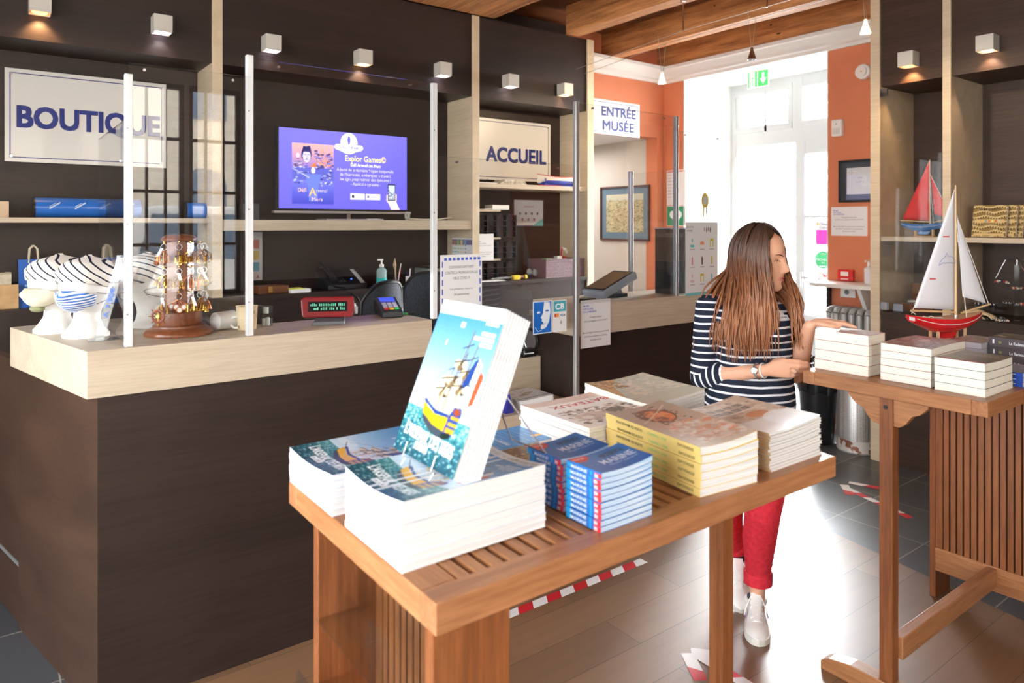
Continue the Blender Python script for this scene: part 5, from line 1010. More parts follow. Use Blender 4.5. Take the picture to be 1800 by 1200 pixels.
def perf():
    m = bpy.data.materials.new('perforated_steel'); m.use_nodes = True; nt = m.node_tree; L = nt.links; b = nt.nodes['Principled BSDF']; tc = nd(nt, 'ShaderNodeTexCoord'); v = nd(nt, 'ShaderNodeTexVoronoi'); v.inputs['Scale'].default_value = 95; v.inputs['Randomness'].default_value = 0.15
    L.new(tc.outputs['Object'], v.inputs['Vector']); c = nd(nt, 'ShaderNodeValToRGB'); c.color_ramp.elements[0].color = lin((96, 94, 92)); c.color_ramp.elements[1].color = lin((196, 194, 190)); c.color_ramp.elements[0].position = .25; c.color_ramp.elements[1].position = .4; L.new(v.outputs['Distance'], c.inputs[0]); L.new(c.outputs[0], b.inputs['Base Color']); b.inputs['Metallic'].default_value = .6; b.inputs['Roughness'].default_value = .38; return m
q = PZ(1506, 793, 0); t = thing('umbrella_stand', 'perforated silver metal bin with rusty base beside the pale upright', 'bin', (q.x+.02, q.y, 0)); c = (q.x+.04, q.y+.02, 0); m = MB(); m.lathe([(.13, .09), (.13, .66), (.122, .67), (.122, .1)], perf(), c, 36); m.build('perforated_drum', t, smooth=True)
m = MB(); m.lathe([(.128, .0), (.135, .012), (.133, .02), (.132, .09), (.12, .09)], noisy('chipped_base', (128, 84, 62), (206, 202, 196), scale=9, rough=.45, pos=(.4, .43), metal=.2), c, 36); m.build('base_ring', t, smooth=True)
T = SIDEW(c[0]-.131, c[1]+.03, .52); m = MB(T); m.box((0, 0, 0), (.07, .12, .001), SHEET); m.build('paper_label', t)
# ================================================================ FLOOR TAPE
TR = mat('tape_red', (196, 36, 44), .5); TWh = mat('tape_white', (232, 230, 228), .5)
def tape(lab, strips):
    m = MB()
    for si, (p, q, w) in enumerate(strips):
        p = Vector(p); q = Vector(q); d = (q-p); L = d.length; d.normalize(); n_ = Vector((-d.y, d.x)); k = max(1, int(round(L/.075))); sk = .03
        for i in range(k):
            a0 = p+d*(L*i/k); a1 = p+d*(L*(i+1)/k); z = .0012+.0006*si
            m.face([(a0.x-n_.x*w/2, a0.y-n_.y*w/2, z), (a1.x-n_.x*w/2, a1.y-n_.y*w/2, z), (a1.x+n_.x*w/2+d.x*sk*(i < k-1), a1.y+n_.y*w/2+d.y*sk*(i < k-1), z), (a0.x+n_.x*w/2+d.x*sk*(i > 0), a0.y+n_.y*w/2+d.y*sk*(i > 0), z)], TR if i % 2 else TWh)
    return tag(m.build('floor_tape'), lab, 'tape', 'red and white floor tapes')
g = lambda u, v: (PZ(u, v, 0).x, PZ(u, v, 0).y)
tape('long red and white striped tape on the floor under the near table', [(g(880, 1086), g(1132, 985), .05)])
tape('red and white striped arrow on the dark tiles by the right table', [(g(1484, 856), g(1600, 910), .045), (g(1484, 852), g(1494, 870), .05), (g(1492, 848), g(1545, 858), .045)])
tape('red and white striped arrow on the wood floor at bottom centre', [(g(1208, 1148), g(1232, 1196), .05), (g(1215, 1146), g(1260, 1150), .05), (g(1225, 1150), g(1320, 1208), .05)])
# ================================================================ THINGS ON THE FIRST COUNTER
MANN = mat('mannequin_white', (236, 234, 230), .45)
CAPM = stripes('cap_stripes', (238, 232, 224), (34, 34, 52), .021, .22, vec=(.62, .25, .75), wob=.014)
CAPM2 = stripes('cap_stripes_turned', (238, 232, 224), (34, 34, 52), .021, .22, vec=(.5, -.3, .8), wob=.012)
BMASK = stripes('blue_mask_stripes', (236, 238, 240), (60, 112, 190), .0105, .45, vec=(.15, -.25, .95), wob=.01)
GMASK = noisy('beige_mask', (206, 196, 170), (222, 216, 200), scale=14, rough=.9); GREENM = mat('olive_cloth', (120, 122, 90), .9)
def head(lab, x, y, rz, cap, maskm, low=None):
    """a white foam head looking along local -Y with a striped cap and a cloth mask"""
    t = thing('mannequin_head', lab, 'mannequin head', (x, y, CZ), 'foam heads wearing striped caps'); t.rotation_euler = (0, 0, rz); ORIG[t.name] = Vector((0, 0, 0))
    def sec(z):   # half width, half depth, centre y
        T_ = [(0, .078, .07, .0), (.012, .08, .072, 0), (.03, .062, .058, .0), (.06, .044, .046, .006), (.09, .042, .048, .01), (.105, .05, .066, .0), (.13, .062, .082, -.008), (.16, .072, .094, -.006), (.2, .078, .1, 0), (.235, .076, .098, .004), (.262, .06, .08, .008), (.28, .034, .046, .01), (.287, .006, .01, .01)]
        for a, b in zip(T_, T_[1:]):
            if a[0] <= z <= b[0]:
                q = (z-a[0])/(b[0]-a[0]); return tuple(a[i]+(b[i]-a[i])*q for i in (1, 2, 3))
        return T_[-1][1:]
    def surf(z, a, grow=0):
        w, d, c = sec(z); f = math.exp(-((a+math.pi/2)/.22)**2)
        nose = f*.022*math.exp(-((z-.155)/.018)**2) + math.exp(-((a+math.pi/2)/.5)**2)*.008*math.exp(-((z-.115)/.016)**2)
        eye = -.008*math.exp(-((z-.178)/.012)**2)*(math.exp(-((a+math.pi/2-.38)/.2)**2)+math.exp(-((a+math.pi/2+.38)/.2)**2))
        k = 1+grow; r = nose+eye
        return ((w*k+r)*math.cos(a), c+(d*k+r)*math.sin(a), z)
    n = 40; zs = [i*.2865/46 for i in range(47)]; vs = [surf(z+.0005, -math.pi+2*math.pi*j/n) for z in zs for j in range(n)]
    m = MB(); m.add(vs, [(i*n+j, i*n+(j+1) % n, (i+1)*n+(j+1) % n, (i+1)*n+j) for i in range(46) for j in range(n)]+[tuple(range(n-1, -1, -1)), tuple(range(46*n, 47*n))], MANN); m.build('head', t, smooth=True)
    # cap: bandana-like beanie reaching down at the back with a gathered tail
    vs = []; L = 22
    for i in range(L+1):
        for j in range(n):
            a = -math.pi+2*math.pi*j/n; front = (1+math.cos(a+math.pi/2))/2; lo = .155+.045*front; z = lo+(.292-lo)*i/L
            w, d, c = sec(min(z, .286)); puff = .006+.008*math.sin(math.pi*min(1, i/L*1.1)); e = 1 if z < .27 else max(.02, 1-(z-.27)/.024)
            vs.append(((w*e+puff+.002*math.sin(a*6+i*.5)*(front < .6))*math.cos(a), c+(d*e+puff)*math.sin(a)+.012*(1-front)*(i/L), z+.008))
    m = MB(); m.add(vs, [(i*n+j, i*n+(j+1) % n, (i+1)*n+(j+1) % n, (i+1)*n+j) for i in range(L) for j in range(n)]+[tuple(range(L*n, L*n+n))], cap)
    m.ball((0, .092, .235), (.04, .035, .04), cap, 16); c_ = m.build('striped_cap', t, smooth=80)
    # mask
    vs = []; K = 14; A_ = 24
    for i in range(K+1):
        for j in range(A_+1):
            a = -math.pi/2+(-1.15+2.3*j/A_); side = abs(2*j/A_-1); z0_ = .092+.03*side; z1_ = .178-.022*side**2; z = z0_+(z1_-z0_)*i/K; p = surf(z, a, 0); w, d, c = sec(z)
            bul = .010+.016*(1-side)*math.sin(math.pi*min(1, max(0, i/K)))+.006*(1-side); vs.append((p[0]+bul*math.cos(a), p[1]+bul*math.sin(a), z))
    m = MB(); m.add(vs, [(i*(A_+1)+j, i*(A_+1)+j+1, (i+1)*(A_+1)+j+1, (i+1)*(A_+1)+j) for i in range(K) for j in range(A_)], maskm); mk = m.build('cloth_mask', t, smooth=80)
    so = mk.modifiers.new('thick', 'SOLIDIFY'); so.thickness = .002
    m = MB()
    for s in (-1, 1):
        for z in (.165, .125): m.tube([(s*.072, -.045, z), (s*.086, 0, (z+.15)/2), (s*.084, .012, .15)], .0012, BLACK, 5)
    m.build('ear_loop', t)
    if low:
        m = MB(); m.ball((0, -.078, .098), (.03, .022, .014), low, 14); m.build('chin_fold', t, smooth=True)
    return t
q1 = PZ(96, 584, CZ); q2 = PZ(140, 591, CZ); q3 = PZ(232, 582, CZ)
head('foam head in striped cap and beige mask, farthest left', q1.x+.005, q1.y+.015, math.radians(-52), CAPM, GMASK, GREENM)
head('foam head in striped cap and blue striped mask, in front', q2.x+.018, q2.y-.015, math.radians(-40), CAPM, BMASK)
head('foam head in striped cap behind the leftmost screen post', q3.x+.085, q3.y+.10, math.radians(70), CAPM2, WHITE)
# acrylic price tag standing before the heads
a = PZ(158, 598, CZ); t = thing('price_sign', 'tall narrow clear sign with blue numbers leaning by the front foam head', 'sign', tuple(a)); lean = frame((a.x+.02, a.y+.0, CZ+.003), (.75, -.66, 0), Vector((.62*.2, .78*.2, 1)).normalized())
lean = frame((a.x+.015, a.y, CZ+.003), Vector((RGT.x, RGT.y, 0)), (RGT*.27+Vector((0, 0, 1))).normalized())
m = MB(); m.box((0, 0, 0), (.035, .31, .004), glass('clear_tag', (.97, .98, .98), 1.2, .03), lean); m.build('panel', t)
m = MB(); m.frect(.004, .21, .031, .3, SHEET, lean, .0045); m.text('A 7,90€', lean @ Matrix.Translation((.026, .08, 0)) @ Matrix.Rotation(math.pi/2, 4, 'Z'), .024, NB, .02, 'l', .11, .0048); m.build('label', t)
m = MB(); m.box((-.01, -.05, 0), (.12, .03, .003), PLEXE, Matrix.Translation((a.x, a.y, CZ+.0005))); m.build('foot', t)
# key ring stand
q = PZ(321, 590, CZ); cx, cy = q.x+.0, q.y+.055; t = thing('key_ring_stand', 'turned wooden display column crowded with brass key rings', 'display stand', (cx, cy, CZ)); WD = wood('walnut', (96, 52, 30), (140, 80, 46), axis=2, rough=.3, coat=.3)
m = MB(); m.lathe([(.118, .0006), (.12, .008), (.115, .018), (.1, .026), (.092, .03), (.092, .036), (.088, .04)], WD, (cx, cy, CZ), 40); m.build('base', t, smooth=50)
m = MB(); m.lathe([(.078, .04), (.08, .045), (.08, .085), (.074, .09), (.07, .093)], WD, (cx, cy, CZ), 36); m.build('turntable', t, smooth=50)
m = MB(); m.prism([(.05*math.cos(k*math.pi/4+.39), .05*math.sin(k*math.pi/4+.39)) for k in range(8)],   .093, .35, WD, Matrix.Translation((cx, cy, CZ))); m.lathe([(.06, .35), (.064, .358), (.05, .37), (.02, .375)], WD, (cx, cy, CZ), 28); m.build('column', t, bevel=.002)
BR = mat('brass', (206, 160, 70), .25, 1); CP = mat('copper', (190, 116, 70), .3, 1); TG = mat('white_tag', (236, 236, 238), .6)
rr = random.Random(11); G_ = 'key rings hanging on the stand'
kinds = ['anchor', 'lantern', 'bell', 'helm', 'whistle', 'compass']
cnt = 0
places = ['upper', 'middle', 'lower']; side_n = ['left', 'front left', 'front', 'front right', 'right']
for row, z in enumerate((.335, .245, .155)):
    for s_, ang in enumerate((-155, -120, -92, -62, -30)):
        ang += 37+0; a_ = math.radians(ang-20); R_ = .085; px, py = cx+R_*math.cos(a_), cy+R_*math.sin(a_); kd = kinds[(row*2+s_) % 6]; M_ = BR if (row+s_) % 3 else CP
        # each hook carries a small bunch
        t2 = thing('key_ring', f'{"copper" if M_ is CP else "brass"} {kd} key ring bunch, {places[row]} row {side_n[s_]} side of the wooden stand', 'key ring', (px, py, CZ+z), G_)
        m = MB(); m.tube([(cx+.048*math.cos(a_), cy+.048*math.sin(a_), CZ+z+.012), (px, py, CZ+z+.008), (px, py, CZ+z+.016)], .002, BR, 6); m.torus((px, py, CZ+z-.006), .011, .0012, CHROME, 16, 6, ax=1); m.build('ring', t2)
        m = MB()
        for k in range(7):
            o = Vector((rr.uniform(-.022, .022), rr.uniform(-.02, .02), 0)); bz_ = CZ+z-.03-rr.uniform(0, .014); p0 = Vector((px, py, CZ+z-.016)); p1 = Vector((px, py, bz_))+o
            m.tube([p0, p1], .0012, M_, 5)
            if kd == 'anchor': m.cyl(p1, p1+Vector((0, 0, -.026)), .002, M_, 6); m.tube([p1+Vector((-.01, 0, -.018)), p1+Vector((-.006, 0, -.026)), p1+Vector((0, 0, -.029)), p1+Vector((.006, 0, -.026)), p1+Vector((.01, 0, -.018))], .0022, M_, 6); m.cyl(p1+Vector((-.007, 0, -.004)), p1+Vector((.007, 0, -.004)), .0015, M_, 6)
            elif kd == 'lantern': m.lathe([(.003, 0), (.008, -.004), (.007, -.006), (.007, -.02), (.009, -.022), (.009, -.026)][::-1], M_, p1, 10)
            elif kd == 'bell': m.lathe([(.011, -.022), (.009, -.016), (.006, -.006), (.002, 0)], M_, p1, 12)
            elif kd == 'helm':
                m.torus(p1+Vector((0, 0, -.014)), .010, .0018, WD, 16, 6, ax=1)
                for j in range(8): d_ = Vector((math.cos(j*math.pi/4), 0, math.sin(j*math.pi/4))); m.cyl(p1+Vector((0, 0, -.014)), p1+Vector((0, 0, -.014))+d_*.016, .0012, BR, 5)
            elif kd == 'whistle': m.cyl(p1, p1+Vector((.002, 0, -.03)), .004, M_, 8); m.ball(p1+Vector((.002, 0, -.03)), .005, M_, 8)
            else: m.cyl(p1+Vector((0, -.003, -.012)), p1+Vector((0, .003, -.012)), .011, M_, 16); m.cyl(p1+Vector((0, -.0035, -.012)), p1+Vector((0, -.003, -.012)), .008, WHITE, 14)
        m.build('charm_bunch', t2, smooth=40)
        if (row+s_) % 2 == 0:
            m = MB(); d_ = Vector((math.cos(a_), math.sin(a_), 0)); T = frame(Vector((px, py, CZ+z-.01))+d_*.012, RGT, (RGT*rr.uniform(-.6, .6)+Vector((0, 0, -1))).normalized()); m.box((-.005, 0, 0), (.006, .034, .0008), TG, T); m.build('price_tag', t2)
# bowl-ish ship wheel ring hanging at left
q = PY(278, 556, cy-.11); t = thing('ship_wheel_key_ring', 'little wooden ship wheel hanging at lower left of the key ring stand', 'key ring', tuple(q)); m = MB(); m.torus((0, 0, 0), .021, .0045, mat('red_wood', (140, 72, 52), .4), 24, 8, T=frame(q, RGT, (0, 0, 1))); m.build('rim', t, smooth=True)
m = MB()
for j in range(8): d_ = RGT*math.cos(j*math.pi/4)+Vector((0, 0, math.sin(j*math.pi/4))); m.cyl(q, q+d_*.034, .0018, BR, 6)
m.cyl(q-FWD*.004, q+FWD*.004, .006, BR, 10); m.build('spokes', t)
# mug with world map, lying lid, tealight glass
q = PZ(438, 580, CZ); t = thing('paper_cup', 'cream cup printed with dark compass marks behind the screen post', 'cup', (q.x, q.y+.03, CZ)); CRM = noisy('cream_map_print', (120, 100, 84), (228, 208, 168), scale=26, rough=.5, pos=(.36, .42)); m = MB(); m.lathe([(.036, .0006), (.04, .09), (.042, .092), (.038, .092), (.034, .006)], CRM, (q.x, q.y+.03, CZ), 30); m.build('cup_body', t, smooth=50)
t = thing('mug', 'white mug lying on its side behind the patterned cup', 'mug', (q.x-.07, q.y+.06, CZ)); m = MB(); m.lathe([(.034, -.04), (.036, .04), (.032, .04), (.030, -.034)], WHITE, (0, 0, 0), 26, frame((q.x-.075, q.y+.07, CZ+.037), (0, 0, 1), (.4, -1, 0)) @ Matrix.Identity(4)); m.build('mug_body', t, smooth=50)
m = MB(); m.torus((0, 0, 0), .022, .005, WHITE, 20, 8, frame((q.x-.04, q.y+.035, CZ+.03), RGT, (0, 0, 1))); m.build('handle', t, smooth=True)
q = PZ(470, 573, CZ); t = thing('glass_jar', 'square clear glass box holding small white shells beside the red display', 'jar', (q.x, q.y+.01, CZ)); m = MB(); x, y = q.x, q.y+.02
for a_, b_ in (((-.022, -.022), (.022, -.02)), ((-.022, .02), (.022, .022)), ((-.022, -.02), (-.02, .02)), ((.02, -.02), (.022, .02))): m.box((x+a_[0], y+a_[1], CZ+.001), (x+b_[0], y+b_[1], CZ+.082), PLEXE)
m.build('glass_box', t); m = MB()
for i, (dx, dy, r, h_) in enumerate(((-.011, -.008, .007, .03), (.004, -.01, .008, .034), (.012, .006, .007, .028))): m.cyl((x+dx, y+dy, CZ+.0015), (x+dx, y+dy, CZ+h_), r, WHITE, 12)
m.cyl((x, y, CZ+.05), (x, y, CZ+.074), .011, mat('frosted', (226, 226, 230), .4), 14); m.build('white_shells', t)
# customer display
q = PZ(578, 571, CZ); t = thing('customer_display', 'red till display with green characters on a grey foot', 'display', (q.x, q.y+.03, CZ)); DX = (RGT*.985+FWD*.17).normalized()
T = frame((q.x+.02, q.y+.03, CZ+.001), DX, (0, 0, 1)); m = MB(T); m.prism([(-.06, .045), (.055, .045), (.06, -.035), (-.045, -.035)], 0, .014, GREYP, frame((0, 0, 0), (1, 0, 0), (0, 0, -1)) @ Matrix.Rotation(0, 4, 'X')) if False else m.add([(-.075, 0, .045), (.06, 0, .045), (.06, 0, -.03), (-.06, 0, -.03), (-.065, .012, .04), (.055, .014, .04), (.055, .03, -.02), (-.055, .03, -.02)], [(0, 1, 2, 3), (7, 6, 5, 4), (0, 4, 5, 1), (1, 5, 6, 2), (2, 6, 7, 3), (3, 7, 4, 0)], mat('display_foot', (92, 94, 98), .4)); m.build('foot', t, bevel=.002)
RP_ = mat('deep_red_plastic', (112, 16, 20), .25, coat=.4); tl = math.radians(-14)
T2 = T @ Matrix.Translation((-.01, .068, 0)) @ Matrix.Rotation(tl, 4, 'X'); m = MB(T2); w, h = .105, .043
out = [(w*s1+.012*0, h*s2) for s1, s2 in ((-1, -1), (1, -1), (1, 1), (-1, 1))]; m.prism([(-.105, -.03), (-.098, -.043), (.098, -.043), (.108, -.02), (.103, .043), (-.098, .043), (-.11, .03)], -.02, .012, RP_)
m.build('housing', t, bevel=.006, seg=3); m = MB(T2); m.box((-.078, -.02, .0122), (.078, .022, .0135), mat('display_window', (24, 26, 26), .15))
GD = mat('green_digits', (80, 170, 135), .4, emit=.12); rr = random.Random(2)
for r_ in range(2):
    for k in range(20):
        if rr.random() < .82: m.box((-.07+k*.007, -.013+r_*.016, .0136), (-.07+k*.007+.0042, -.013+r_*.016+rr.choice((.008, .010, .011)), .0139), GD)
m.build('screen', t)
# card terminal
q = PZ(690, 559, CZ); t = thing('card_terminal', 'black card payment terminal with blue screen and white keys', 'card terminal', (q.x, q.y+.05, CZ)); ya = (FWD*.93-RGT*.36).normalized(); T = frame((q.x+.005, q.y+.004, CZ+.001), Vector((ya.y, -ya.x, 0)), ya) @ Matrix.Scale(1.22, 4)
m = MB(T); m.add([(-.038, 0, 0), (.038, 0, 0), (.038, .17, 0), (-.038, .17, 0), (-.038, 0, .022), (.038, 0, .022), (.042, .15, .06), (-.042, .15, .06), (-.04, .175, .045), (.04, .175, .045)], [(3, 2, 1, 0), (4, 5, 6, 7), (7, 6, 9, 8), (0, 1, 5, 4), (1, 2, 9, 6, 5), (2, 3, 8, 9), (3, 0, 4, 7, 8)], mat('terminal_black', (40, 42, 48), .35)); m.build('housing', t, bevel=.006, seg=3)
sl = math.atan2(.038, .15); T2 = T @ Matrix.Translation((0, 0, .0225)) @ Matrix.Rotation(sl, 4, 'X'); m = MB(T2); m.box((-.028, .1, .001), (.028, .142, .003), mat('terminal_screen', (70, 90, 220), .2, emit=.5)); m.build('screen', t)
for r_ in range(4):
    for k in range(3):
        kc = WHITE if r_ else (mat('key_red', (214, 60, 50), .4), mat('key_yellow', (230, 190, 60), .4), mat('key_green', (60, 190, 90), .4))[k]
        m = MB(T2); m.box((-.027+k*.019, .018+r_*.018, .001), (-.027+k*.019+.015, .018+r_*.018+.012, .0045), mat('key_lilac', (206, 204, 226), .4) if r_ else kc); m.build('key', t)
q = PZ(722, 553, CZ); m = MB(); m.tube([q+Vector((-.055, .03, .005)), q+Vector((-.01, .01, .005))], .0045, mat('green_pen', (60, 190, 90), .3), 10); m.tube([q+Vector((-.01, .01, .005)), q+Vector((.02, -.002, .005))], .0045, BLACK, 10); tag(m.build('pen'), 'green and black pen lying beside the card terminal', 'pen')
q = PZ(628, 552, CZ); t = thing('gel_flask', 'tiny clear bottle with blue label behind the red display', 'bottle', (q.x, q.y+.04, CZ)); m = MB(); m.lathe([(.014, .001), (.015, .03), (.007, .036)], mat('milky_plastic', (226, 228, 232), .25, alpha=.75), (q.x, q.y+.03, CZ), 14); m.build('flask', t); m = MB(); m.cyl((q.x, q.y+.03, CZ+.036), (q.x, q.y+.03, CZ+.046), .007, WHITE, 10); m.build('cap', t)
# ================================================================ SECOND COUNTER
q = PZ(1050, 528, CZ); t = thing('till_monitor', 'tilted grey touch screen till on the second counter', 'monitor', (2.75, 2.9, CZ)); c0 = PY(1028, 519, 2.83); w3 = Vector((.93, .37, 0)).normalized()
A = PY(1032, 520, 2.80); Bq = PY(1100, 481, 2.98)
T = frame((2.70, 2.965, CZ+.045), (0, -1, 0), (.254, 0, .1)); TP = mat('till_grey', (158, 168, 180), .35); 
m = MB(T); m.box((0, 0, -.045), (.175, .275, .0), TP); m.build('housing', t, bevel=.006)
m = MB(T); m.box((.012, .015, .0002), (.163, .26, .003), BLACK); m.box((.022, .028, .0031), (.153, .247, .0036), mat('idle_screen', (150, 128, 100), .15, spec=.6)); m.build('screen', t)
m = MB(); m.box((2.80, 2.84, CZ+.0006), (2.94, 2.95, CZ+.02), mat('till_base', (70, 76, 84), .4)); m.prism([(0, 0), (.09, 0), (.07, .04)], -.03, .03, TP, frame((2.83, 2.89, CZ+.02), (0, 1, 0) if False else (1, 0, 0), (0, 0, 1))); m.build('stand', t)
m = MB(); m.box((2.49, 2.74, CZ+.0006), (2.60, 2.80, CZ+.022), BLACK); m.tube([(2.6, 2.75, CZ+.015), (2.66, 2.74, CZ+.01), (2.7, 2.8, CZ+.006)], .003, CHROME); tag(m.build('barcode_scanner', bevel=.004), 'black and chrome hand scanner lying left of the till monitor', 'scanner')
a = PY(1167, 400, 2.83); b = PY(1203, 515, 2.83); t = thing('ticket_display_box', 'tall black display box behind the aluminium post on the second counter', 'box', (a.x, 2.83, CZ)); m = MB(); m.box((a.x, 2.78, CZ+.0006), (b.x-.0, 2.9, 1.40), BLACK); m.build('lower_box', t, bevel=.002)
m = MB(); m.box((a.x, 2.78, 1.401), (b.x, 2.9, a.z-.01), mat('smoked_brown', (84, 68, 60), .2)); m.box((a.x-.002, 2.778, a.z-.01), (b.x+.002, 2.902, a.z), mat('metal_cap', (170, 170, 172), .3, .8)); m.build('smoked_upper_box', t, bevel=.002)
m = MB(); 
for i in range(4): m.box((3.2+.02*i, 3.34+.01*i, 1.0505+.0013*i), (3.48+.02*i, 3.56+.01*i, 1.0513+.0013*i), SHEET)
tag(m.build('loose_papers'), 'loose white papers on the pale desk behind the second counter', 'paper', kind='stuff')
# ================================================================ LOW DESK
q = PZ(935, 628, .91); t = thing('headset', 'black telephone headset with white label on the staff desk', 'headset', (q.x, q.y+.06, .91)); m = MB(); m.torus((q.x+.05, q.y+.08, .985), .062, .008, BLACK, 28, 8, ax=0); m.build('headband', t, smooth=True)
m = MB(); m.box((q.x-.05, q.y+.005, .9105), (q.x+.04, q.y+.07, .955), BLACK); m.build('cradle', t, bevel=.012, seg=3); m = MB(); T = frame((q.x-.045, q.y+.004, .93), (1, 0, 0), (0, .5, 1)); m.box((0, 0, 0), (.06, .022, .0015), WH, T); m.build('white_label', t); m = MB(); m.cyl((q.x+.05, q.y+.03, .94), (q.x+.09, q.y+.03, .945), .006, CHROME, 10); m.build('metal_arm', t)
m = MB(); m.prism([(0, 0), (.05, 0), (.025, .09)], 0, .06, mat('deep_blue_card', (40, 44, 130), .5), frame((1.985, 2.77, .7206), (1, 0, 0), (0, 0, 1))); tag(m.build('tent_card'), 'dark blue tent card on the low writing shelf', 'card')
# ================================================================ LEDGE BEHIND THE COUNTER, LEFT BAY
def bag(u0, u1, lab, g='blue paper bags'):
    a = PY(u0, 456, 4.58); b = PY(u1, 456, 4.58); z0 = LZ+.0006; zt = a.z; w = b.x-a.x; t = thing('paper_bag', lab, 'bag', (a.x, 4.6, z0), g); BB = mat('bag_blue', (30, 84, 164), .6)
    m = MB(); m.add([(a.x, 4.52, z0), (b.x, 4.52, z0), (b.x, 4.64, z0), (a.x, 4.64, z0), (a.x, 4.55, zt), (b.x, 4.55, zt), (b.x, 4.61, zt), (a.x, 4.61, zt)], [(3, 2, 1, 0), (0, 1, 5, 4), (1, 2, 6, 5), (2, 3, 7, 6), (3, 0, 4, 7), (4, 5, 6, 7)], BB)
    T = frame((a.x+w*.32, 4.5355, z0+.16), (1, 0, 0), (0, .1, 1)); PB = mat('bag_print', (130, 170, 220), .6); m.torus((0, 0, .001), .022, .003, PB, 18, 5, T); m.cyl((0, -.012, .001), (0, .016, .001), .004, PB, 8, T=T); m.frect(-.03, -.05, .03, -.04, PB, T, .0012); m.build('bag_body', t)
    for yy in (4.55, 4.61):
        m = MB(); x0 = a.x+w*.25; x1 = a.x+w*.5; m.tube([(x0, yy, zt-.02), (x0+.005, yy, zt+.055), (x0+.02, yy, zt+.072), (x1-.02, yy, zt+.072), (x1-.005, yy, zt+.055), (x1, yy, zt-.02)] if w > .12 else [(x0, yy, zt-.02), (x0, yy, zt+.07), (x1, yy, zt+.07), (x1, yy, zt-.02)], .004, mat('kraft_string', (206, 192, 166), .8), 8); m.build('handle', t)
bag(32, 102, 'blue paper shop bag leftmost on the ledge, behind the foam heads'); bag(178, 198, 'blue paper shop bag behind the foam heads, by the side screen')
a = PY(-6, 500, 4.56); b = PY(32, 545, 4.56); t = thing('cardboard_box', 'brown cardboard box of cards at far left on the ledge', 'box', (a.x, 4.5, LZ)); KR = noisy('kraft_board', (178, 142, 100), (194, 158, 114), scale=20, rough=.85); m = MB(); m.box((a.x-.05, 4.5, LZ+.0006), (b.x, 4.7, a.z), KR); m.build('box_body', t, bevel=.002)
m = MB(); 
for i in range(4): m.box((a.x+.0+.012*i, 4.52+.03*i, a.z-.0), (b.x-.03, 4.545+.03*i, a.z+.055+.006*(i % 2)), noisy('old_cards', (176, 164, 140), (204, 194, 172), scale=30))
m.build('cards', t)
a = PY(-8, 354, 4.62); b = PY(15, 380, 4.62); m = MB(); m.box((a.x-.06, 4.55, 1.6556), (b.x, 4.7, a.z), noisy('pale_box', (196, 172, 146), (206, 184, 158), scale=10)); tag(m.build('small_box', bevel=.002), 'small pale wooden box at far left on the thin shelf', 'box')
def tube(u0, u1, v0, v1, lab, marks=True):
    Y = 4.6; a = PY(u0, v0, Y); b = PY(u1, v1, Y); r = (PY(u0, v0, Y).z-1.6555)/2; z = 1.656+r; t = thing('poster_tube', lab, 'tube', (a.x, Y, z), 'blue gift tubes on the shelf'); BT = mat('tube_blue', (28, 92, 176), .3, coat=.3); m = MB(); m.cyl((a.x, Y, z), (b.x, Y, z), r, BT, 32); m.build('tube_body', t, smooth=50)
    m = MB(); m.cyl((a.x-.004, Y, z), (a.x+.004, Y, z), r+.002, BLACK, 32); m.build('end_cap', t, smooth=50)
    if marks:
        m = MB(); k = 0; x = a.x+.09
        while x < b.x-.05:
            T = frame((x, Y-r-.0006, z+.012), (1, 0, 0), (0, 0, 1)) @ Matrix.Rotation(.6, 4, 'Z'); m.box((-.03, -.005, 0), (.03, .002, .0008), mat('tube_print', (190, 206, 230), .5), T); m.box((-.024, .006, 0), (.012, .009, .0008), mat('tube_print', (190, 206, 230), .5), T); x += .118
        m.build('printed_mark', t)
tube(60, 246, 347, 383, 'long blue gift tube on the thin shelf under BOUTIQUE')
tube(325, 361, 356, 391, 'short end of a blue gift tube beside the pale upright', False)
# small electronics left of tv
def bx(name, lab, cat, p, sz, mm, g=None, bev=.002):
    m = MB(); m.box((p[0], p[1], p[2]), (p[0]+sz[0], p[1]+sz[1], p[2]+sz[2]), mm); return tag(m.build(name, bevel=bev), lab, cat, g)
bx('speaker', 'small dark loudspeaker box left of the television on the thick shelf', 'speaker', (1.3, 4.55, 1.6486), (.1, .1, .1), mat('dark_grey', (54, 54, 56), .5))
q = PY(716, 385, 4.56); t = thing('cable_coil', 'grey coil of white cable right of the television', 'cable', (q.x+.0, 4.56, 1.66)); m = MB(); m.torus((q.x, 4.56, 1.68), .022, .01, mat('cable_grey', (170, 176, 166), .6), 22, 8, ax=0); m.build('coil', t, smooth=True); m = MB(); m.tube([(q.x, 4.55, 1.66), (q.x+.12, 4.53, 1.655), (q.x+.22, 4.5, 1.656), (q.x+.34, 4.5, 1.67)], .005, mat('cable_beige', (214, 204, 182), .6), 8); m.build('lead', t)
bx('remote_control', 'slim pale remote control on the thick shelf near the television stand', 'remote control', (2.1, 4.46, 1.6486), (.1, .03, .01), mat('remote_silver', (190, 186, 180), .3))
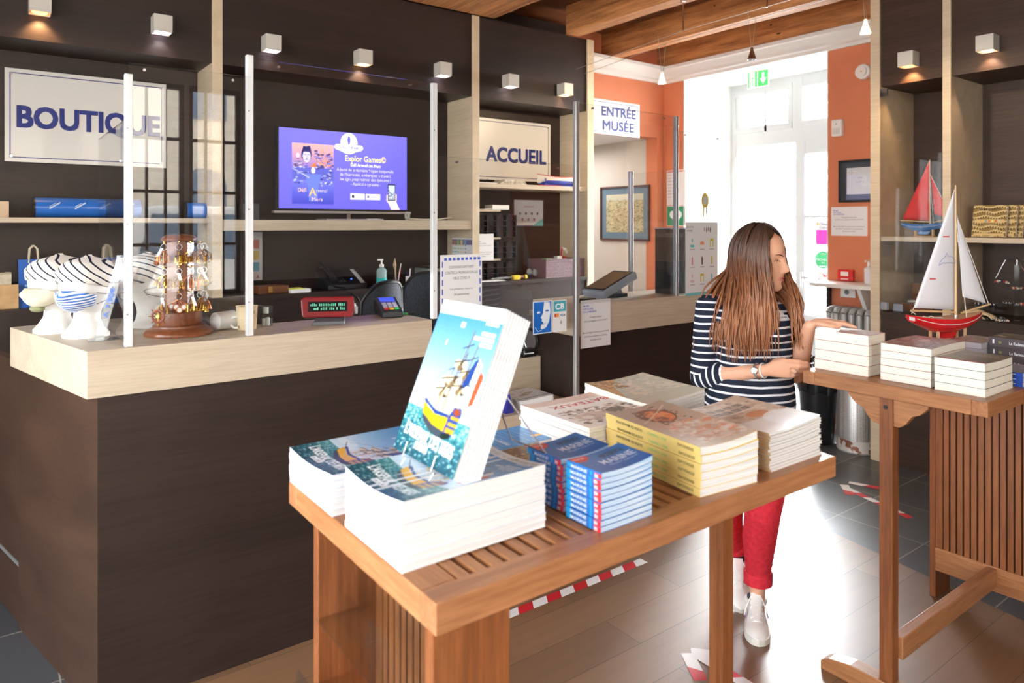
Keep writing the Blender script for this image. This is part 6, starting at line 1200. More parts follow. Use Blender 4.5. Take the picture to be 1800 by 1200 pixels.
# ledge of the television bay
L0 = LZ+.0006
q = PY(482, 516, 4.55); t = thing('notepad', 'white note block with yellow pad on the dark ledge', 'notepad', (q.x, 4.5, L0)); x = PY(511, 510, 4.47).x; m = MB(); m.box((x, 4.465, L0), (x+.13, 4.56, L0+.022), PAPER); m.build('note_block', t); m = MB(); m.box((x-.005, 4.47, L0+.0225), (x+.09, 4.56, L0+.028), mat('sticky_yellow', (216, 222, 70), .6)); m.build('yellow_pad', t)
x = PY(455, 512, 4.5).x; t = thing('cigar_box', 'brown wooden box with metal clasp on the dark ledge', 'box', (x, 4.5, L0)); m = MB(); m.box((x, 4.5, L0), (x+.19, 4.62, L0+.05), wood('cigar_wood', (80, 46, 26), (116, 70, 40))); m.build('box_body', t, bevel=.002); m = MB(); m.box((x+.06, 4.496, L0+.01), (x+.085, 4.5, L0+.045), mat('dull_gold', (170, 130, 70), .4, .6)); m.build('clasp', t)
# desk phone
x = PY(572, 495, 4.55).x; t = thing('desk_phone', 'black desk telephone with handset and key strip on the dark ledge', 'telephone', (x, 4.55, L0)); T = frame((x, 4.5, L0), (1, .12, 0), Vector((-.12, 1, 0)).normalized()); m = MB(T); m.add([(0, 0, 0), (.3, 0, 0), (.3, .18, 0), (0, .18, 0), (0, 0, .03), (.3, 0, .03), (.3, .18, .13), (0, .18, .13)], [(3, 2, 1, 0), (4, 5, 6, 7), (0, 1, 5, 4), (1, 2, 6, 5), (2, 3, 7, 6), (3, 0, 4, 7)], BLACK); m.build('base', t, bevel=.006)
m = MB(T); m.tube([(.04, .0, .07), (.035, .05, .115), (.035, .13, .155), (.04, .18, .16)], [.022, .014, .014, .024], mat('handset_black', (30, 30, 34), .3), 12); m.build('handset', t, smooth=True)
sl = math.atan2(.1, .18); T2 = T @ Matrix.Translation((0, 0, .031)) @ Matrix.Rotation(sl, 4, 'X'); m = MB(T2)
for i in range(10): m.box((.255, .01+i*.018, .001), (.285, .02+i*.018, .004), mat('strip_white', (206, 206, 208), .5))
m.build('key_strip', t); m = MB(T2)
for i in range(3):
    for j in range(4): m.box((.09+i*.022, .03+j*.02, .001), (.106+i*.022, .043+j*.02, .004), mat('phone_key', (60, 60, 64), .5))
m.build('keypad', t); m = MB(T2); m.box((.2, .06, .001), (.21, .065, .004), mat('blue_led', (60, 110, 255), .4, emit=3)); m.build('indicator', t)
m = MB(); m.tube([(x+.03, 4.49, L0+.03), (x+.1, 4.46, L0+.012), (x+.17, 4.42, L0-.05), (x+.2, 4.43, L0-.1)], .006, BLACK, 8); m.build('cord', t)
# sanitiser
x = PY(673, 502, 4.5).x; t = thing('soap_bottle', 'pump bottle of turquoise hand gel on the dark ledge', 'bottle', (x, 4.52, L0)); m = MB(); m.lathe([(.034, .0), (.036, .01), (.036, .066)], mat('turquoise_gel', (60, 186, 180), .15, alpha=.85), (x, 4.52, L0), 22); m.build('gel', t, smooth=50)
m = MB(); m.lathe([(.036, .0665), (.036, .115), (.028, .13), (.014, .136), (.014, .142)], mat('bottle_clear', (190, 226, 228), .1, alpha=.45), (x, 4.52, L0), 22); m.build('bottle_body', t, smooth=50); m = MB(); m.lathe([(.016, .142), (.016, .158), (.006, .162), (.006, .19)], WHITE, (x, 4.52, L0), 14); m.box((x-.03, 4.514, L0+.186), (x+.01, 4.526, L0+.196), WHITE); m.build('pump', t)
# pen cups
t = thing('pen_cup', 'glass holding a brush and pens beside the gel bottle', 'cup', (2.31, 4.52, L0)); x = PY(696, 502, 4.52).x; m = MB(); m.lathe([(.022, 0), (.024, .08), (.022, .08), (.02, .004)], glass('tumbler', (.9, .9, .92), 1.2), (x, 4.52, L0), 18); m.build('glass', t)
m = MB(); m.tube([(x, 4.52, L0+.004), (x-.006, 4.52, L0+.12), (x-.01, 4.52, L0+.15), (x-.008, 4.52, L0+.2)], [.005, .006, .013, .002], mat('brush_tan', (176, 150, 116), .6), 10); m.build('brush', t)
m = MB(); m.cyl((x+.01, 4.52, L0+.004), (x+.04, 4.52, L0+.16), .003, WHITE, 8); m.build('pen', t); m = MB(); m.cyl((x+.012, 4.525, L0+.004), (x+.036, 4.525, L0+.12), .006, RD, 8); m.build('pen', t)
x = PY(719, 498, 4.54).x; t = thing('pen_pot', 'white pot of pens next to the glass of brushes', 'cup', (x, 4.54, L0)); m = MB(); m.lathe([(.025, 0), (.027, .065), (.024, .065), (.023, .004)], WHITE, (x, 4.54, L0), 20); m.build('pot', t, smooth=50)
for dx, c, h_ in ((-.01, NAVY, .1), (.004, WHITE, .12), (.014, BLACK, .13)):
    m = MB(); m.cyl((x+dx*.5, 4.54, L0+.005), (x+dx*1.8, 4.535, L0+h_), .004, c, 8); m.build('pen', t)
bx('paper_slip', 'white slip lying under the pen pots', 'paper', (PY(686, 503, 4.46).x, 4.455, L0), (.17, .05, .0015), SHEET, bev=0)
# receipt printer / franking machine
x = PY(745, 480, 4.56).x; t = thing('label_printer', 'grey counting machine with small screen behind the right screen post', 'machine', (x, 4.5, L0)); m = MB(); m.box((x, 4.5, L0), (x+.235, 4.7, L0+.115), mat('machine_grey', (128, 136, 130), .45)); m.build('housing', t, bevel=.004)
m = MB(); m.box((x+.04, 4.494, L0+.07), (x+.215, 4.5, L0+.095), mat('lcd_olive', (88, 100, 88), .3)); m.build('screen', t); m = MB()
for i in range(4):
    for j in range(2): m.box((x+.12+i*.024, 4.494, L0+.015+j*.024), (x+.135+i*.024, 4.5, L0+.03+j*.024), (WHITE, GREYP, RD, WHITE)[i])
m.build('buttons', t); m = MB(); m.box((x+.02, 4.52, L0+.1155), (x+.2, 4.66, L0+.13), BLACK); m.build('top_tray', t)
bx('stapler', 'flat clear tray on the ledge in front of the grey machine', 'tray', (PY(737, 497, 4.46).x, 4.455, L0), (.16, .04, .02), PLEXE)
# calendar and postcard on the pale upright side
def cal(m, T, w=.215, h=.26):
    rr = random.Random(5); cs = [(200, 110, 100), (150, 190, 110), (230, 190, 120), (120, 160, 200), (230, 150, 150)]
    m.frect(.0, h-.05, w, h-.01, mat('cal_photo', (120, 110, 150), .6), T, .0004)
    for i in range(4): m.frect(.02+i*.05, h-.048, .05+i*.05, h-.014, mat('cal_c%d' % i, cs[i], .6), T, .0006)
    for i in range(6):
        for j in range(7): m.frect(.008+i*.034, .012+j*.026, .030+i*.034, .02+j*.026, mat('cal_c%d' % rr.randrange(5), cs[rr.randrange(5)], .6), T, .0005)
TS_ = frame((2.9405, 4.76, 1.4), (0, -1, 0), (0, 0, 1))
u0 = PX(795, 418, 2.9405); u1 = PX(830, 464, 2.9405)
notice('colourful year calendar pinned on the side of the second pale upright', frame((2.9405, u0.y, PX(795, 463, 2.9405).z), (0, -1, 0), (0, 0, 1)), u0.y-u1.y, u0.z-PX(795, 463, 2.9405).z, [], lambda m, T: cal(m, T, u0.y-u1.y, u0.z-PX(795, 463, 2.9405).z), cat='calendar', name='wall_calendar') if u0.y-u1.y > .05 else None
a = PY(797, 418, 4.43); b = PY(831, 465, 4.43)
a = PY(440, 408, 4.79); b = PY(461, 492, 4.79)
def pchart(m, T):
    for i, c in enumerate(((120, 180, 200), (226, 200, 120), (206, 120, 110))): m.frect(.01, .06+i*.075, .07, .12+i*.075, mat('chart_c%d' % i, c, .6), T, .0004)
    m.fpoly([(.05, .015), (.07, .015), (.06, .04)], mat('chart_c2', (206, 120, 110), .6), T, .0004)
notice('narrow poster with small coloured pictures behind the second screen post', BACKW(a.x-.01, 4.795, b.z), .09, a.z-b.z, [], pchart, cat='poster', name='wall_poster')
# ================================================================ MIDDLE BAY (ACCUEIL)
S3 = 1.9355
x = PY(846, 333, 4.5).x; m = MB(); m.box((3.02, 4.5, S3), (PY(874, 330, 4.5).x, 4.6, PY(846, 320, 4.5).z), WHITE); T = BACKW(3.12, 4.4995, S3+.03); m.text('6', T, .02, TXT, .02); tag(m.build('white_box', bevel=.002), 'white carton with a small 6 on the shelf under ACCUEIL', 'box')
# model lifeboat
x0 = PY(947, 333, 4.5).x; x1 = PY(1012, 333, 4.5).x; t = thing('model_boat', 'white and blue model boat with coat of arms on the shelf', 'model boat', ((x0+x1)/2, 4.52, S3)); L = x1-x0+.03
def hull(m, x0, x1, y, zb, zt, hw, lo, hi, mm, n=20, trim=None, sheer=.3, keel=.25, stern=.35):
    vs = []; K = 9
    for i in range(n+1):
        s = i/n; wdt = hw*(math.sin(math.pi*min(1, s*(.5/(.5-.0)) if False else s))**.55 if stern is None else (min(1, (stern+(1-stern)*math.sin(math.pi*min(.5, s*.9)))) if s < .55 else math.cos((s-.55)/.45*math.pi/2)**.75)); wdt = max(wdt, .001)
        zt_ = zt+sheer*(zt-zb)*(2*s-1)**2; zb_ = zb+keel*(zt-zb)*max(0, (s-.55)/.45)**2+keel*.6*(zt-zb)*max(0, (.3-s)/.3)**2
        for k in range(K+1):
            a = math.pi*k/K; q_ = lo+(hi-lo)*0; yy = -math.cos(a)*wdt; zz = zt_-(zt_-zb_)*math.sin(a)**.8; vs.append((x0+(x1-x0)*s, y+yy, zz))
    fs = [(i*(K+1)+k, (i+1)*(K+1)+k, (i+1)*(K+1)+k+1, i*(K+1)+k+1) for i in range(n) for k in range(K)]
    fs.append(tuple(range(K, -1, -1))); m.add(vs, fs, mm); return vs, n, K
m = MB(); m2 = mat('boat_white', (232, 228, 216), .35); m3 = mat('boat_blue', (40, 66, 160), .35)
hull(m, x0, x0+L, 4.52, S3+.012, S3+.075, .05, 0, 1, m2, stern=None); m.build('hull', t, smooth=60)
m = MB(); hull(m, x0+.02, x0+L-.02, 4.52, S3+.004, S3+.045, .047, 0, 1, m3, stern=None, sheer=0); m.build('lower_hull', t, smooth=60)
m = MB(); m.box((x0+.06, 4.495, S3+.0002), (x0+L-.06, 4.545, S3+.02), m3); m.build('stand', t)
m = MB(); rim = [(x0+L*s, 4.52+q_*.05*math.sin(math.pi*s)**.55*1.02, S3+.075+.3*.063*(2*s-1)**2) for q_ in (-1,) for s in [i/20 for i in range(21)]]; m.tube(rim, .0035, mat('boat_rim_red', (190, 70, 60), .4), 6)
T = BACKW(x0+.05, 4.474, S3+.05); m.fell(0, 0, .011, .013, NAVY, T, .0, 12); m.build('rim_and_emblem', t)
for i in range(3):
    bx('newspaper', f'folded newspaper left of the model boat, {["bottom", "middle", "top"][i]} one', 'newspaper', (PY(880, 333, 4.5).x+.02*i, 4.5, S3+.0005+i*.0125), (.26-.03*i, .14, .012), noisy('newsprint', (150, 138, 120), (208, 200, 184), scale=40, rough=.9), 'newspapers on the shelf')
bx('red_ruler', 'red flat strip in front of the model boat', 'ruler', (x0-.02, 4.452, S3), (.22, .02, .004), RD, bev=0)
# pigeon holes of bottles behind little shelves
SH = mat('ribbed_black', (26, 26, 30), .35)
def rack(z0, z1, lab, k=5):
    xa = 3.01; xb = PY(906, 430, 4.62).x; t = thing('wine_rack', lab, 'rack', (xa, 4.6, z0), 'black compartment racks'); w = (xb-xa)/k; rows = max(1, int(round((z1-z0)/.05))); h = (z1-z0)/rows
    m = MB(); m.box((xa, 4.70, z0), (xb, 4.71, z1), SH)
    for i in range(k+1): m.box((xa+w*i-.004, 4.61, z0), (xa+w*i+.004, 4.7, z1), SH)
    for j in range(rows+1): m.box((xa, 4.612, z0+h*j-.003 if j else z0), (xb, 4.7, z0+h*j+.003 if j < rows else z1), SH)
    m.build('compartments', t); m = MB()
    for i in range(k):
        for j in range(rows): m.lathe([(w*.34, 0), (w*.38, .004), (w*.3, .03)], mat('dark_jar', (52, 44, 50), .3), (0, 0, 0), 12, frame((xa+w*(i+.5), 4.66, z0+h*(j+.45)), (1, 0, 0), (0, 0, 1)))
    o = m.build('black_jars', t); o['kind'] = 'stuff'
rack(1.516, 1.695, 'black rack of round compartments below the router shelf'); rack(1.346, 1.485, 'black rack of round compartments in the middle shelf, behind the taped notice'); rack(LZ+.001, 1.315, 'black rack of round compartments lowest, on the dark ledge')
t = thing('router', 'white router box on the top small shelf', 'router', (3.2, 4.62, 1.7355)); xa = PY(864, 368, 4.62).x; m = MB(); m.box((xa, 4.61, 1.7355), (xa+.17, 4.72, 1.775), WHITE); m.build('housing', t, bevel=.006); m = MB(); m.tube([(xa, 4.62, 1.745), (xa-.06, 4.62, 1.738), (xa-.1, 4.64, 1.737)], .004, WHITE, 6); m.build('lead', t)
a = PY(843, 411, 4.44); b = PY(893, 460, 4.44); notice('white museum notice taped across the black racks', BACKW(3.008, 4.59, 1.335), .235, .21, museo(.235, .21))
a = PY(904, 351, 4.795); b = PY(955, 397, 4.795)
def hyg2(m, T):
    w = b.x-a.x; h = a.z-b.z; m.text('CONSIGNES', T @ Matrix.Translation((w/2, h*.72, 0)), .018, mat('rose_ink', (190, 100, 130), .6), .01, 'c', w*.34, .0005); m.fpoly([(w*.6, 0), (w, 0), (w, h*.3)], mat('p_teal', (110, 186, 190), .6), T, .0004); m.frect(0, 0, w, h*.05, mat('lilac_ink', (150, 140, 190), .6), T, .0003)
    for i in range(4): m.fell(w*(.2+.2*i), h*.48, .012, .012, TXT, T, .0005, 12)
    for i in range(3): m.fell(w*(.28+.2*i), h*.25, .010, .014, mat('rose_ink', (190, 100, 130), .6), T, .0005, 12)
notice('white instruction sheet with small icons on the dark back panel', BACKW(a.x, 4.797, b.z), b.x-a.x, a.z-b.z, [], hyg2)
# basket with spray
xa = PY(955, 452, 4.5).x; xb = PY(1034, 452, 4.5).x; zt = PY(980, 455, 4.5).z; t = thing('storage_basket', 'purplish woven basket on the dark ledge under ACCUEIL', 'basket', ((xa+xb)/2, 4.58, L0)); WV = noisy('woven_purple', (84, 62, 68), (150, 120, 128), scale=120, rough=.5, pos=(.4, .6), bump=.5, stretch=(1, 1, 3)); m = MB(); xb = min(xb, 4.09)
for yy0, yy1, x_0, x_1 in ((4.465, 4.475, xa, xb), (4.70, 4.71, xa, xb), (4.475, 4.7, xa, xa+.01), (4.475, 4.7, xb-.01, xb)): m.box((x_0, yy0, L0), (x_1, yy1, zt), WV)
m.box((xa+.01, 4.475, L0), (xb-.01, 4.7, L0+.01), WV); m.build('basket_body', t); m = MB()
for k in range(5): m.tube([(xa-.002, 4.463, L0+.02+k*.027), (xb, 4.463, L0+.02+k*.027)], .003, WV, 6)
m.tube([(xa-.003, 4.462, zt), (xb, 4.462, zt)], .005, WV, 6); m.build('woven_ridge', t)
x = PY(990, 440, 4.55).x; t = thing('spray_bottle', 'spray bottle with red trigger and white head in the basket', 'bottle', (x, 4.56, L0+.01)); m = MB(); m.lathe([(.03, .011), (.032, .1), (.014, .14), (.012, .15)], WHITE, (x+.02, 4.56, L0), 16); m.build('bottle_body', t, smooth=50)
m = MB(); m.box((x+.005, 4.55, L0+.15), (x+.035, 4.57, L0+.165), RD); m.tube([(x+.0, 4.56, L0+.165), (x-.015, 4.56, L0+.18), (x-.012, 4.56, L0+.215), (x+.0, 4.56, L0+.235)], .006, RD, 8); m.build('trigger', t); m = MB(); m.tube([(x+.0, 4.56, L0+.235), (x+.03, 4.56, L0+.225), (x+.05, 4.56, L0+.195)], [.010, .014, .008], WHITE, 10); m.build('spray_head', t, smooth=True)
bx('white_tub', 'white tub inside the basket left of the spray bottle', 'tub', (x-.08, 4.53, L0+.011), (.05, .05, .16), WHITE); bx('green_lid_tub', 'green lidded tub at the basket front', 'tub', (xa+.02, 4.49, L0+.011), (.07, .05, .145), mat('tub_green', (60, 170, 100), .5))
# glue gun like yellow tool, plastic bag
xa = PY(902, 487, 4.48).x; t = thing('label_gun', 'yellow and brown hand tool on the dark ledge', 'tool', (xa, 4.5, L0)); YT = mat('tool_yellow', (226, 196, 40), .4)
m = MB(); m.box((xa, 4.47, L0), (xa+.07, 4.51, L0+.035), YT); m.box((xa+.115, 4.475, L0+.004), (xa+.14, 4.505, L0+.036), YT); m.build('yellow_grip', t, bevel=.006); m = MB(); m.cyl((xa+.07, 4.49, L0+.02), (xa+.116, 4.49, L0+.02), .014, mat('tool_brown', (110, 70, 44), .5), 12); m.build('handle', t); m = MB(); m.tube([(xa, 4.49, L0+.02), (xa-.2, 4.49, L0+.016)], .008, GREYP, 10); m.build('blade', t)
bx('paper_sheets', 'flat white papers on the ledge below the black racks', 'paper', (3.03, 4.45, L0), (.23, .1, .003), SHEET, bev=0)
x = PY(945, 485, 4.6).x; m = MB(); rr = random.Random(8)
for i in range(9): m.ball((x+rr.uniform(-.07, .07), 4.6+rr.uniform(-.02, .04), L0+.03+rr.uniform(0, .03)), (rr.uniform(.02, .04), .02, rr.uniform(.015, .03)), mat('plastic_film', (186, 200, 206), .12, alpha=.7), 10)
tag(m.build('plastic_bag'), 'crumpled clear plastic bag beside the yellow tool', 'bag')
# office chairs
def chair(x, y, rz, lab):
    t = thing('office_chair', lab, 'chair', (0, 0, 0), 'black office chairs behind the counter'); MESH = noisy('mesh_fabric', (34, 38, 44), (66, 72, 82), scale=300, rough=.8, pos=(.45, .55)); n = 14; vs = []
    for i in range(2):
        for z in (0, 1):
            pass
    def bk(s, q, o=0): a = (s-.5)*1.5; return (.24*math.sin(a)*(1-.12*abs(q-.5)), .24*(1-math.cos(a))*-1+o+.0, .80+.47*q*(1-.22*abs(2*s-1)**3))
    P = [bk(i/n, j/8) for j in range(9) for i in range(n+1)]; Q = [(p[0], p[1]-.012, p[2]) for p in P]; k = len(P)
    fs = [(j*(n+1)+i, j*(n+1)+i+1, (j+1)*(n+1)+i+1, (j+1)*(n+1)+i) for j in range(8) for i in range(n)]; m = MB(); m.add(P+Q, fs+[tuple(k+i for i in f[::-1]) for f in fs], MESH); m.build('backrest', t, smooth=True)
    rim = [bk(i/n, 1) for i in range(n+1)]; rim = [bk(0, q/4) for q in range(4)]+rim+[bk(1, 1-q/4) for q in range(1, 5)]; m = MB(); m.tube([(p[0], p[1]-.006, p[2]) for p in rim], .012, BLACK, 8); m.build('back_frame', t, smooth=True)
    m = MB(); m.box((-.23, -.46, .66), (.23, -.02, .72), MESH); m.build('seat', t, bevel=.03); m = MB(); m.cyl((0, -.22, .08), (0, -.22, .66), .025, BLACK); m.tube([(0, -.2, .68), (0, .0, .72), (0, .01, .84)], .015, BLACK); m.build('column', t)
    for j in range(5):
        a_ = j*2*math.pi/5; m = MB(); m.tube([(0, -.22, .09), (.26*math.cos(a_), -.22+.26*math.sin(a_), .065)], .018, BLACK, 8); m.ball((.27*math.cos(a_), -.22+.27*math.sin(a_), .0), .035, BLACK, 8); m.build('leg', t)
    t.location = (x, y, .035); t.rotation_euler = (0, 0, rz); return t
q = PY(680, 540, 3.55); chair(q.x, 3.5, math.radians(200), 'black mesh office chair behind the card terminal'); q = PY(745, 520, 3.95); chair(q.x+.08, 4.02, math.radians(160), 'black mesh office chair farther back, behind the right screen post')
# ================================================================ RIGHT UNIT CONTENTS
def sailboat(name, lab, size, sailm, hullm, deckm, stripe, stand, red=None, dolphin=False):
    """local frame: x = stern to bow, length 1 = hull; built at the origin then placed"""
    t = thing(name, lab, 'toy boat', (0, 0, 0)); S = size
    def hp(s, k, K=12):
        b = max(.002, (.135*(.6+.45*math.sin(math.pi*min(.5, s*.95+.03))) if s < .55 else .135*max(0, math.cos((s-.55)/.45*math.pi/2))**.8)); zt_ = .0+.05*(2*s-.9)**2; dp = .175*(1-.5*max(0, (s-.5)/.5)**1.5-.55*max(0, (.35-s)/.35)**1.3); a = math.pi*k/K
        return (s*S, -math.cos(a)*b*S, (zt_-dp*math.sin(a)**.75)*S)
    n = 28; K = 12; vs = [hp(i/n, k) for i in range(n+1) for k in range(K+1)]; m = MB()
    fs = [(i*(K+1)+k, i*(K+1)+k+1, (i+1)*(K+1)+k+1, (i+1)*(K+1)+k) for i in range(n) for k in range(K)]+[tuple(range(K+1))]; m.add(vs, fs, hullm); m.build('hull', t, smooth=55)
    m = MB(); m.add([hp(i/n, 0) for i in range(n+1)]+[hp(i/n, K) for i in range(n+1)], [(i, i+1, n+2+i, n+1+i) for i in range(n)], deckm); dk = m.build('deck', t)
    m = MB()
    for side in (1, -1):
        m.tube([(p[0], p[1]*1.015, p[2]) for p in [hp(i/n, 1 if side == 1 else K-1) for i in range(n+1)]], .004*S, stripe, 6)
    m.build('white_line', t)
    m = MB(); m.prism([(.36*S, -.24*S), (.40*S, -.12*S), (.66*S, -.12*S), (.58*S, -.24*S)], -.012*S, .012*S, hullm, frame((0, 0, 0), (1, 0, 0), (0, 0, 1))); m.build('keel', t)
    m = MB(); mx = .62*S; H_ = 1.6*S; MS = mat('mast_wood', (212, 178, 132), .4); m.tube([(mx, 0, 0), (mx, 0, H_*.97)], [.016*S, .009*S], MS, 10); m.build('mast', t, smooth=True)
    m = MB(); m.tube([(mx-.01*S, 0, .06*S), (-.03*S, -.02*S, .10*S)], .012*S, MS, 8); m.build('boom', t, smooth=True); m = MB(); m.tube([(mx+.08*S, 0, .05*S), (1.12*S, 0, .14*S)], .011*S, MS, 8); m.build('bowsprit', t, smooth=True)
    def sail(P0, P1, P2, belly, nm, nn=14):
        P0, P1, P2 = map(Vector, (P0, P1, P2)); vs = []; idx = {}
        for i in range(nn+1):
            for j in range(nn+1-i):
                a, b = i/nn, j/nn; c = 1-a-b; p = P0*c+P1*a+P2*b; p.y += belly*27*a*b*c*.25+belly*.3*(4*a*c); idx[i, j] = len(vs); vs.append(p)
        fs = []
        for i in range(nn):
            for j in range(nn-i):
                fs.append((idx[i, j], idx[i+1, j], idx[i, j+1]))
                if i+j < nn-1: fs.append((idx[i+1, j], idx[i+1, j+1], idx[i, j+1]))
        m = MB(); m.add(vs, fs, sailm); o = m.build(nm, t, smooth=True); so = o.modifiers.new('thick', 'SOLIDIFY'); so.thickness = .0008; return o
    ms = sail((mx-.018*S, 0, .09*S), (.02*S, -.015*S, .13*S), (mx-.012*S, 0, H_*.95), -.05*S, 'mainsail'); jb = sail((mx+.10*S, 0, .24*S), (1.06*S, 0, .15*S), (mx+.015*S, 0, H_*.76), -.045*S, 'jib')
    m = MB(); LN = mat('rigging_white', (226, 222, 214), .7)
    for a, b in (((mx, 0, H_*.96), (0.0, 0, .06*S)), ((mx, 0, H_*.76), (1.1*S, 0, .14*S)), ((mx, 0, H_*.74), (mx+.05*S, -.1*S, .01*S)), ((mx, 0, H_*.74), (mx+.05*S, .1*S, .01*S)), ((-.02*S, 0, .1*S), (.06*S, 0, .05*S))): m.cyl(a, b, .0012*max(1, S/.3), LN, 5)
    m.build('rigging', t)
    if dolphin:
        m = MB(); RM = mat('sail_red_mark', (214, 50, 60), .6)
        for z_ in (.30, .62):
            xx = mx-.012*S-(mx-.03*S)*(1-(z_*H_*.95)/(H_*.95))+.012*S*0; m.box((xx, -.05*S-.004, z_*H_*.95+.0), (xx+.085*S, -.05*S-.002, z_*H_*.95+.012*S), RM)
        m.build('sail_battens', ms)
        pts = [(-.09, -.04), (-.07, 0), (-.03, .03), (-.01, .065), (.01, .035), (.05, .03), (.075, .0), (.09, -.012), (.07, -.025), (.02, -.02), (-.05, -.02), (-.09, -.04)]
        m = MB(); DL = mat('dolphin_line', (150, 156, 206), .6); cxx, czz = .43*S, .42*H_; m.tube([(cxx+a*S*1.35, -.075*S, czz+b*S*1.35) for a, b in pts], .0011, DL, 5); m.build('dolphin_drawing', ms)
        m = MB(); 
        for xx in (.14, .24): m.tube([((xx-.04)*S, -.03*S, .012*S), (xx*S, -.03*S, .03*S), ((xx+.04)*S, -.03*S, .012*S)], .006*S, LN, 6)
        m.box((.33*S, -.04*S, .004*S), (.4*S, .0, .01*S), WHITE); m.lathe([(.028*S, 0.004*S), (.028*S, .03*S), (.02*S, .032*S)], CHROME, (mx, 0, 0), 14); m.build('deck_fittings', t)
        m = MB(); m.box((-.004*S, -.05*S, -.035*S), (-.001*S, .03*S, .005*S), WHITE, Matrix.Translation((0, 0, .018*S))); m.build('name_plate', t)
    if stand:
        m = MB(); sm = stand
        m.box((.28*S, -.08*S, -.29*S), (.72*S, .08*S, -.272*S), sm)
        for xx in (.3, .68):
            for s_ in (-1, 1): m.box((xx*S, s_*.055*S-.008*S, -.272*S), ((xx+.03)*S, s_*.055*S+.008*S, -.07*S), sm)
        m.build('stand', t)
    return t
REDP = mat('hull_red', (206, 30, 34), .18, coat=.6); CLOTH = mat('sail_white', (236, 236, 242), .8)
SB = sailboat('toy_sailboat', 'red toy sailboat with white sails printed with a dolphin, on the tall table', .345, CLOTH, REDP, wood('boat_deck', (176, 130, 96), (206, 160, 122)), WHITE, mat('stand_pale', (222, 190, 146), .5), dolphin=True)
ax = (RGT*.97+FWD*.24).normalized(); SB.rotation_euler = (0, 0, math.atan2(ax.y, ax.x)); P_ = PZ(1607, 568, 1.24); c_ = Vector((3.12, 1.26, 0)); SB.location = (c_.x-ax.x*.15, c_.y-ax.y*.15, TZ+.0005+.24*.34)
SB.location = (2.962, 1.31, TZ+.0005+.29*.34+.06)
bx('stand_block', 'pale box under the toy sailboat', 'box', (3.02, 1.225, TZ+.0003), (.16, .1, .0595), mat('pale_box2', (222, 216, 206), .6))
BLH = mat('hull_blue', (48, 120, 190), .2, coat=.4); RSL = mat('sail_red', (206, 46, 46), .8)
S2 = sailboat('toy_sailboat', 'blue toy sailboat with red sails behind the glass door', .285, RSL, BLH, mat('deck_navy', (36, 44, 60), .4), mat('cream_line', (226, 214, 180), .5), wood('stand_wood', (206, 168, 110), (226, 190, 134)))
q = PX(1592, 377, 5.15); S2.rotation_euler = (0, 0, math.radians(-84)); S2.location = (5.17, 2.352, 1.536+.29*.285)
# lower glass bay: wooden box with rope
q = PX(1604, 540, 5.18); t = thing('wooden_chest', 'open brown wooden box with knots behind the glass door', 'box', (5.18, q.y, 1.026)); m = MB(); m.box((5.1, q.y-.16, 1.0256), (5.3, q.y+.06, 1.07), WD); m.build('tray', t, bevel=.002); m = MB(); m.box((5.3, q.y-.16, 1.07), (5.315, q.y+.06, 1.2), WD); m.build('lid', t); m = MB(); m.torus((5.18, q.y-.0, 1.085), .025, .007, mat('white_rope', (214, 208, 196), .9), 18, 6); m.torus((5.18, q.y-.09, 1.085), .03, .006, mat('olive_rope', (150, 138, 96), .9), 18, 6); m.build('knot', t)
q = PX(1573, 550, 5.0); bx('price_card', 'grey price card behind the glass door', 'card', (5.0, q.y-.05, 1.0256), (.012, .06, .05), mat('card_grey', (150, 156, 168), .5))
# clear box / case in middle of the lower bay
# jewellery stand
q = PX(1768, 540, 5.12); jx, jy = 5.12, q.y-.06; t = thing('jewellery_stand', 'clear tiered stand with hanging bracelets at the right edge', 'display stand', (jx, jy, 1.0256)); m = MB(); m.box((jx-.012, jy-.012, 1.0262), (jx+.012, jy+.012, 1.37), PLEXE); m.build('clear_column', t)
for k, z in enumerate((1.12, 1.215)):
    m = MB(); m.box((jx-.06+.02*k, jy-.09+.02*k, z), (jx+.06-.02*k, jy+.09-.02*k, z+.005), PLEXE); m.build('clear_tier', t)
m = MB(); m.tube([(jx, jy+.08, 1.40), (jx, jy-.12, 1.40)], .004, CHROME, 8); m.tube([(jx, jy+.06, 1.40), (jx, jy+.115, 1.28)], .003, CHROME, 6); m.tube([(jx, jy-.0, 1.40), (jx, jy-.05, 1.32)], .003, CHROME, 6); m.cyl((jx, jy, 1.37), (jx, jy, 1.4), .005, CHROME); m.build('hanger_bar', t)
rr = random.Random(21); cols = [mat('bead_red', (170, 50, 50), .3), mat('bead_cream', (226, 206, 180), .4), mat('bead_silver', (206, 206, 208), .2, .9), mat('bead_navy', (40, 44, 66), .3)]
def bracelet(x, y, z, r, lab, tilt=0, z2=0):
    m = MB(); n = 16
    for i in range(n):
        a_ = 2*math.pi*i/n; m.ball((x+r*math.cos(a_), y+r*math.sin(a_), z+.006), .0065, cols[(i*i+int(r*1000)) % 4 if i % 5 else 2], 8)
    tag(m.build('bracelet', smooth=True), lab, 'bracelet', 'bead bracelets')
bracelet(jx, jy+.10, 1.1255-.0995+.0, .03, 'bead bracelet lying on the dark base left of the clear stand')
for k, (dy, z, r, lab) in enumerate(((.05, 1.125, .022, 'bead bracelet on the lower clear tier, left side'), (-.04, 1.125, .024, 'bead bracelet on the lower clear tier, right side'), (.0, 1.22, .028, 'bead bracelet on the upper clear tier'))): bracelet(jx, jy+dy, z, r, lab)
bracelet(5.0, jy+.15, 1.0256, .03, 'bead bracelet under the wooden hand'); bracelet(5.0, jy+.04, 1.0256, .033, 'bead bracelet on the dark base right of the wooden hand'); bracelet(5.03, jy+.26, 1.0256, .028, 'bead bracelet on the dark base left of the wooden hand')
m = MB(); 
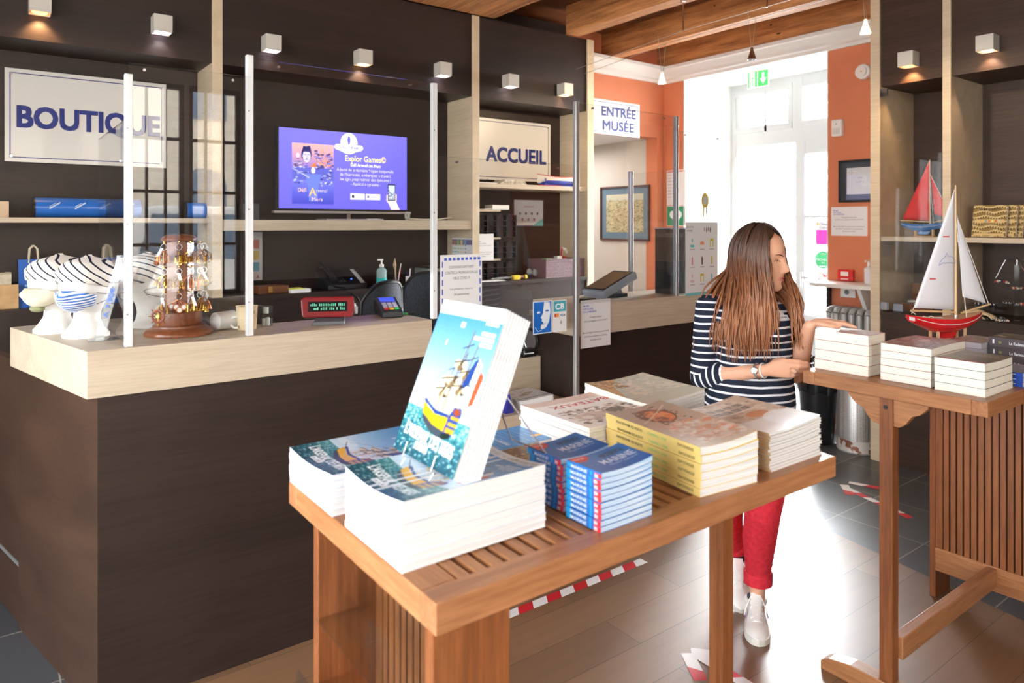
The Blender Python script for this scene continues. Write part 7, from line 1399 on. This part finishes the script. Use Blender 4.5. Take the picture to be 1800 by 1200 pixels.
for k in range(7): m.ball((jx, jy+.115-.012*k, 1.27-.004*abs(k-3)-.001*k), .009, cols[k % 4], 8)
tag(m.build('necklace', smooth=True), 'string of small beads hanging from the chrome bar', 'necklace')
# glass platform with bracelets on it
yq = PX(1700, 545, 5.08).y; t = thing('glass_tray', 'low clear glass platform with beads, left of the clear stand', 'tray', (5.1, yq, 1.0256)); m = MB(); m.box((5.02, jy-.02, 1.145), (5.2, jy+.32, 1.15), PLEXE) if False else None
m.box((5.05, jy+.10, 1.10), (5.25, jy+.33, 1.105), PLEXE); m.box((5.05, jy+.10, 1.0262), (5.055, jy+.33, 1.0999), PLEXI); m.box((5.245, jy+.10, 1.0262), (5.25, jy+.33, 1.0999), PLEXI); m.build('glass_panel', t)
bracelet(5.12, jy+.20, 1.1052, .03, 'red bead bracelet on the glass platform, left'); bracelet(5.12, jy+.135, 1.1052, .022, 'bead bracelet on the glass platform, right')
# wooden hand
def capsule_hand(name, lab, mtl, T):
    t = thing(name, lab, 'hand model', tuple(T @ Vector((0, 0, 0)))); m = MB(T)
    m.tube([(0, 0, .03), (.03, 0, .033), (.05, 0, .036)], [(.02, .016), (.018, .014), (.02, .013)], mtl, 14)
    m.tube([(.045, 0, .036), (.07, 0, .042), (.10, 0, .04), (.115, 0, .034)], [(.022, .014), (.032, .016), (.034, .014), (.028, .010)], mtl, 16)
    for i, y in enumerate((-.024, -.008, .008, .023)): m.tube([(.108, y, .036), (.135, y*1.1, .034-.002*i), (.155+.004*(i in (1, 2)), y*1.15, .02), (.165+.004*(i in (1, 2)), y*1.15, .006)], [.0085, .0078, .007, .005], mtl, 10)
    m.tube([(.06, -.022, .034), (.085, -.042, .026), (.11, -.046, .014), (.125, -.044, .008)], [.010, .009, .008, .006], mtl, 10)
    o = m.build('hand', t); r = o.modifiers.new('r', 'REMESH'); r.mode = 'VOXEL'; r.voxel_size = .0025; r.use_smooth_shade = True; return t
capsule_hand('wooden_hand', 'pale wooden hand model lying on the dark shelf base', mat('pale_wood_hand', (232, 210, 170), .45), frame((5.02, jy+.255, 1.0258), (0, -1, 0), (1, 0, 0)))
# ================================================================ THE WOMAN
from mathutils.bvhtree import BVHTree
OW = FWD*2.85+RGT*.938
def WP(x, y, z): p = OW+RGT*x+FWD*y; return Vector((p.x, p.y, z))
woman = thing('person', 'woman with long brown hair in striped top and red trousers, hand on books', 'person', (OW.x, OW.y, 0))
SKIN = mat('skin', (222, 170, 142), .5, spec=.35); SKIN.node_tree.nodes['Principled BSDF'].inputs['Subsurface Weight'].default_value = .12; SKIN.node_tree.nodes['Principled BSDF'].inputs['Subsurface Radius'].default_value = (.02, .008, .004)
def remesh(m, name, vox, parent, smooth_it=4, mt=None):
    o = m.build(name, None); r = o.modifiers.new('r', 'REMESH'); r.mode = 'VOXEL'; r.voxel_size = vox; r.use_smooth_shade = True
    s = o.modifiers.new('s', 'SMOOTH'); s.factor = .5; s.iterations = smooth_it
    dg = bpy.context.evaluated_depsgraph_get(); me = bpy.data.meshes.new_from_object(o.evaluated_get(dg), depsgraph=dg); me.name = name
    bpy.data.objects.remove(o); o = bpy.data.objects.new(name, me); COL.objects.link(o)
    if not me.materials: me.materials.append(mt)
    me.shade_smooth(); me.transform(Matrix.Translation((-OW.x, -OW.y, 0))); o.parent = parent; ORIG[o.name] = Vector((OW.x, OW.y, 0)); return o
def ringed(m, secs, mt, n=28, cap=True):
    """secs: (centre local, rx along RGT, ry along FWD, power)"""
    vs = []
    for (cx, cy, z, rx, ry) in secs:
        for j in range(n):
            t = 2*math.pi*j/n; c, s = math.cos(t), math.sin(t); e = .86; vs.append(WP(cx+rx*abs(c)**e*(1 if c > 0 else -1), cy+ry*abs(s)**e*(1 if s > 0 else -1), z))
    k = len(secs); fs = [(i*n+j, i*n+(j+1) % n, (i+1)*n+(j+1) % n, (i+1)*n+j) for i in range(k-1) for j in range(n)]
    if cap: fs += [tuple(range(n-1, -1, -1)), tuple(range((k-1)*n, k*n))]
    m.add(vs, fs, mt)
def limb(m, pts, rad, mt, n=16):
    m.tube([WP(*p) for p in pts], rad, mt, n)
    for p_, r_ in zip(pts[1:-1], rad[1:-1]): m.ball(WP(*p_), r_ if not isinstance(r_, tuple) else min(r_), mt, 12)
    m.ball(WP(*pts[0]), rad[0] if not isinstance(rad[0], tuple) else min(rad[0]), mt, 12); m.ball(WP(*pts[-1]), rad[-1] if not isinstance(rad[-1], tuple) else min(rad[-1]), mt, 12)
TORSO = [(.02, .02, .84, .165, .125), (.022, .015, .90, .172, .122), (.028, .01, .97, .160, .112), (.035, .005, 1.05, .138, .10), (.036, .0, 1.12, .140, .102), (.03, -.01, 1.19, .15, .115), (.022, -.008, 1.25, .158, .108), (.018, .008, 1.30, .15, .08), (.02, .02, 1.335, .10, .058), (.026, .02, 1.36, .062, .05)]
SHR_, ELR, WRR = (-.14, .015, 1.283), (-.162, .045, 1.00), (.024, -.15, 1.063)
SHL_, ELL, WRL = (.168, .02, 1.29), (.212, .03, 1.01), (.187, -.172, 1.236)
def lerp3(a, b, t): return tuple(a[i]+(b[i]-a[i])*t for i in range(3))
b = MB()
ringed(b, [(c[0], c[1], c[2], c[3]*.93, c[4]*.93) for c in TORSO], SKIN)
limb(b, [(.026, .015, 1.33), (.034, .005, 1.38), (.042, -.005, 1.43)], [.056, .052, .05], SKIN)
limb(b, [SHR_, lerp3(SHR_, ELR, .5), ELR], [.045, .041, .036], SKIN); limb(b, [ELR, lerp3(ELR, WRR, .35), lerp3(ELR, WRR, .8), WRR], [.037, .038, .027, .024], SKIN)
limb(b, [SHL_, lerp3(SHL_, ELL, .5), ELL], [.045, .041, .036], SKIN); limb(b, [ELL, lerp3(ELL, WRL, .35), lerp3(ELL, WRL, .8), WRL], [.037, .038, .027, .023], SKIN)
KF, AF = (.052, -.05, .48), (.07, .06, .09); KB, AB = (-.045, .10, .48), (.06, .30, .15)
limb(b, [(.10, .02, .86), (.08, -.02, .68), KF, (.06, .02, .30), AF], [.08, .07, .046, .038, .030], SKIN); limb(b, [(-.065, .02, .86), (-.055, .05, .68), KB, (0, .2, .30), AB], [.08, .07, .046, .038, .030], SKIN)
limb(b, [AF, (.058, .02, .05), (.04, -.04, .036)], [.03, .026, .022], SKIN); limb(b, [AB, (.05, .27, .10)], [.03, .022], SKIN)
# right hand (towards the middle, back of the hand to the camera)
w = Vector(WRR)
b.tube([WP(*WRR), WP(.055, -.165, 1.072), WP(.09, -.178, 1.078), WP(.108, -.182, 1.078)], [(.022, .02), (.018, .032), (.014, .038), (.012, .036)], SKIN, 16)
for i, (z0, z1, z2, ln, r) in enumerate(((1.107, 1.105, 1.092, .085, .0088), (1.088, 1.086, 1.078, .092, .009), (1.068, 1.066, 1.063, .082, .0085), (1.050, 1.05, 1.052, .064, .0076))):
    yk = -.184+.002*i; k0 = (.100-.003*i, yk, z0); k1 = (.100+ln*.45-.003*i, yk-.006, z1); k2 = (.100+ln*.78-.003*i, yk+.006, (z1+z2)/2); k3 = (.100+ln-.003*i, yk+.018, z2)
    limb(b, [k0, k1, k2, k3], [r*1.05, r, r*.92, r*.72], SKIN, 10)
limb(b, [(.062, -.150, 1.095), (.095, -.140, 1.103), (.125, -.142, 1.092), (.148, -.15, 1.082)], [.013, .011, .0098, .0075], SKIN, 10)
# left hand lying on the stack of novels
zt = 1.2315
b.tube([WP(*WRL), WP(.212, -.182, 1.255), WP(.245, -.192, 1.259), WP(.262, -.197, 1.255)], [(.021, .017), (.031, .014), (.036, .012), (.034, .010)], SKIN, 16)
for i, (dy, ln, zz) in enumerate(((-.030, .068, .0), (-.011, .076, .004), (.009, .072, .002), (.028, .056, .0))):
    x0 = .256; y0 = -.196+dy; limb(b, [(x0, y0, 1.255), (x0+ln*.45, y0-.008+dy*.15, 1.253+zz), (x0+ln*.8, y0-.012+dy*.2, 1.246), (x0+ln, y0-.015+dy*.25, 1.2405)], [.0092, .0085, .0078, .0062], SKIN, 10)
limb(b, [(.205, -.205, 1.25), (.225, -.228, 1.247), (.25, -.238, 1.243), (.268, -.238, 1.2415)], [.012, .0105, .009, .007], SKIN, 10)
# head
HCX = (.062, -.004, 1.487); yaw = Vector((.76, -.65, 0)).normalized(); pitch = math.radians(-9)
fl = (RGT*yaw.x+FWD*yaw.y).normalized(); fdir = (fl*math.cos(pitch)+Vector((0, 0, math.sin(pitch)))).normalized(); sdir = fl.cross(Vector((0, 0, 1))).normalized(); udir = sdir.cross(fdir).normalized()
HC_ = WP(*HCX)
def HP(s, f, u): return HC_+sdir*s+fdir*f+udir*u         # side, forward, up in the head's own frame
def face_surf(z, a):   # z -.118..  .112 ; a from forward
    T_ = [(-.122, .012, .03, .055), (-.116, .028, .046, .045), (-.105, .042, .060, .034), (-.085, .053, .074, .02), (-.05, .064, .086, .008), (-.01, .071, .092, -.002), (.03, .075, .097, -.008), (.065, .071, .092, -.01), (.092, .055, .073, -.01), (.108, .032, .045, -.01), (.114, .006, .01, -.01)]
    for p, q in zip(T_, T_[1:]):
        if p[0] <= z <= q[0]: break
    k = (z-p[0])/(q[0]-p[0]); k = min(1, max(0, k)); w, d, c = [p[i]+(q[i]-p[i])*k for i in (1, 2, 3)]
    r = 0; g = lambda x, s: math.exp(-(x/s)**2); af = a
    nz = .024*g(af, .15)*(g(z+.032, .014)+.62*g(z+.014, .016)+.32*g(z-.006, .018)); al = .007*g(abs(af)-.17, .10)*g(z+.038, .009)
    eye = -.010*g(abs(af)-.42, .2)*g(z-.004, .014); brow = .004*g(abs(af)-.35, .35)*g(z-.026, .01); lip = .006*g(af, .28)*(g(z+.062, .007)+.9*g(z+.074, .007)); chin = .007*g(af, .35)*g(z+.102, .014); cheek = .004*g(abs(af)-.6, .3)*g(z+.03, .03); ml = -.003*g(af, .3)*g(z+.068, .003); sub = -.004*g(af, .3)*g(z+.086, .008)
    r = nz+al+eye+brow+lip+chin+cheek+ml+sub
    return (w+r)*math.sin(a), c+(d+r)*math.cos(a)*(1 if math.cos(a) > 0 else .98), z
n = 64; zs = [-.122+.236*i/70 for i in range(71)]; vs = []
for z in zs:
    for j in range(n):
        s_, f_, u_ = face_surf(z, -math.pi+2*math.pi*j/n); vs.append(HP(s_, f_, u_))
b.add(vs, [(i*n+j, i*n+(j+1) % n, (i+1)*n+(j+1) % n, (i+1)*n+j) for i in range(70) for j in range(n)]+[tuple(range(n-1, -1, -1)), tuple(range(70*n, 71*n))], SKIN)
for s_ in (-1, 1): b.ball(HP(s_*.074, -.012, -.012), (.010, .016, .026), SKIN, 12)
body = remesh(b, 'body', .0036, woman, 3, SKIN)
# eyes, brows, lips
EW_ = mat('eye_white', (226, 222, 218), .2); IR = mat('iris_grey', (52, 56, 60), .2); LD = mat('eyelid_skin', (196, 140, 116), .5); BRW = mat('brow_brown', (72, 48, 36), .8); LIPM = mat('lips', (196, 112, 108), .4)
for s_ in (-1, 1):
    sx, fx, _ = face_surf(.003, s_*.44); c = HP(sx*.93, fx*.93-.003, .003); m = MB(); m.ball(c, .0115, EW_, 14); d = (fdir-udir*.45+sdir*s_*.05).normalized(); m.ball(c+d*.0062, .0068, IR, 10); m.build('eye', woman, smooth=True)
    m = MB(); pts = []
    for k in range(7):
        a = s_*(.24+.42*k/6); sx, fx, _ = face_surf(.006, a); q = .0065*math.sin(math.pi*k/6); pts.append(HP(sx*1.01, fx+.002-.002*abs(k-3)/3, .001+q))
    m.tube(pts, [.0012]+[.0030]*5+[.0012], LD, 8); m.tube([p-udir*.0022+fdir*.0012 for p in pts], .0014, mat('lash', (50, 34, 28), .7), 5); m.build('eyelid', woman, smooth=True)
    pts = []
    for k in range(7):
        a = s_*(.18+.5*k/6); sx, fx, _ = face_surf(.024, a); pts.append(HP(sx*1.01, fx+.0012, .021+.006*math.sin(math.pi*min(1, k/7))))
    m = MB(); m.tube(pts, [.0014, .0022, .0024, .0022, .0018, .0014, .0008], BRW, 6); m.build('eyebrow', woman, smooth=True)
for zz, hh in ((-.0625, 1), (-.0735, 1)):
    pts = []
    for k in range(9):
        a = -.36+.72*k/8; sx, fx, _ = face_surf(zz, a); pts.append(HP(sx, fx-.0008, zz*.6-.068*.4+(zz+.068)*.4*math.sin(math.pi*k/8)))
    m = MB(); m.tube(pts, [.001, .0024, .0032, .0036, .0036, .0036, .0032, .0024, .001], LIPM, 8); m.build('lip', woman, smooth=True)
# ---- clothes
NAVYC = (30, 36, 52); SHIRT = stripes('breton_stripes', NAVYC, (232, 234, 240), .0292, .27, axis=2, wob=.012, offset=.1)
s = MB(); ringed(s, [(c[0], c[1], c[2], c[3]+.008, c[4]+.008) for c in TORSO[:-1]]+[(.024, .02, 1.343, .082, .056)], SHIRT, 32)
limb(s, [(SHR_[0]+.04, .015, 1.29), SHR_, lerp3(SHR_, ELR, .5), lerp3(SHR_, ELR, .96)], [.052, .058, .054, .05], SHIRT, 18); limb(s, [(SHL_[0]-.04, .015, 1.29), SHL_, lerp3(SHL_, ELL, .5), lerp3(SHL_, ELL, .93)], [.052, .057, .052, .046], SHIRT, 18)
s.ball(WP(-.035, -.085, 1.20), (.06, .05, .055), SHIRT, 16); s.ball(WP(.085, -.088, 1.20), (.06, .05, .055), SHIRT, 16)
shirt = remesh(s, 'striped_top', .005, woman, 6, SHIRT)
md = (WP(*WRR)-WP(*ELR)).normalized()
CUFF = stripes('breton_cuff_stripes', NAVYC, (232, 234, 240), .0285, .28, vec=tuple(md), rough=.85, offset=.3)
m = MB(); limb(m, [ELR, lerp3(ELR, WRR, .15), lerp3(ELR, WRR, .3)], [.0505, .050, .047], CUFF, 20); o = m.build('sleeve_cuff', woman, smooth=60)
m = MB(); pts = [lerp3(SHL_, ELL, t) for t in (.86, .95)]; m.tube([WP(*p) for p in pts], [.0485, .0475], SHIRT, 20); m.build('sleeve_cuff', woman, smooth=60)
REDT = noisy('red_denim', (186, 30, 48), (206, 44, 60), scale=60, rough=.85, bump=.2)
t_ = MB(); ringed(t_, [(.02, .02, .74, .16, .12), (.02, .02, .80, .172, .128), (.02, .018, .86, .165, .122), (.022, .015, .90, .158, .112)], REDT)
limb(t_, [(.10, .02, .84), (.088, -.015, .70), (.06, -.05, .55), KF, (.056, .0, .36), (.066, .04, .24), (.07, .055, .165)], [.092, .09, .075, .068, .066, .053, .045], REDT, 20)
limb(t_, [(-.065, .02, .84), (-.06, .045, .70), (-.05, .09, .55), KB, (-.02, .17, .36), (.03, .26, .22)], [.092, .09, .075, .068, .062, .05], REDT, 20)
for i in range(7): t_.torus(WP(.058+.002*i, -.03+.012*i, .44-.033*i), .062-.0022*i, .006, REDT, 22, 6, Matrix.Identity(4))
trou = remesh(t_, 'trousers', .006, woman, 3, REDT)
m = MB(); m.lathe([(.05, 0), (.056, .003), (.057, .048), (.054, .053), (.047, .05), (.044, 0)], REDT, WP(.070, .054, .15), 26); m.build('turned_cuff', woman, smooth=60); m = MB(); m.lathe([(.05, 0), (.055, .003), (.056, .042), (.048, .048)], REDT, WP(.034, .265, .18), 26); m.build('turned_cuff', woman, smooth=60)
# badge by ray
def onto(o, u, v):
    me = o.data; off = ORIG[o.name]; bv = BVHTree.FromPolygons([tuple(p.co+off) for p in me.vertices], [tuple(p.vertices) for p in me.polygons])
    d = (ray(u)+Vector((0, 0, -(v-394)))).normalized(); h = bv.ray_cast(Vector((0, 0, HC)), d); return h[0], h[1]
h, nn_ = onto(shirt, 1371, 557)
if h:
    yy = (Vector((0, 0, 1))-nn_*nn_.z).normalized(); T = frame(h+nn_*.002, yy.cross(nn_), yy); m = MB(T); BW = mat('badge_white', (240, 240, 244), .4); BN = mat('badge_navy', (44, 60, 130), .5)
    m.lathe([(.022, 0), (.022, .002)], BW, (0, .006, 0), 24); m.box((-.034, -.012, 0), (.034, .006, .0022), BW); m.fell(0, -.012, .024, .008, BW, I4, .0022); m.fell(0, .014, .004, .009, BN, I4, .0026, 12); m.text('ARSENAL DES MERS', Matrix.Translation((0, -.008, 0)), .010, BN, .01, 'c', .062, .0028); m.build('name_badge', woman)
# watch, bracelet, ring
SV = mat('silver', (226, 226, 230), .2, .9)
def around(t, R, r, mtl, nm, extra=None):
    c = WP(*lerp3(ELR, WRR, t)); z = md; x = z.cross(Vector((0, 0, 1))).normalized(); y = z.cross(x); T = Matrix(((x.x, y.x, z.x, c.x), (x.y, y.y, z.y, c.y), (x.z, y.z, z.z, c.z), (0, 0, 0, 1))); m = MB(T); m.torus((0, 0, 0), R, r, mtl, 32, 8)
    if extra: extra(m)
    return m.build(nm, woman, smooth=True)
around(.90, .028, .0045, SV, 'wristwatch', lambda m: (m.ball((.027, -.006, 0), (.004, .015, .015), SV, 16), m.ball((.030, -.006, 0), (.002, .012, .012), WHITE, 16)))
around(.985, .027, .003, WHITE, 'pearl_bracelet')
m = MB(); c = WP(.122, -.188, 1.067); m.torus(c, .0095, .0016, SV, 20, 6, Matrix.Identity(4), ax=0); m.build('finger_ring', woman, smooth=True)
# forearm tattoo, small flat strokes on the skin
m = MB(); TT = mat('tattoo_ink', (92, 84, 84), .7)
for (u0, v0, u1, v1) in ((1418, 600, 1422, 606), (1423, 597, 1426, 604), (1427, 600, 1430, 606), (1420, 610, 1424, 614), (1425, 611, 1430, 613)):
    a, _ = onto(body, u0, v0); c, _ = onto(body, u1, v1)
    if a and c and (a-c).length < .05: m.cyl(a, c, .0007, TT, 5)
if m.v: m.build('forearm_tattoo', woman)
# shoes
SHW = mat('shoe_white', (236, 234, 230), .45); SOLE = mat('sole_white', (226, 222, 214), .6); LACE = mat('lace_white', (244, 244, 242), .8); PUR = mat('shoe_purple_mark', (150, 110, 170), .5)
def shoe(heel, toe, lift, pitch_):
    h0 = WP(heel[0], heel[1], 0); t0 = WP(toe[0], toe[1], 0); d = (t0-h0).normalized(); T = frame((h0.x, h0.y, .001), d, Vector((0, 0, 1)).cross(d)) ; T = T @ Matrix.Translation((.25, 0, 0)) @ Matrix.Rotation(pitch_, 4, 'Y') @ Matrix.Translation((-.25, 0, 0))
    if lift: T = Matrix.Translation((0, 0, lift)) @ T
    L = .262; out = []
    def hw(x): q = x/L; return .036*(1-(max(0, .08-q)/.08)**2*.45) if q < .3 else (.036+.010*math.sin((q-.3)/.7*math.pi*.75)) * (math.sqrt(max(0.0001, 1-((q-.72)/.28)**2)) if q > .72 else 1)
    m = MB(T); N_ = 30; xs = [L*i/N_ for i in range(N_+1)]; pl = [(x, -hw(x)-.003) for x in xs]+[(x, hw(x)+.003) for x in xs[::-1]]; m.prism(pl, 0, .026, SOLE); so = m.build('shoe_sole', woman, bevel=.003)
    m = MB(T); vs = []; K = 14
    for i in range(N_+1):
        x = xs[i]; q = x/L; H = .078 if q < .28 else (.092-(q-.28)/.4*.036 if q < .68 else   .056*math.sqrt(max(.02, 1-((q-.68)/.33)**2))); H = max(H, .03); W_ = hw(x)
        for k in range(K+1):
            a = math.pi*k/K; vs.append((x, -math.cos(a)*W_*(1-.18*math.sin(a)), .02+(H-.02)*math.sin(a)**.8))
    m.add(vs, [(i*(K+1)+k, (i+1)*(K+1)+k, (i+1)*(K+1)+k+1, i*(K+1)+k+1) for i in range(N_) for k in range(K)]+[tuple(range(K+1)), tuple(range(N_*(K+1)+K, N_*(K+1)-1, -1))], SHW)
    m.torus((.058, 0, .078), .036, .010, SHW, 22, 8); u_ = m.build('shoe_upper', woman, smooth=60)
    m = MB(T); m.tube([(.185, 0, .058), (.15, 0, .072), (.11, 0, .094), (.085, 0, .118)], [(.012, .004), (.018, .004), (.022, .004), (.02, .004)], SHW, 10)
    for k in range(5): x = .105+.018*k; z = .099-.0095*k; m.tube([(x-.006, -.024, z-.014), (x, 0, z), (x+.006, .024, z-.014)], .0028, LACE, 6); m.tube([(x+.006, -.024, z-.014), (x, 0, z+.002), (x-.006, .024, z-.014)], .0028, LACE, 6)
    for s_ in (-1, 1): m.tube([(.1, 0, .103), (.095, s_*.02, .108), (.115, s_*.04, .07), (.125, s_*.046, .045)], .0024, LACE, 6)
    m.build('tongue_and_laces', woman, smooth=True)
    m = MB(T)
    for s_ in (-1, 1):
        for k in range(3): m.box((.08+.022*k, s_*.041-.001, .035), (.09+.022*k, s_*.041+.001, .055), PUR)
    m.build('side_marks', woman)
    m = MB(T); m.lathe([(.033, .07), (.034, .092), (.03, .092)], mat('dark_sock', (36, 40, 56), .9), (.055, 0, 0), 20); m.build('sock', woman)
shoe((.078, .115), (.004, -.14), 0, 0); shoe((.068, .36), (.02, .12), 0, math.radians(24))
# ---- hair
def hair_mat():
    m = bpy.data.materials.new('ombre_hair'); m.use_nodes = True; nt = m.node_tree; L = nt.links; b_ = nt.nodes['Principled BSDF']; tc = nd(nt, 'ShaderNodeTexCoord'); sp = nd(nt, 'ShaderNodeSeparateXYZ'); L.new(tc.outputs['Object'], sp.inputs[0])
    mr = nd(nt, 'ShaderNodeMapRange'); mr.inputs[1].default_value = 1.62; mr.inputs[2].default_value = 1.26; L.new(sp.outputs[2], mr.inputs[0]); mp = nd(nt, 'ShaderNodeMapping'); mp.inputs['Scale'].default_value = (1, 1, .04); L.new(tc.outputs['Object'], mp.inputs['Vector'])
    n_ = nd(nt, 'ShaderNodeTexNoise'); n_.inputs['Scale'].default_value = 150; n_.inputs['Detail'].default_value = 4; L.new(mp.outputs[0], n_.inputs['Vector'])
    ad = nd(nt, 'ShaderNodeMath', operation='MULTIPLY_ADD'); ad.inputs[1].default_value = .9; ad.inputs[2].default_value = -.45; L.new(n_.outputs['Fac'], ad.inputs[0]); a2 = nd(nt, 'ShaderNodeMath', operation='ADD'); L.new(ad.outputs[0], a2.inputs[0]); L.new(mr.outputs[0], a2.inputs[1])
    cr = nd(nt, 'ShaderNodeValToRGB'); e = cr.color_ramp.elements; e[0].position = .0; e[0].color = lin((50, 36, 30)); e[1].position = 1; e[1].color = lin((158, 102, 66)); k = e.new(.35); k.color = lin((84, 56, 42)); k = e.new(.7); k.color = lin((124, 78, 50))
    L.new(a2.outputs[0], cr.inputs[0]); L.new(cr.outputs[0], b_.inputs['Base Color']); b_.inputs['Roughness'].default_value = .42; b_.inputs['Specular IOR Level'].default_value = .5; return m
HAIR = hair_mat(); hm = MB(); rr = random.Random(5)
f2 = Vector((yaw.x, yaw.y)); s2 = Vector((-abs(yaw.y), -abs(yaw.x)))      # towards the camera side, local x,y
def hpos(phi, th, g):
    rd, rw = .100+g, .080+g; d = f2*math.cos(phi)*rd+s2*math.sin(phi)*rw
    back = -.008; return Vector((HCX[0]+f2.x*back+d.x*math.sin(th), HCX[1]+f2.y*back+d.y*math.sin(th), HCX[2]+.004+.118*math.cos(th)+g*math.cos(th)))
# scalp shell
vs = []; A = 40; B_ = 14
for i in range(B_+1):
    th = math.radians(2+92*i/B_)
    for j in range(A+1):
        op = math.radians(56*min(1, max(0, (i-4.4)/5.0))); phi = op+(2*math.pi-2*op)*j/A; vs.append(WP(*hpos(phi, th, .008)))
hm.add(vs, [(i*(A+1)+j, i*(A+1)+j+1, (i+1)*(A+1)+j+1, (i+1)*(A+1)+j) for i in range(B_) for j in range(A)], HAIR)
def smooth(t): return t*t*(3-2*t)
def strand(phi, side):
    g = rr.uniform(.004, .02); pts = []; q = (abs(phi)-math.radians(52))/math.radians(130)
    frontness = 1-min(1, max(0, q)); n1 = 6; start = math.radians(10)
    for i in range(n1+1):
        th = start+(math.radians(88)-start)*i/n1
        # hair from the parting sweeps back: front strands start from the parting line
        ph = phi*(.8+.2*smooth(i/n1)) if abs(phi) < math.radians(100) else phi
        pts.append(hpos(ph, th, g))
    e = pts[-1]
    if side > 0:
        tx = .070-.25*max(0, q)-.02*math.sin(q*5); ty = -.150+.02*frontness if q < .62 else -.150+.16*(q-.62)/.38; tz = 1.15+rr.choice((rr.uniform(-.06, .02), rr.uniform(-.01, .06), rr.uniform(.0, .13)))+(.05*max(0, q-.8)*5)*.4
    else:
        tx = .156+.045*max(0, q); ty = -.135+.12*max(0, q)**1.5; tz = 1.17+rr.choice((rr.uniform(-.05, .02), rr.uniform(0, .1)))+.05*q
    tx += rr.gauss(0, .011); ty += rr.gauss(0, .007); wv = rr.uniform(-1, 1)*.009; k = rr.uniform(4, 11)
    n2 = 12
    for i in range(1, n2+1):
        t = i/n2; s_ = smooth(min(1, t*1.05)); bul = .012*math.sin(math.pi*t)*(1 if side > 0 else .3)
        pts.append(Vector((e.x+(tx-e.x)*s_+wv*math.sin(t*k), e.y+(ty-e.y)*s_**.8-bul, e.z+(tz-e.z)*t)))
    r0 = rr.uniform(.0032, .0052); N = len(pts); rad = [r0*(.8+.4*min(1, i/5)) if i < N-6 else r0*1.2*(N-i)/6.5 for i in range(N)]
    hm.tube([WP(*p) for p in pts], rad, HAIR, 5, cap=False)
for i in range(430): strand(math.radians(54+136*(i/430)**.92), 1)
for i in range(230): strand(-math.radians(46+138*(i/230)), -1)
hm.build('hair', woman, smooth=80)
